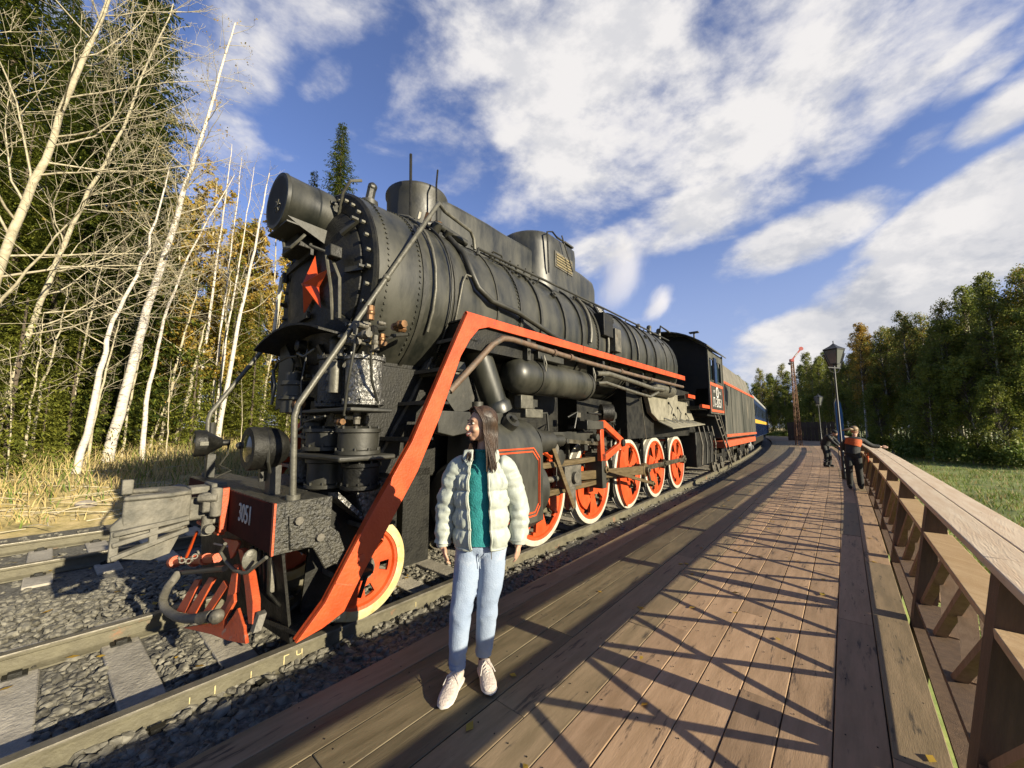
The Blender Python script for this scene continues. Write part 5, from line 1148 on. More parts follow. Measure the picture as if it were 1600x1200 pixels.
def limb(mb, pts, rs, n=14, sub=4):
    """smooth tapering limb through the points"""
    P_, R_2 = [], []
    k = len(pts); pts = [Vector(p) for p in pts]
    for i in range(k - 1):
        p0, p1, p2, p3 = pts[max(i - 1, 0)], pts[i], pts[i + 1], pts[min(i + 2, k - 1)]
        for j in range(sub):
            t = j / sub; P_.append(.5 * ((2 * p1) + (p2 - p0) * t + (2 * p0 - 5 * p1 + 4 * p2 - p3) * t * t + (3 * p1 - p0 - 3 * p2 + p3) * t ** 3)); R_2.append(rs[i] + (rs[i + 1] - rs[i]) * t)
    P_.append(pts[-1]); R_2.append(rs[-1]); mb.tube(P_, R_2, n)
def remesh(o, vox, smooth=4):
    r = o.modifiers.new('remesh', 'REMESH'); r.mode = 'VOXEL'; r.voxel_size = vox; r.use_smooth_shade = True
    s = o.modifiers.new('smooth', 'SMOOTH'); s.factor = .5; s.iterations = smooth
def hand(mb, wrist, d, side, up_, sc=1.0, curl=.5):
    """wrist position, direction of the fingers d, thumb side vector, palm normal up_"""
    w = Vector(wrist); d = Vector(d).normalized(); s = Vector(side).normalized(); u = Vector(up_).normalized()
    M_ = Matrix((s, d, u)).transposed(); ell(mb, w + d * .045 * sc, (.038 * sc, .05 * sc, .017 * sc), M_, 14, 10)
    for k, (off, ln) in enumerate(((.027, .068), (.010, .076), (-.008, .071), (-.025, .055))):
        b = w + d * .072 * sc + s * off * sc; c = b + (d * .9 + u * .25 * curl) * ln * .42 * sc; e = c + (d * .75 + u * .65 * curl) * ln * .33 * sc; f = e + (d * .5 + u * .9 * curl) * ln * .28 * sc
        mb.tube([b - d * .02, b, c, e, f], [.009 * sc, .0092 * sc, .0088 * sc, .008 * sc, .0068 * sc], 8)
    b = w + d * .02 * sc + s * .028 * sc; mb.tube([b, b + (s * .6 + d * .7) * .03 * sc, b + (s * .55 + d * 1.5 + u * .3) * .035 * sc, b + (s * .4 + d * 2.1 + u * .5) * .035 * sc], [.011 * sc, .0105 * sc, .0095 * sc, .0075 * sc], 8)
def head(mb, c, fwd, sc=1.0):
    f = Vector(fwd).normalized(); u = Vector((0, 0, 1)); u = (u - f * u.dot(f)).normalized(); r = f.cross(u); M_ = Matrix((r, f, u)).transposed(); c = Vector(c)
    q = lambda x, y, z: c + M_ @ Vector((x, y, z)) * sc
    ell(mb, q(0, -.012, .025), (.074 * sc, .094 * sc, .090 * sc), M_, 24, 16); ell(mb, q(0, .022, -.035), (.058 * sc, .070 * sc, .078 * sc), M_, 20, 14)
    ell(mb, q(0, .058, -.092), (.026 * sc, .024 * sc, .022 * sc), M_); ell(mb, q(0, .070, .022), (.045 * sc, .022 * sc, .016 * sc), M_)
    for x in (-.036, .036): ell(mb, q(x, .062, -.038), (.022 * sc, .024 * sc, .022 * sc), M_)
    mb.tube([q(0, .082, .012), q(0, .100, -.012), q(0, .112, -.034), q(0, .094, -.044)], [.008 * sc, .010 * sc, .013 * sc, .011 * sc], 10)
    ell(mb, q(0, .088, -.062), (.024 * sc, .013 * sc, .010 * sc), M_); ell(mb, q(0, .084, -.076), (.020 * sc, .012 * sc, .009 * sc), M_)
    for x in (-.074, .074): ell(mb, q(x, -.008, -.012), (.009 * sc, .020 * sc, .031 * sc), M_)
    return q, M_
def face_bits(par, q, M_, sc=1.0):
    for x in (-.031, .031):
        g = MB(); ell(g, q(x, .076, .003), (.013 * sc, .010 * sc, .0075 * sc), M_, 12, 8); g.build('eye_white', m_teeth, par)
        g = MB(); ell(g, q(x, .083, .002), (.0075 * sc, .005 * sc, .0075 * sc), M_, 10, 8); g.build('eye', m_eye, par)
        g = MB().tube([q(x - .018, .079, .020), q(x, .088, .027), q(x + .018, .079, .020)], [.0025, .004, .0025], 6); g.build('eyebrow', m_hair, par)
        g = MB().tube([q(x - .015, .083, .009), q(x, .089, .012), q(x + .015, .083, .009)], .0022, 5); g.build('eyelash', m_eye, par)
    g = MB().tube([q(-.027, .086, -.060), q(-.012, .100, -.067), q(.012, .100, -.067), q(.027, .086, -.060)], [.003, .0055, .0055, .003], 6); g.build('teeth', m_teeth, par)
    g = MB().tube([q(-.029, .084, -.057), q(-.012, .101, -.0605), q(0, .103, -.062), q(.012, .101, -.0605), q(.029, .084, -.057)], [.002, .004, .0035, .004, .002], 6)
    g.tube([q(-.027, .084, -.062), q(0, .100, -.077), q(.027, .084, -.062)], [.002, .006, .002], 6); g.build('lips', m_lips, par)

girl = thing('person', 'smiling young woman in pale puffer jacket, teal top and light jeans', 'person', (-.205, 2.66, .104))
HF = Vector((-.88, -.48, .03))
g = MB(); q, HM = head(g, (-.005, -.01, 1.668), HF)
limb(g, [(.03, .03, 1.62), (.015, .02, 1.54), (.0, .02, 1.44), (0, .02, 1.36)], [.050, .048, .058, .10])
ell(g, (0, .01, 1.22), (.155, .095, .20)); ell(g, (0, .015, 1.00), (.125, .085, .16)); ell(g, (0, .02, .90), (.125, .085, .10))
SHL = [(-.155, .02, 1.375), (-.235, .03, 1.12), (-.258, .0, .88), (-.246, -.012, .865)]
SHR = [(.155, .02, 1.375), (.25, .03, 1.12), (.250, .0, .89), (.246, -.012, .878)]
limb(g, SHL, [.052, .040, .027, .024]); limb(g, SHR, [.052, .040, .027, .024])
hand(g, (-.243, -.014, .872), (.12, -.10, -1), (.25, -1, 0), (1, .3, .1), .92, .8); hand(g, (.248, -.014, .886), (-.06, -.10, -1), (-.25, -1, 0), (-1, .3, .1), .92, .8)
LEGL = [(-.080, .02, .86), (-.125, -.01, .47), (-.150, .02, .10)]; LEGR = [(.080, .02, .86), (.040, .035, .49), (.012, .13, .11)]
limb(g, LEGL, [.065, .045, .032]); limb(g, LEGR, [.065, .045, .032])
body = g.build('body', m_skin, girl); remesh(body, .0055, 5)
face_bits(girl, q, HM)
# jacket
def ring_open(z, hw, hd, gl, gr, n, fold, cx=0, cy=.01):
    """a cross-section open at the front between x=gl and x=gr"""
    a0 = math.asin(max(-1, min(1, gr / hw))); a1 = 2 * math.pi + math.asin(max(-1, min(1, gl / hw)))
    out = []
    for k in range(n):
        a = a0 + (a1 - a0) * k / (n - 1); f_ = 1 + fold(a, z, k / (n - 1))
        x = hw * math.sin(a); y = -hd * math.cos(a); e = .86
        x = math.copysign(abs(math.sin(a)) ** e, math.sin(a)) * hw; y = -math.copysign(abs(math.cos(a)) ** e, math.cos(a)) * hd
        out.append(Vector((cx + x * f_, cy + y * f_, z)))
    return out
seams = [.865, .99, 1.115, 1.235, 1.345, 1.43]
def puffy(z, sms):
    for a_, b_ in zip(sms[:-1], sms[1:]):
        if a_ <= z <= b_:
            t = (z - a_) / (b_ - a_); return math.sin(math.pi * t) ** .55
    return 0
def fold(a, z, t):
    w = noise.noise(Vector((math.sin(a) * 5, math.cos(a) * 5, z * 22))) * .05 + noise.noise(Vector((a * 12, z * 9, 3))) * .045
    return .10 * puffy(z, seams) + w * (.4 + puffy(z, seams)) - .03
nz_, nr = 66, 84; rings = []
prof_w = [(.865, .170), (.95, .180), (1.10, .175), (1.25, .178), (1.34, .178), (1.40, .150), (1.44, .110), (1.46, .085)]
prof_d = [(.865, .125), (.95, .130), (1.10, .125), (1.25, .125), (1.34, .115), (1.40, .10), (1.44, .088), (1.46, .075)]
def lerp_t(tb, z):
    for (a_, u_), (b_, v_) in zip(tb[:-1], tb[1:]):
        if z <= b_: return u_ + (v_ - u_) * max(0, (z - a_) / (b_ - a_))
    return tb[-1][1]
for i in range(nz_ + 1):
    z = .865 + (1.46 - .865) * i / nz_; gl = -.062 + .012 * math.sin(z * 9); gr = .066 - .030 * (z - .865) / .6
    rings.append(ring_open(z, lerp_t(prof_w, z), lerp_t(prof_d, z), gl, gr, nr, fold))
g = MB(); inner = [[Vector((p.x * .86, p.y * .86 if p.y > 0 else p.y * .84, p.z)) for p in r_] for r_ in rings]
V = []; 
for r_, i_ in zip(rings, inner): V.append(r_ + i_[::-1])
n2 = len(V[0]); g.loft(V); jk = g.build('jacket', m_puff, girl, fix=True, ang=60)
for sgn, side in ((0, 0), (1, -1)):
    pts = [r_[0 if sgn == 0 else -1] + Vector((0, -.006, 0)) for r_ in rings]
    MB().tube(pts, .006, 6).build('zip', m_puff, jk)
    MB().tube([p + Vector((.006 if sgn else -.006, -.004, 0)) for p in pts], .0025, 5).build('zip_teeth', m_pipe, jk)
MB().tube([rings[0][0] + Vector((0, -.01, 0)), rings[0][0] + Vector((.002, -.012, -.05))], .003, 5).build('zip_pull', m_iron, jk)
hem = [r_ for r_ in (rings[0],)][0]; MB().tube([p * 1.0 + Vector((0, 0, .004)) for p in hem], .012, 7).build('hem', m_puff, jk)
# collar: a stand-up, half-opened tube of nylon
cr_ = []
for i in range(9):
    t = i / 8; z = 1.425 + .075 * t; w_ = .088 + .022 * math.sin(t * 3.14) + .012 * t
    cr_.append(ring_open(z, w_, w_ * .86, -.058 - .01 * t, .040 + .016 * t, 40, lambda a, z, t: noise.noise(Vector((a * 3, z * 20, 7))) * .05, cy=.012))
V = [r_ + [Vector((p.x * .80, .012 + (p.y - .012) * .80, p.z)) for p in r_][::-1] for r_ in cr_]
MB().loft(V).build('collar', m_puff, girl, fix=True, ang=60)
for sgn in (-1, 1):   # lapels folding outward
    pts = [(sgn * .050 + .0, -.085, 1.50), (sgn * .115, -.070, 1.495), (sgn * .125, -.085, 1.44), (sgn * .085, -.118, 1.395), (sgn * .058, -.112, 1.40)]
    MB().prism(pts, (0, .018, .004)).build('lapel', m_puff, girl, bevel=.007, fix=True)
def sleeve(pts, rs, seed):
    P_, k = [Vector(p) for p in pts], 46; g = MB(); tot = 0; Ls = [(b - a).length for a, b in zip(P_[:-1], P_[1:])]; T_ = sum(Ls); C = []; Rr_ = []
    for i in range(k + 1):
        d = T_ * i / k; j = 0
        while j < len(Ls) - 1 and d > Ls[j]: d -= Ls[j]; j += 1
        t = d / Ls[j]; C.append(P_[j].lerp(P_[j + 1], t)); base = rs[j] + (rs[j + 1] - rs[j]) * t
        s_ = (i / k * 5.2) % 1; C[-1] = C[-1]; Rr_.append(base * (.90 + .13 * math.sin(math.pi * s_) ** .5))
    for _ in range(3): C = [C[0]] + [(a + b * 2 + c) / 4 for a, b, c in zip(C[:-2], C[1:-1], C[2:])] + [C[-1]]
    g.tube(C, Rr_, 28)
    g.v = [tuple(Vector(v) + Vector((noise.noise(Vector(v) * 22 + Vector((seed, 0, 0))), noise.noise(Vector((v[0] * 18, v[1] * 18, v[2] * 34)) + Vector((0, seed, 0))), 0)) * .016) for v in g.v]
    return g.build('sleeve', m_puff, girl, ang=60)
sleeve([(-.10, .01, 1.405), (-.175, .02, 1.35), (-.238, .03, 1.12), (-.252, .0, .885)], [.075, .082, .070, .056], 2); sleeve([(.10, .01, 1.405), (.175, .02, 1.35), (.252, .03, 1.12), (.250, .0, .90)], [.075, .082, .070, .058], 5)
for x, z in ((-.252, .878), (.250, .893)): MB().tube([(x, .0, z + .01), (x + (.003 if x < 0 else -.002), -.003, z - .014)], [.050, .045], 20).build('cuff', m_puff, girl)
# teal top
g = MB(); rg = []
for i in range(50):
    z = .885 + (1.49 - .885) * i / 49; w_ = lerp_t([(.88, .135), (1.0, .13), (1.2, .135), (1.33, .13), (1.40, .085), (1.43, .060), (1.50, .058)], z); d_ = lerp_t([(.88, .112), (1.0, .106), (1.2, .108), (1.33, .098), (1.40, .075), (1.43, .056), (1.50, .056)], z)
    rg.append([Vector((w_ * math.cos(a) * (1 + .04 * noise.noise(Vector((math.cos(a) * 4, math.sin(a) * 4, z * 9)))), .012 + d_ * math.sin(a) * (1 + .07 * noise.noise(Vector((math.cos(a) * 7, math.sin(a) * 3, z * 14)))), z)) for a in [2 * math.pi * k / 40 for k in range(40)]])
top_ = g.loft(rg).build('top', m_teal, girl, ang=60, fix=True)
MB().tube([(.062 * math.cos(a), .014 + .058 * math.sin(a), 1.492) for a in [2 * math.pi * k / 24 for k in range(25)]], .008, 6).build('top_collar', m_teal, top_)
# jeans
g = MB()
ell(g, (0, .02, .865), (.150, .105, .085)); limb(g, [(-.076, .018, .86), (-.098, .0, .66), (-.125, -.015, .47), (-.142, .005, .28), (-.150, .022, .115)], [.098, .085, .072, .064, .052], 24, 6)
limb(g, [(.076, .018, .86), (.066, .015, .66), (.042, .03, .49), (.026, .08, .28), (.012, .132, .135)], [.098, .085, .072, .064, .053], 24, 6)
g.v = [tuple(Vector(v) + Vector((noise.noise(Vector((v[0] * 14, v[1] * 14, v[2] * 26))), noise.noise(Vector((v[0] * 14 + 9, v[1] * 14, v[2] * 30))), 0)) * (.004 + .008 * (abs(v[2] - .47) < .09) + .007 * (v[2] < .22))) for v in g.v]
jn = g.build('jeans', m_jean, girl); remesh(jn, .007, 3)
for c in ((-.150, .022, .118), (.012, .132, .138)): MB().tube([Vector(c) + Vector((0, 0, -.016)), Vector(c) + Vector((0, 0, .018))], [.053, .056], 20).build('turn_up', m_jean, girl)
for a_, b_ in (((-.004, -.085, .84), (.0, -.06, .74)),): MB().tube([a_, b_], .003, 5).build('fly_seam', m_jean, jn)
# shoes
def shoe(heel, toe, seed):
    h_, t_ = Vector(heel), Vector(toe); d = (t_ - h_).normalized(); s = d.cross(Vector((0, 0, 1))); L = (t_ - h_).length
    e = thing('shoe', '', 'x'); del e['label']; del e['category']; e.parent = girl
    def sec(t, w, z0, z1, n=14): 
        return [h_ + d * (L * t) + s * (w * math.cos(a)) + Vector((0, 0, z0 + (z1 - z0) * (.5 + .5 * math.sin(a)))) for a in [2 * math.pi * k / n for k in range(n)]]
    up_ = [(-.02, .020, .02, .07), (.0, .036, .015, .105), (.12, .042, .012, .115), (.28, .043, .012, .108), (.42, .044, .012, .090), (.58, .047, .012, .075), (.74, .050, .012, .062), (.88, .044, .012, .050), (.96, .030, .012, .040), (1.0, .012, .015, .030)]
    u_ = MB().loft([sec(*x) for x in up_]).build('upper', m_shoe, e, fix=True, ang=70)
    u_['label'] = 'off white trainer upper'
    sl = [(-.05, .022, -.0, .03), (.0, .042, -.0, .036), (.15, .047, -.0, .036), (.42, .043, -.0, .030), (.62, .050, -.0, .028), (.82, .051, -.0, .028), (.96, .036, .004, .028), (1.02, .016, .010, .028)]
    MB().loft([sec(*x) for x in sl]).build('sole', m_sole, e, fix=True, ang=50)
    for k in range(5):
        t = .34 + k * .075; z = .098 - k * .0085; c = h_ + d * (L * t)
        MB().tube([c - s * .026 + Vector((0, 0, z - .012)), c + Vector((0, 0, z + .006)), c + s * .026 + d * .012 + Vector((0, 0, z - .012))], .0035, 5).build('lace', m_sole, u_)
    c = h_ + d * (L * .32); MB().tube([c + Vector((0, 0, .108)), c - s * .03 + d * .03 + Vector((0, 0, .105)), c - s * .055 + d * .05 + Vector((0, 0, .06))], .003, 5).tube([c + Vector((0, 0, .108)), c + s * .03 + d * .04 + Vector((0, 0, .10)), c + s * .045 + d * .07 + Vector((0, 0, .06))], .003, 5).build('lace', m_sole, u_)
    MB().tube([h_ + d * .03 + Vector((0, 0, .09)), h_ + d * .03 + Vector((0, 0, .13))], [.036, .034], 14).build('sock', m_blue if seed else m_dark, e)
shoe((-.142, .055, 0), (-.205, -.215, 0), 1); shoe((.008, .165, 0), (.075, -.095, 0), 0)
# hair: cap and long strands
g = MB(); hc = q(0, -.016, .032); n_, m_ = 40, 26; keep = {}
vs = []
for i in range(m_ + 1):
    th = math.pi * .80 * i / m_
    for j in range(n_):
        a = 2 * math.pi * j / n_; lv = Vector((math.sin(th) * math.sin(a), math.sin(th) * math.cos(a), math.cos(th)))
        rr = (.083 + .002 * math.sin(j * 5), .103, .098); vs.append(hc + HM @ Vector((lv.x * rr[0], lv.y * rr[1], lv.z * rr[2])))
        keep[(i, j)] = not (lv.y > .50 and lv.z < .60 - .35 * abs(lv.x)) and not (lv.y > -.10 and lv.z < -.10)
g.v = [tuple(v) for v in vs]
g.f = [(i * n_ + j, i * n_ + (j + 1) % n_, (i + 1) * n_ + (j + 1) % n_, (i + 1) * n_ + j) for i in range(m_) for j in range(n_) if keep[(i, j)] and keep[(i + 1, j)] and keep[(i, (j + 1) % n_)] and keep[(i + 1, (j + 1) % n_)]]
g.m = [0] * len(g.f); hair = g.build('hair', m_hair, girl, ang=180)
so = hair.modifiers.new('solid', 'SOLIDIFY'); so.thickness = .006
g = MB(); hr = random.Random(9)
for k in range(330):
    sgn = 1 if k % 2 else -1; t = hr.random()                     # from the parting over the side and down
    back = hr.random() ** .8                                        # 0 beside the face, 1 at the nape
    x = sgn * (.006 + .01 * hr.random()); y0 = .062 - .11 * back
    p0 = q(x, y0, .118 - .035 * back); p1 = q(sgn * .052, y0 + .006, .098 - .02 * back); p2 = q(sgn * (.083), .034 - .105 * back, .028)
    p3 = q(sgn * (.086 - .02 * back), .020 - .115 * back, -.055)
    wx = p3.x * 1.0 + hr.uniform(-.012, .012)
    if sgn > 0: tgt = Vector((-.075 + hr.uniform(-.020, .018) , -.118 + .10 * back, 1.46 - .045 * hr.random()))   # falls over the near-left collar
    else: tgt = Vector((.075 + hr.uniform(-.035, .03), -.125 + .10 * back * .6, 1.405 - .05 * hr.random()))
    mid = p3.lerp(tgt, .5) + Vector((hr.uniform(-.006, .006) + (.004 if sgn < 0 else -.004), -.010, 0))
    pts = [p0, p1, p2, p3, mid, tgt]; C = []
    for i in range(5):
        a_, b_, c_, d_ = pts[max(i - 1, 0)], pts[i], pts[i + 1], pts[min(i + 2, 5)]
        for j in range(4):
            u = j / 4; C.append(.5 * ((2 * b_) + (c_ - a_) * u + (2 * a_ - 5 * b_ + 4 * c_ - d_) * u * u + (3 * b_ - a_ - 3 * c_ + d_) * u ** 3))
    C.append(tgt); r0 = hr.uniform(.0028, .0050); g.tube(C, [r0 * (1 - .55 * (i / len(C)) ** 3) for i in range(len(C))], 4, False)
g.build('hair_strand', m_hair, hair, ang=180)['kind'] = 'stuff'

# people far down the platform
m_darkcloth = mat('black work clothes', (.015, .017, .018), (.035, .04, .04), 9, .85, 0, .4, 40)
m_orange = mat('orange jacket cloth', (.80, .16, .03), (.70, .12, .02), 9, .8, 0, .4, 40)
m_fair = mat('light brown hair', (.24, .15, .07), (.36, .25, .13), 30, .6)
def far_person(label, loc, rz, pose, mats, group=None):
    e = thing('person', label, 'person', loc, rz)
    g = MB(); q_, M_ = head(g, pose['head'], pose['look'], 1.0); limb(g, pose['neck'], [.05, .055]); limb(g, pose['spine'], [.12, .11, .13])
    for k in ('armL', 'armR'):
        limb(g, pose[k], [.045, .036, .025]); a_, b_ = Vector(pose[k][1]), Vector(pose[k][2]); hand(g, b_, b_ - a_, (0, .3, 1), (1, 0, 0))
    for k in ('legL', 'legR'): limb(g, pose[k], [.085, .055, .04])
    remesh(g.build('body', m_skin, e), .012, 3)
    g = MB(); sp = [Vector(p) for p in pose['spine']]; limb(g, [sp[0] - Vector((0, 0, .04))] + sp[1:], [.165, .16, .165], 18)
    for k in ('armL', 'armR'): limb(g, [pose[k][0], pose[k][1], Vector(pose[k][1]).lerp(Vector(pose[k][2]), .85)], [.07, .058, .048])
    ell(g, sp[0], (.20, .13, .09)); remesh(g.build('jacket', mats[0], e), .014, 3)
    g = MB(); ell(g, sp[-1], (.155, .13, .12))
    for k in ('legL', 'legR'): limb(g, pose[k], [.105, .080, .068])
    remesh(g.build('trousers', mats[1], e), .014, 3)
    for k in ('legL', 'legR'):
        f = Vector(pose[k][2]); g = MB(); limb(g, [f + Vector((0, .04, .0)), f + Vector((0, -.16, -.02))], [.055, .045]); g.build('boot', m_darkcloth, e)
    g = MB(); ell(g, q_(0, -.02, .045), (.086, .108, .088), M_); g.build('hair' if mats[2] is m_fair else 'cap', mats[2], e)
    return e, q_, M_
# local frame: -y faces the camera, x to the right
e, q_, M_ = far_person('person with fair ponytail and orange vest leaning on the handrail', ST(14.1, .08, .1), -PH, dict(
    head=(.05, .0, 1.56), look=(.35, .9, -.15), neck=[(.05, -.02, 1.47), (.02, -.03, 1.36)], spine=[(.02, -.03, 1.32), (-.02, -.04, 1.12), (-.04, -.06, .92)],
    armL=[(-.15, .0, 1.30), (-.22, .14, 1.08), (-.05, .30, 1.0)], armR=[(.18, .0, 1.32), (.36, .10, 1.17), (.55, .16, 1.14)],
    legL=[(-.13, -.06, .88), (-.14, -.10, .48), (-.15, .0, .08)], legR=[(.05, -.06, .88), (.06, -.02, .48), (.07, .06, .08)]), (m_darkcloth, m_darkcloth, m_fair))
g = MB(); limb(g, [(.02, -.045, 1.35), (.0, -.05, 1.25), (-.02, -.055, 1.17)], [.172, .176, .165], 18); g.build('orange_vest', m_orange, e)
g = MB().tube([q_(0, -.11, .02), q_(-.03, -.17, .02), q_(-.12, -.22, .0), q_(-.2, -.2, -.03)], [.03, .035, .028, .01], 8); g.build('ponytail', m_fair, e)
MB().tube([(.21, -.05, .98), (.24, -.05, .86), (.27, -.04, .98), (.26, -.05, .72)], [.02, .03, .02, .015], 8).build('orange_strap', m_orange, e)
e, q_, M_ = far_person('person in dark work clothes bending forward beside the lamp post', ST(21.0, -.75, .1), -PH + R(70), dict(
    head=(.0, -.34, 1.42), look=(.0, -.9, -.4), neck=[(0, -.26, 1.36), (0, -.18, 1.30)], spine=[(0, -.14, 1.28), (0, -.04, 1.12), (0, .05, .92)],
    armL=[(-.17, -.18, 1.24), (-.20, -.36, 1.02), (-.14, -.50, .88)], armR=[(.17, -.18, 1.24), (.20, -.34, 1.0), (.12, -.46, .84)],
    legL=[(-.10, .05, .88), (-.11, -.02, .48), (-.12, .05, .08)], legR=[(.10, .05, .88), (.12, -.04, .48), (.13, .0, .08)]), (m_darkcloth, m_darkcloth, m_darkcloth))
for z in (.32, .22): MB().tube([(-.12, .03, z), (-.12, .03, z + .03)], .072, 12).tube([(.125, -.02, z), (.125, -.02, z + .03)], .072, 12).build('reflective_band', m_whitetext, e)['kind'] = 'stuff'

# ================= lamp posts, banner, signal =================
m_lampm = mat('black lamp ironwork', (.02, .022, .02), rough=.4)
m_lglass = mat('frosted lamp glass', (.16, .17, .16), rough=.2, spec=.6)
def lamp_post(loc, hgt, label):
    e = thing('lamp_post', label, 'lamp post', loc, R(20), 'lantern lamp posts on the platform')
    MB().tube([(0, 0, 0), (0, 0, .25), (0, 0, .3), (0, 0, 1.1), (0, 0, 1.15), (0, 0, hgt)], [.07, .07, .05, .045, .032, .026], 10).build('pole', m_lampm, e)
    MB().beam((-.32, 0, hgt - .12), (.32, 0, hgt - .12), .025, .03).tube([(-.3, 0, hgt - .1), (-.2, 0, hgt - .25), (0, 0, hgt - .3), (.2, 0, hgt - .25), (.3, 0, hgt - .1)], .012, 6).build('cross_arm', m_lampm, e)
    for x, y, z in ((-.02, -.05, 0), (.26, .12, -.12)):
        b = Vector((x, y, hgt + .0 + z)); w0, w1, h = .10, .20, .48
        ft = MB()
        c0 = [b + Vector((w0 * sx_, w0 * sy_, 0)) for sx_, sy_ in ((-1, -1), (1, -1), (1, 1), (-1, 1))]; c1 = [b + Vector((w1 * sx_, w1 * sy_, h)) for sx_, sy_ in ((-1, -1), (1, -1), (1, 1), (-1, 1))]
        for k in range(4): ft.beam(c0[k], c1[k], .022, .022); ft.beam(c0[k], c0[(k + 1) % 4], .02, .02); ft.beam(c1[k], c1[(k + 1) % 4], .03, .03)
        ln = ft.build('lantern', m_lampm, e)
        g = MB(); i0 = [b + (p - b) * .93 + Vector((0, 0, .01)) for p in c0]; i1 = [b + (p - b) * .95 for p in c1]
        g.add(i0 + i1, [(k, (k + 1) % 4, 4 + (k + 1) % 4, 4 + k) for k in range(4)]); g.build('glass', m_lglass, ln, smooth=False)
        g = MB(); tp = [b + Vector((w1 * 1.15 * sx_, w1 * 1.15 * sy_, h + .01)) for sx_, sy_ in ((-1, -1), (1, -1), (1, 1), (-1, 1))]; m2 = [b + Vector((w1 * .45 * sx_, w1 * .45 * sy_, h + .12)) for sx_, sy_ in ((-1, -1), (1, -1), (1, 1), (-1, 1))]
        g.loft([tp, m2, [b + (p - b) * .0 + Vector((0, 0, h + .20)) + (p - b).normalized() * .02 for p in m2]]); g.cyl(b + Vector((0, 0, h + .15)), b + Vector((0, 0, h + .30)), .015, 6); g.build('lantern_roof', m_lampm, ln, fix=True)
    return e
lamp_post(ST(16.6, -.20, .1), 3.75, 'nearer double lantern on a tall thin black post beside the handrail')
lamp_post(ST(38, -1.6, .1), 3.5, 'smaller lantern post farther off behind the bending person')
bn = thing('banner', 'tall narrow blue feather flag behind the nearer lamp post', 'flag', ST(26, -.45, -.2), -PH)
MB().tube([(0, 0, 0), (0, 0, 3.2), (.1, 0, 3.5)], .02, 6).build('flag_pole', m_pipe, bn)
MB().prism([(.02, 0, .8), (.02, 0, 3.3), (.12, 0, 3.5), (.26, 0, 3.2), (.30, 0, 2.6), (.28, 0, .9)], (0, .01, 0)).build('cloth', mat('blue flag cloth', (.02, .13, .35), (.03, .18, .42), 3, .7), bn, fix=True)
m_mast = mat('rust painted lattice', (.30, .15, .06), (.22, .10, .05), 6, .7)
m_sred = mat('faded red signal paint', (.70, .14, .12), rough=.6)
sg_ = thing('semaphore_signal', 'tall lattice semaphore mast with a raised red arm past the end of the train', 'signal', (26.6, 36.0, -.3), R(-15))
def mast():
    hm = 8.4; w0, w1 = .20, .08
    for sx_, sy_ in ((-1, -1), (1, -1), (1, 1), (-1, 1)): MB().beam((w0 * sx_, w0 * sy_, 0), (w1 * sx_, w1 * sy_, hm), .05, .05).build('mast_leg', m_mast, sg_)
    k = 0; z = 0
    while z < hm - .4:
        z2 = z + .42; wa, wb = w0 + (w1 - w0) * z / hm, w0 + (w1 - w0) * z2 / hm; s_ = 1 if k % 2 else -1
        for a_, b_ in (((s_ * wa, -wa, z), (-s_ * wb, -wb, z2)), ((wa, s_ * wa, z), (wb, -s_ * wb, z2)), ((-wa, s_ * wa, z), (-wb, -s_ * wb, z2)), ((s_ * wa, wa, z), (-s_ * wb, wb, z2))): MB().beam(a_, b_, .025, .025).build('lattice_bar', m_mast, sg_)
        z = z2; k += 1
    a_ = R(52); p = Vector((0, -.2, hm + .1)); t_ = p + Vector((math.cos(a_), 0, math.sin(a_))) * 1.2
    arm = MB().beam(p - (t_ - p) * .2, t_, .04, .13).build('signal_arm', m_sred, sg_)
    MB().lathe([(0, 0), (0, .18), (.04, .18), (.04, 0)], t_ + Vector((0, -.03, 0)), (0, 1, 0), 18).build('signal_disc', m_sred, arm)
    MB().beam(p + (t_ - p) * .25 + Vector((0, -.03, 0)), p + (t_ - p) * .6 + Vector((0, -.03, 0)), .01, .08).build('white_band', m_whitetext, arm)
    MB().box2((-.2, -.2, hm - .15), (.1, .1, hm + .1)).build('pivot_box', m_sred, sg_); MB().cyl((-.35, -.2, hm - .4), (-.25, -.2, hm - .3), .12, 10).build('lamp', m_lampm, sg_)
mast()
hut = thing('wooden_screen', 'brown timber screen wall at the far end of the platform', 'wooden wall', ST(62, -3.6, -.2), -PH)
for k in range(12): MB().box2((-2.4 + k * .4, 0, 0), (-2.02 + k * .4, .06, 2.6 + .08 * (k % 2))).build('board', m_post_wood, hut)
MB().beam((-2.4, -.04, 1.9), (2.4, -.04, 1.9), .06, .12).build('cross_rail', m_post_wood, hut); MB().beam((-2.4, -.04, .5), (2.4, -.04, .5), .06, .12).build('cross_rail', m_post_wood, hut)
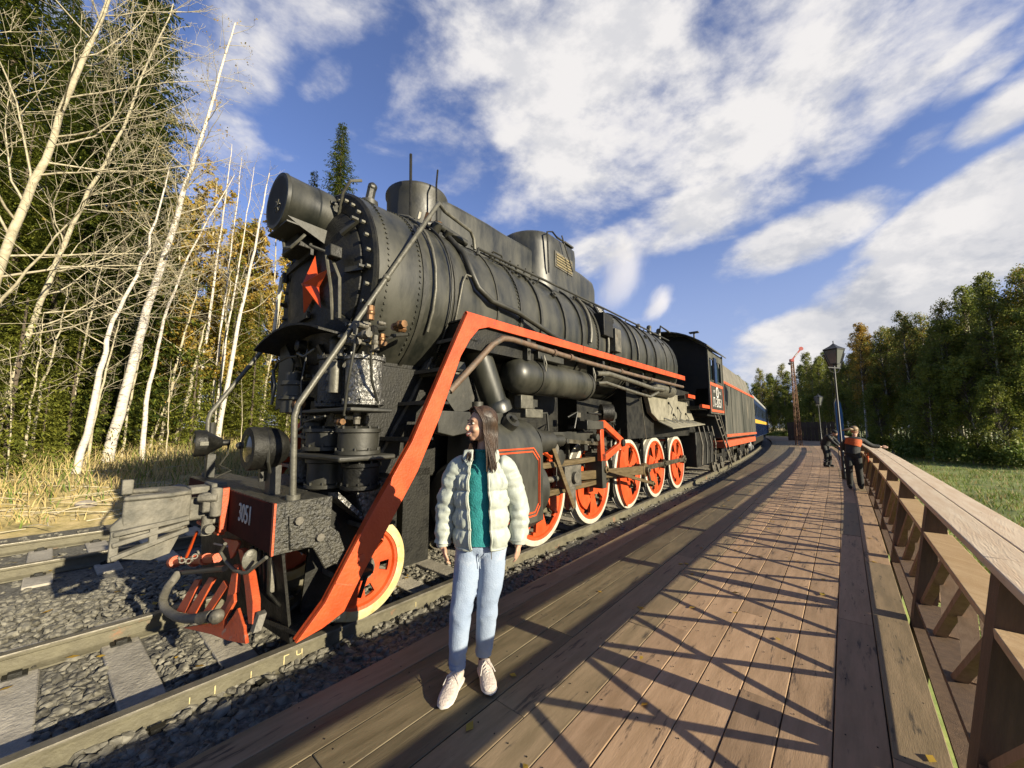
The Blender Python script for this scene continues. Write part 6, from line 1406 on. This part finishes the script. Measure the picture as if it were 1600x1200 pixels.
# ================= trees =================
def spruce_mesh(h, rmax, seed, dens=1.0, base=.06, spray=.36):
    rnd = random.Random(seed); g = MB(); z = h * base
    while z < h * .985:
        t = z / h; L = rmax * (1 - t) ** .75 * rnd.uniform(.75, 1.1) + .12; nb = max(4, int((5 + 3 * (1 - t)) * dens)); a0 = rnd.random() * 6.28
        for k in range(nb):
            a = a0 + 6.283 * k / nb + rnd.uniform(-.3, .3); l_ = L * rnd.uniform(.62, 1.12); dr = rnd.uniform(.22, .5) * (1 - t * .9); m_ = max(3, int(l_ / .13 * dens))
            d = Vector((math.cos(a), math.sin(a), 0)); s_ = Vector((-d.y, d.x, 0)); zz = z + rnd.uniform(-.1, .1)
            for i in range(m_):
                u = (i + .4 + .6 * rnd.random()) / m_; p = d * (l_ * u) + Vector((0, 0, zz - dr * l_ * (u ** 1.4) + .18 * l_ * max(0, u - .6)))
                for q in range(2 if u < .45 else 3):
                    sp = spray * rnd.uniform(.6, 1.15) * (1.1 - .45 * u) * (.55 + .45 * (1 - t)); side = rnd.choice((-1, 1)); dir_ = (d * rnd.uniform(.2, .9) + s_ * side * rnd.uniform(.3, 1) + Vector((0, 0, rnd.uniform(-.85, .12)))).normalized()
                    w = dir_.cross(Vector((rnd.uniform(-.5, .5), rnd.uniform(-.5, .5), 1))).normalized() * sp * rnd.uniform(.08, .15)
                    g.add([p, p + dir_ * sp * .55 + w, p + dir_ * sp, p + dir_ * sp * .5 - w], [(0, 1, 2, 3)]); g.m[-1] = 1 if rnd.random() < .28 + .2 * u else 0
        z += rnd.uniform(.16, .26) * (1 + .5 * (1 - t)) / dens
    return g
def make_spruce(h, rmax, seed, mats, label, group, **k):
    e = thing('spruce_tree', label, 'spruce tree', (0, 0, 0), 0, group)
    MB().tube([(0, 0, -.4), (0, 0, h * .5), (0, 0, h * .97)], [h * .012, h * .008, .02], 8).build('trunk', m_bark_d, e)
    spruce_mesh(h, rmax, seed, **k).build('crown', mats, e, ang=180); return e
def tree_branches(g, leaves, rnd, p, d, L, r, depth, up_=.25, leaf=0, spread=.75, wob=.16, bias=Vector((0, 0, 0)), sides=None, rate=1.0):
    """recursive limb; appends tubes to g and leaf positions to leaves"""
    n = max(3, min(9, int(L / .35))); pts = [p.copy()]; d = d.normalized(); dd = d.copy()
    for i in range(n):
        dd = (dd + Vector((rnd.gauss(0, wob), rnd.gauss(0, wob), rnd.gauss(0, wob * .6) + up_ * .22)) + bias * .10).normalized(); pts.append(pts[-1] + dd * L / n)
    g.tube(pts, [max(.0035, r * (1 - .78 * i / n)) for i in range(n + 1)], sides or (6 if r > .05 else 4 if r > .015 else 3), False)
    if depth == 0:
        if leaf:
            for _ in range(leaf): leaves.append(pts[rnd.randrange(1, n + 1)] + Vector((rnd.gauss(0, .06), rnd.gauss(0, .06), rnd.gauss(0, .06))))
        return
    k = int(max(2, L * 3.4 * rate)) if depth > 1 else int(max(2, L * 4.5 * rate))
    for j in range(k):
        t = rnd.uniform(.22, 1) ; i = min(n - 1, int(t * n)); q_ = pts[i].lerp(pts[i + 1], t * n - i)
        ax = (pts[i + 1] - pts[i]).normalized(); s_ = ax.orthogonal(); s_.rotate(Matrix.Rotation(rnd.random() * 6.28, 3, ax)); nd = (ax * rnd.uniform(.45, .9) + s_ * spread * rnd.uniform(.6, 1.15) + Vector((0, 0, .12))).normalized()
        l2 = L * rnd.uniform(.30, .55) * (1.15 - .5 * t)
        if l2 < .12: continue
        tree_branches(g, leaves, rnd, q_, nd, l2, r * .42 * (1.1 - .5 * t), depth - 1, up_, leaf, spread, wob, bias * .6, None, rate)
def leaf_quads(pos, rnd, sz, nm=1):
    g = MB()
    for p in pos:
        a = Vector((rnd.gauss(0, 1), rnd.gauss(0, 1), rnd.gauss(0, 1))).normalized(); b = a.orthogonal().normalized(); b.rotate(Matrix.Rotation(rnd.random() * 6.28, 3, a)); c = a.cross(b); s_ = sz * rnd.uniform(.6, 1.3)
        g.add([p - b * s_ * .5, p + c * s_ * .38, p + b * s_ * .6, p - c * s_ * .38], [(0, 1, 2, 3)]); g.m[-1] = rnd.randrange(nm)
    return g
def stem_tree(name, label, cat, base, path, r0, seed, mt, limbs, L0, depth=2, leaf=0, lsz=.06, lm=None, first=.25, up_=.3, bias=(0, 0, 0), group=None, fork=None, spread=.85, rate=1.0, twm=None, elev=.9):
    """a trunk through given points (relative), limbs from 'first' upwards"""
    rnd = random.Random(seed); e = thing(name, label, cat, base, 0, group); pts = [Vector(p) for p in path]; C = []
    for i in range(len(pts) - 1):
        p0, p1, p2, p3 = pts[max(i - 1, 0)], pts[i], pts[i + 1], pts[min(i + 2, len(pts) - 1)]
        for j in range(6):
            t = j / 6; C.append(.5 * ((2 * p1) + (p2 - p0) * t + (2 * p0 - 5 * p1 + 4 * p2 - p3) * t * t + (3 * p1 - p0 - 3 * p2 + p3) * t ** 3) + Vector((rnd.gauss(0, .02), rnd.gauss(0, .02), 0)))
    C.append(pts[-1]); n = len(C) - 1
    MB().tube(C, [r0 * (1 - .86 * (i / n) ** .9) for i in range(n + 1)], 12, False).build('trunk', mt, e, ang=80)
    g = MB(); lv = []
    for k in range(limbs):
        t = first + (1 - first) * (k + rnd.random()) / limbs; i = min(n - 1, int(t * n)); p = C[i].lerp(C[i + 1], t * n - i); a = rnd.random() * 6.28
        d = Vector((math.cos(a), math.sin(a), rnd.uniform(.35, 1.0) * elev)) + Vector(bias); L = L0 * (1.12 - .75 * (t - first) / (1 - first)) * rnd.uniform(.65, 1.15)
        tree_branches(g, lv, rnd, p, d, L, max(.012, r0 * (1 - .86 * t) * .36), depth, up_, leaf, spread, .13, Vector(bias), None, rate)
    g.build('branches', twm or m_bark_g, e, ang=180)
    if lv: leaf_quads(lv, rnd, lsz, len(lm)).build('foliage', lm, e, ang=180)
    return e
GH = lambda x, y: ground_h(x * D0.x + y * D0.y, x * N0.x + y * N0.y)
# --- left forest: named trees nearest the track ---
stem_tree('birch_tree', 'tallest white birch with thin yellowing top, leaning right beside the sunlit bank', 'birch', (-12.9, 12.4, GH(-12.9, 12.4) - .1), [(0, 0, 0), (.55, 0, 3.6), (1.35, 0, 7.8), (2.0, 0, 11.2), (2.75, .1, 15.9)], .155, 3, m_bark_w, 26, 2.3, 2, 3, .055, [m_leaf_y, m_leaf_o], .42, .35, (.25, 0, 0), rate=.9)
stem_tree('birch_tree', 'slender white birch stem just left of the tallest birch, kinked near the top', 'birch', (-11.1, 10.0, GH(-11.1, 10) - .1), [(0, 0, 0), (.25, 0, 2.4), (.45, 0, 4.1), (1.15, 0, 6.1), (1.5, 0, 8.5)], .085, 5, m_bark_w, 12, 1.3, 1, 0, first=.4)
stem_tree('birch_tree', 'twin side stem forking from the foot of the tallest birch', 'birch', (-12.3, 12.9, GH(-12.3, 12.9) - .1), [(0, 0, 0), (.1, 0, 3.2), (.7, 0, 6.5), (2.3, 0, 10.2)], .08, 8, m_bark_w, 10, 1.5, 1, 0, first=.4)
for k, (x, y, dx, h, r, lb) in enumerate(((-16.4, 20.0, .6, 16.5, .10, 'leftmost of three pale thin trunks standing close together behind the marker lamp'), (-15.9, 20.3, .5, 16, .085, 'middle of three pale thin trunks standing close together behind the marker lamp'), (-15.3, 19.8, 1.0, 15, .075, 'rightmost of three pale thin trunks standing close together behind the marker lamp'),
        (-13.7, 18.0, 1.5, 13.6, .125, 'straight white birch nearest the smokebox, leaning slightly right'))):
    stem_tree('birch_tree', lb, 'birch', (x, y, GH(x, y) - .1), [(0, 0, 0), (dx * .3, 0, h * .35), (dx * .7, 0, h * .7), (dx, 0, h)], r, 20 + k, m_bark_w, 16, 2.4, 2, 1 if k < 3 else 0, .07, [m_leaf_o, m_leaf_y], .42, .5, rate=.75)
for k, (x, y, dx, h, r, lb) in enumerate(((-15.2, 17.5, .9, 5.6, .13, 'pale broken trunk with no crown leaning among the spruces'), (-14.6, 15.6, 1.0, 3.4, .06, 'thin dead stem leaning right above the dry grass'))):
    stem_tree('dead_trunk', lb, 'dead tree', (x, y, GH(x, y) - .1), [(0, 0, 0), (dx * .5, 0, h * .5), (dx, 0, h)], r, 40 + k, m_bark_g, 4, .8, 1, 0, first=.5)
# big bare trees rising off the left edge of the frame
stem_tree('bare_tree', 'biggest pale bare tree at the left edge, trunk running up out of the picture', 'bare tree', (-13.4, 8.8, GH(-13.4, 8.8) - .1), [(0, 0, 0), (1.2, 0, 5.2), (2.0, .1, 9.2), (2.9, .1, 13.2), (3.4, 0, 17)], .115, 61, m_bark_g, 30, 4.4, 3, 0, first=.22, up_=.32, bias=(.65, 0, 0), rate=.8, elev=.8)
stem_tree('bare_tree', 'bare tree whose forked stem leans right in front of the dark spruces', 'bare tree', (-12.9, 9.6, GH(-12.9, 9.6) - .1), [(0, 0, 0), (.5, 0, 3.4), (1.3, 0, 6.6), (2.3, 0, 9.4), (3.3, 0, 13.2)], .085, 67, m_bark_g, 26, 3.9, 3, 0, first=.25, up_=.3, bias=(.55, 0, 0), rate=.8, elev=.8)
stem_tree('bare_tree', 'low bare tree at the left edge with stems slanting up to the right', 'bare tree', (-13.2, 8.2, GH(-13.2, 8.2) - .1), [(0, 0, 0), (1.0, 0, 2.6), (2.2, 0, 4.4), (3.6, 0, 6.4)], .065, 71, m_bark_g, 20, 2.6, 3, 1, .06, [m_leaf_y], first=.2, up_=.2, bias=(.5, 0, 0), rate=.55, elev=.6)
tw = [(-12.2, 11.2, 5.0), (-13.6, 13.6, 6.4), (-14.0, 12.2, 7.5), (-13.4, 10.8, 5.4), (-15.0, 16.6, 8), (-14.2, 18.6, 9.0), (-11.6, 9.0, 3.2), (-12.4, 9.9, 4.2), (-14.4, 22, 8), (-12.8, 14.4, 3.6), (-12.0, 17.2, 3.4), (-13.2, 22.5, 9)]
sap = None
for i, (x, y, h) in enumerate(tw):
    if i < 4:
        s_ = stem_tree('bare_sapling', 'thin leafless sapling among the spruces of the left wood', 'sapling', (x, y, GH(x, y) - .1), [(0, 0, 0), (.1, 0, h * .4), (.35, 0, h * .75), (.5, 0, h)], .045, 80 + i, m_bark_g, 12, 1.5, 2, 1 if i == 1 else 0, .07, [m_leaf_y, m_leaf_o], first=.3, group='bare saplings in the left wood', rate=.7); s_['h'] = h
        sap = (sap or []) + [s_]
    else: o = sap[i % 4]; f_ = h / o['h']; copy_tree(o, (x, y, GH(x, y) - .1), i * 1.7, (f_, f_, f_))
for s_ in sap: del s_['h']
for o in list(bpy.data.objects):
    if o.name.startswith('bare_sapling') and 'h' in o: del o['h']
# orange-brown leafy trees
for k, (x, y, h, lb) in enumerate(((-18.6, 22.5, 15.8, 'tree with sparse orange leaves behind the three thin trunks'), (-15.6, 24.0, 14.0, 'olive yellow tree between the thin trunks and the headlight'), (-17.2, 18.8, 11.5, 'bushy tree with orange leaves right of the tallest birch'))):
    stem_tree('autumn_tree', lb, 'tree', (x, y, GH(x, y) - .1), [(0, 0, 0), (.2, 0, h * .5), (.1, 0, h)], .12, 90 + k, m_bark_g, 44, 3.0, 2, 15, .16, [m_leaf_o, m_leaf_y, m_leaf_o], .15, .5)
# spruces: four kinds copied through the wood
SPM = [m_needle, m_needle2]
GRP = 'spruces of the left wood'
sp_a = make_spruce(25, 3.6, 1, [m_needle_d, m_needle], 'tall dark green spruce in the left wood', GRP, dens=1.42, spray=.50)
sp_b = make_spruce(15, 2.6, 2, SPM, 'mid sized bushy spruce in the left wood', GRP, dens=1.35)
sp_c = make_spruce(4.6, 1.7, 3, [m_needle2, m_needle], 'young light green spruce at the edge of the left wood', GRP, dens=1.25, base=.02, spray=.26)
sp_d = make_spruce(20, 2.1, 4, [m_needle_d, m_needle], 'narrow dark spruce in the left wood', GRP, dens=1.35, spray=.42)
def put(src, x, y, sc=1.0, label=None, first=[set()]):
    rz_2 = random.uniform(0, 6.28); c = (x, y, GH(x, y) - .1)
    if src.name not in first[0]:
        first[0].add(src.name); src['label'] = label or src['label']; src.location = c; src.rotation_euler = (0, 0, rz_2); src.scale = (sc,) * 3
        if label: src['label'] = label
        return src
    return copy_tree(src, c, rz_2, (sc,) * 3, label or 'dark green spruce in the thick of the left wood')
random.seed(21)
put(sp_a, -16.6, 15.6, 1.0, 'tallest dark spruce, its pointed top cut by the upper edge, left of the tall birch')
put(sp_a, -19.5, 13.5, .95); put(sp_a, -18.2, 10.8, .92); put(sp_a, -22, 17, .9); put(sp_a, -20.5, 8.6, .9); put(sp_a, -23, 12, 1.0)
put(sp_a, -25, 20, 1.0); put(sp_a, -21.5, 21.5, .8); put(sp_a, -19.0, 16.2, .8); put(sp_d, -14.2, 13.4, .6); put(sp_d, -17.2, 14.6, .85)
put(sp_a, -12.1, 25.2, .90, 'lone dark spruce whose top stands right behind the headlight'); put(sp_d, -15.0, 27.2, 1.0, 'thin spruce left of the headlight with a wispy top')
for x, y, s_ in ((-15.0, 12.2, .62), (-14.6, 10.2, .55), (-16.8, 12.4, .8), (-15.4, 8.3, .7), (-17.6, 17.8, .68), (-16.0, 21.6, .72), (-18.6, 20, .85), (-14.6, 21.6, .58), (-13.6, 23.8, .62), (-17.6, 25.5, .8), (-14.8, 29, .85), (-12.8, 30.5, .8), (-21, 24, .95), (-19.5, 29, .95), (-10.4, 32, .8), (-8.0, 36, .85), (-16, 34, .9), (-11, 38, .9), (-16.0, 14.8, .6), (-13.4, 27.5, .55)): put(sp_b, x, y, s_)
for x, y, s_ in ((-12.1, 9.3, 1.0), (-12.9, 8.6, .8), (-13.3, 11.6, .9), (-14.4, 14.2, 1.1), (-13.6, 16.4, .95), (-13.2, 19.5, 1.1), (-12.4, 21.4, 1.1), (-12.0, 24.4, 1.2), (-10.9, 26.5, 1.2), (-9.8, 29, 1.2), (-15.4, 18.6, 1.3), (-12.6, 10.4, .6), (-11.0, 22.5, .8), (-8.4, 31, 1.3), (-6.6, 34, 1.3), (-4.4, 37, 1.2)): put(sp_c, x, y, s_)
put(sp_c, -11.9, 8.0, .95)
# bushes closing the view under and beyond the train
def bush_mesh(seed, r, h, n, sz, nm):
    rnd = random.Random(seed); pos = []
    cl = [(Vector((rnd.gauss(0, r * .5), rnd.gauss(0, r * .5), h * rnd.uniform(.25, .8))), rnd.uniform(.25, .5) * r) for _ in range(16)]
    for _ in range(n): c, q_ = rnd.choice(cl); v = Vector((rnd.gauss(0, 1), rnd.gauss(0, 1), rnd.gauss(0, 1))).normalized() * q_ * rnd.random() ** .4; pos.append(c + v)
    return leaf_quads(pos, rnd, sz, nm)
bsh = thing('bush', 'leafy olive bush on the far side of the railway', 'bush', (0, 0, 0), 0, 'bushes beyond the tracks')
bush_mesh(5, 1.4, 2.4, 3600, .13, 3).build('foliage', [m_leaf_g, m_leaf_o, m_needle2], bsh, ang=180)
MB().tube([(0, 0, -.2), (.1, 0, .8), (.3, .1, 1.6)], [.05, .04, .02], 6).build('stem', m_bark_g, bsh)
first = True
for i in range(34):
    s = 8 + i * 2.3; t = track_t(s) + 3.5 - 14.5 + random.uniform(-1.5, 1); c = ST(s, t, ground_h(s, t) - .1); k = random.uniform(.8, 1.5)
    if first: bsh.location = c; first = False
    else: copy_tree(bsh, c, random.uniform(0, 6), (k, k, k))
# --- broadleaved trees: right-hand wood and far backdrop ---
def broad(h, seed, rx, mats, label, name='birch_tree', n=9000, lo=.22, sz=.125, trunk=None, group='trees of the right-hand wood', cl=70):
    rnd = random.Random(seed); e = thing(name, label, 'tree', (0, 0, 0), 0, group); ln = rnd.uniform(-.5, .5)
    tp = [(0, 0, -.6), (ln * .2, 0, h * .3), (ln * .6, .1, h * .65), (ln, 0, h * .97)]
    MB().tube(tp, [h * .0085, h * .007, h * .0045, .012], 7).build('trunk', trunk or m_bark_r, e, ang=80)
    g = MB(); cs = []
    for _ in range(int(cl * 2.4)):
        t = rnd.random() ** .8; z = h * (lo + (1 - lo) * t); rr = rx * (math.sin(math.pi * min(1, (.12 + .88 * (1 - t)) * .95)) ** .7) * (.55 + .45 * (1 - t)); a = rnd.random() * 6.28; q_ = rr * rnd.random() ** .5
        c = Vector((math.cos(a) * q_ + ln * z / h, math.sin(a) * q_, z)); cs.append((c, rnd.uniform(.22, .50) * (1.15 - .4 * t)))
        g.tube([Vector((ln * z / h * .9, 0, max(h * lo * .8, z - q_ * .8))), c.lerp(Vector((0, 0, z)), .5), c], [.03, .02, .006], 3, False)
    g.build('branches', m_bark_d, e, ang=180)
    pos = []
    for _ in range(n): c, q_ = rnd.choice(cs); v = Vector((rnd.gauss(0, 1), rnd.gauss(0, 1), rnd.gauss(0, 1.6))).normalized() * q_ * 1.25 * rnd.random() ** .5; pos.append(c + v)
    leaf_quads(pos, rnd, sz, len(mats)).build('foliage', mats, e, ang=180); return e
m_bark_r = mat('grey green aspen bark', (.50, .47, .36), (.72, .68, .54), 4, .8, 0, .3, 20, stretch=(1, 1, .4))
LG = [m_leaf_g, m_leaf_g, m_needle2]
kinds = [broad(14, 11, 1.9, LG, 'slim green aspen in the right-hand wood'), broad(12, 12, 2.2, LG, 'bushier green tree in the right-hand wood', n=9500), broad(15, 13, 1.7, [m_leaf_g, m_leaf_o, m_leaf_g], 'taller thin crowned tree in the right-hand wood', n=8000, lo=.30), broad(8, 14, 2.0, LG, 'low leafy tree at the front of the right-hand wood', n=9500, lo=.06, cl=60)]
yel = broad(15.5, 15, 2.0, [m_leaf_y, m_leaf_y, m_leaf_o], 'bright yellow birch standing above the green wood on the right', n=9000, lo=.35, trunk=m_bark_w)
yel.location = (42.6, 46.5, -1.1)
used = set(); random.seed(33)
front = [(44, 26), (37, 29.5), (38.5, 36), (43, 44), (50, 57), (58.5, 74), (66, 92), (68, 112), (62, 130), (40, 140), (10, 150), (-20, 150)]
def along(poly, d):
    for a_, b_ in zip(poly[:-1], poly[1:]):
        a_, b_ = Vector(a_), Vector(b_); L = (b_ - a_).length
        if d <= L: return a_.lerp(b_, d / L), (b_ - a_).normalized()
        d -= L
    return None, None
for row in range(6):
    d = row * 1.1
    while True:
        p, dr = along(front, d)
        if p is None: break
        nrm = Vector((dr.y, -dr.x)); off = row * 2.9 + random.uniform(-1.1, 1.1); x, y = p.x + nrm.x * off, p.y + nrm.y * off
        depth_ = y; k = kinds[3] if row == 0 and random.random() < .5 else kinds[random.randrange(3)]; sc = random.uniform(.82, 1.12) * (1.12 if depth_ > 66 else 1) * (1 + .03 * row)
        c = (x, y, -1.15 if x > 20 else -.4)
        if k.name not in used: used.add(k.name); k.location = c; k.scale = (sc,) * 3
        else: copy_tree(k, c, random.uniform(0, 6.28), (sc, sc, sc * random.uniform(.92, 1.08)))
        d += (2.3 if y < 60 else 3.4 if y < 110 else 5.5) * random.uniform(.8, 1.25) * (1 + .12 * row)
# far side of the line behind the train
for i in range(26):
    s = 34 + i * 4.2; t = track_t(min(s, 95)) + 3.5 - 20 - random.uniform(0, 8) - max(0, s - 95) * .3; c = ST(s, t, -.3); copy_tree(kinds[random.randrange(3)], c, random.uniform(0, 6), (.8, .8, .8), None)
olv = broad(15, 19, 2.3, [m_leaf_o, m_needle2, m_leaf_y], 'yellow green leafy tree in the left wood behind the thin birches', n=12000, lo=.12, sz=.16, group='yellowing trees of the left wood', cl=80)
olv.location = (-17.8, 24.5, .4)
for x, y, k in ((-20.5, 22.8, 1.05), (-15.6, 26.5, .9), (-14.6, 24.6, .72), (-19.6, 26.5, 1.0), (-17.0, 21.6, .62), (-22.5, 24.5, 1.1), (-13.2, 28.6, .8)): copy_tree(olv, (x, y, .4), random.uniform(0, 6), (k, k, k))
# --- undergrowth at the foot of the right-hand wood ---
ub = thing('bush', 'low green bush at the foot of the right-hand wood', 'bush', (0, 0, 0), 0, 'bushes at the edge of the right-hand wood')
bush_mesh(8, 1.5, 1.9, 3200, .15, 2).build('foliage', [m_leaf_g, m_grs], ub, ang=180); MB().tube([(0, 0, -.2), (.1, 0, .7), (.2, .1, 1.3)], [.05, .04, .02], 6).build('stem', m_bark_g, ub)
first = True; d = 0
while d < 120:
    p, dr = along(front, d); nrm = Vector((dr.y, -dr.x)); off = random.uniform(-1.6, 2.5); c = (p.x + nrm.x * off, p.y + nrm.y * off, -1.2); k = random.uniform(.7, 1.3)
    if first: ub.location = c; first = False
    else: copy_tree(ub, c, random.uniform(0, 6), (k, k, k))
    d += random.uniform(1.6, 3.2)
# steam
def world_px(px, py, Y):
    th = math.atan(68 / 600); u = (px - 800) / 600; v = (600 - py) / 600; yy = math.cos(th) - v * math.sin(th); k = Y / yy
    return Vector((u * k, Y, 1.75 + (math.sin(th) + v * math.cos(th)) * k))
def steam(c, top, width, dens, label):
    m = bpy.data.materials.new('steam'); m.use_nodes = True; n = m.node_tree.nodes; l = m.node_tree.links
    for x in list(n):
        if x.type != 'OUTPUT_MATERIAL': n.remove(x)
    v = n.new('ShaderNodeVolumePrincipled'); v.inputs['Color'].default_value = (1, .98, .96, 1); v.inputs['Anisotropy'].default_value = 0
    t = n.new('ShaderNodeTexCoord'); z = n.new('ShaderNodeTexNoise'); z.inputs['Scale'].default_value = 1.3; z.inputs['Detail'].default_value = 4; z.inputs['Roughness'].default_value = .6; l.new(t.outputs['Object'], z.inputs['Vector'])
    ln = n.new('ShaderNodeVectorMath'); ln.operation = 'LENGTH'; l.new(t.outputs['Object'], ln.inputs[0])
    s1 = n.new('ShaderNodeMath'); s1.operation = 'SUBTRACT'; l.new(z.outputs[0], s1.inputs[0]); l.new(ln.outputs['Value'], s1.inputs[1])
    q_ = n.new('ShaderNodeMapRange'); q_.interpolation_type = 'SMOOTHSTEP'; l.new(s1.outputs[0], q_.inputs[0]); q_.inputs[1].default_value = -.40; q_.inputs[2].default_value = .15; q_.inputs[3].default_value = 0; q_.inputs[4].default_value = dens
    l.new(q_.outputs[0], v.inputs['Density']); l.new(v.outputs[0], n['Material Output'].inputs['Volume'])
    me = MB().ball((0, 0, 0), 1, 20, 14).mesh('steam_plume', m); o = bpy.data.objects.new('steam_plume', me); COL.objects.link(o)
    d = top - c; o.location = c; o.scale = (width, width, d.length); o.rotation_euler = d.to_track_quat('Z', 'Y').to_euler(); tag(o, label, 'steam', kind='stuff')
scene.cycles.volume_bounces = 4
Yc = 11.5
steam(world_px(1030, 474, Yc), world_px(1052, 440, Yc + .3), .46, 1.0, 'small white steam plume rising in front of the cab roof')
steam(world_px(972, 425, Yc + 1), world_px(996, 352, Yc + 1.5), .95, .42, 'larger drifting steam plume above the rear half of the boiler')
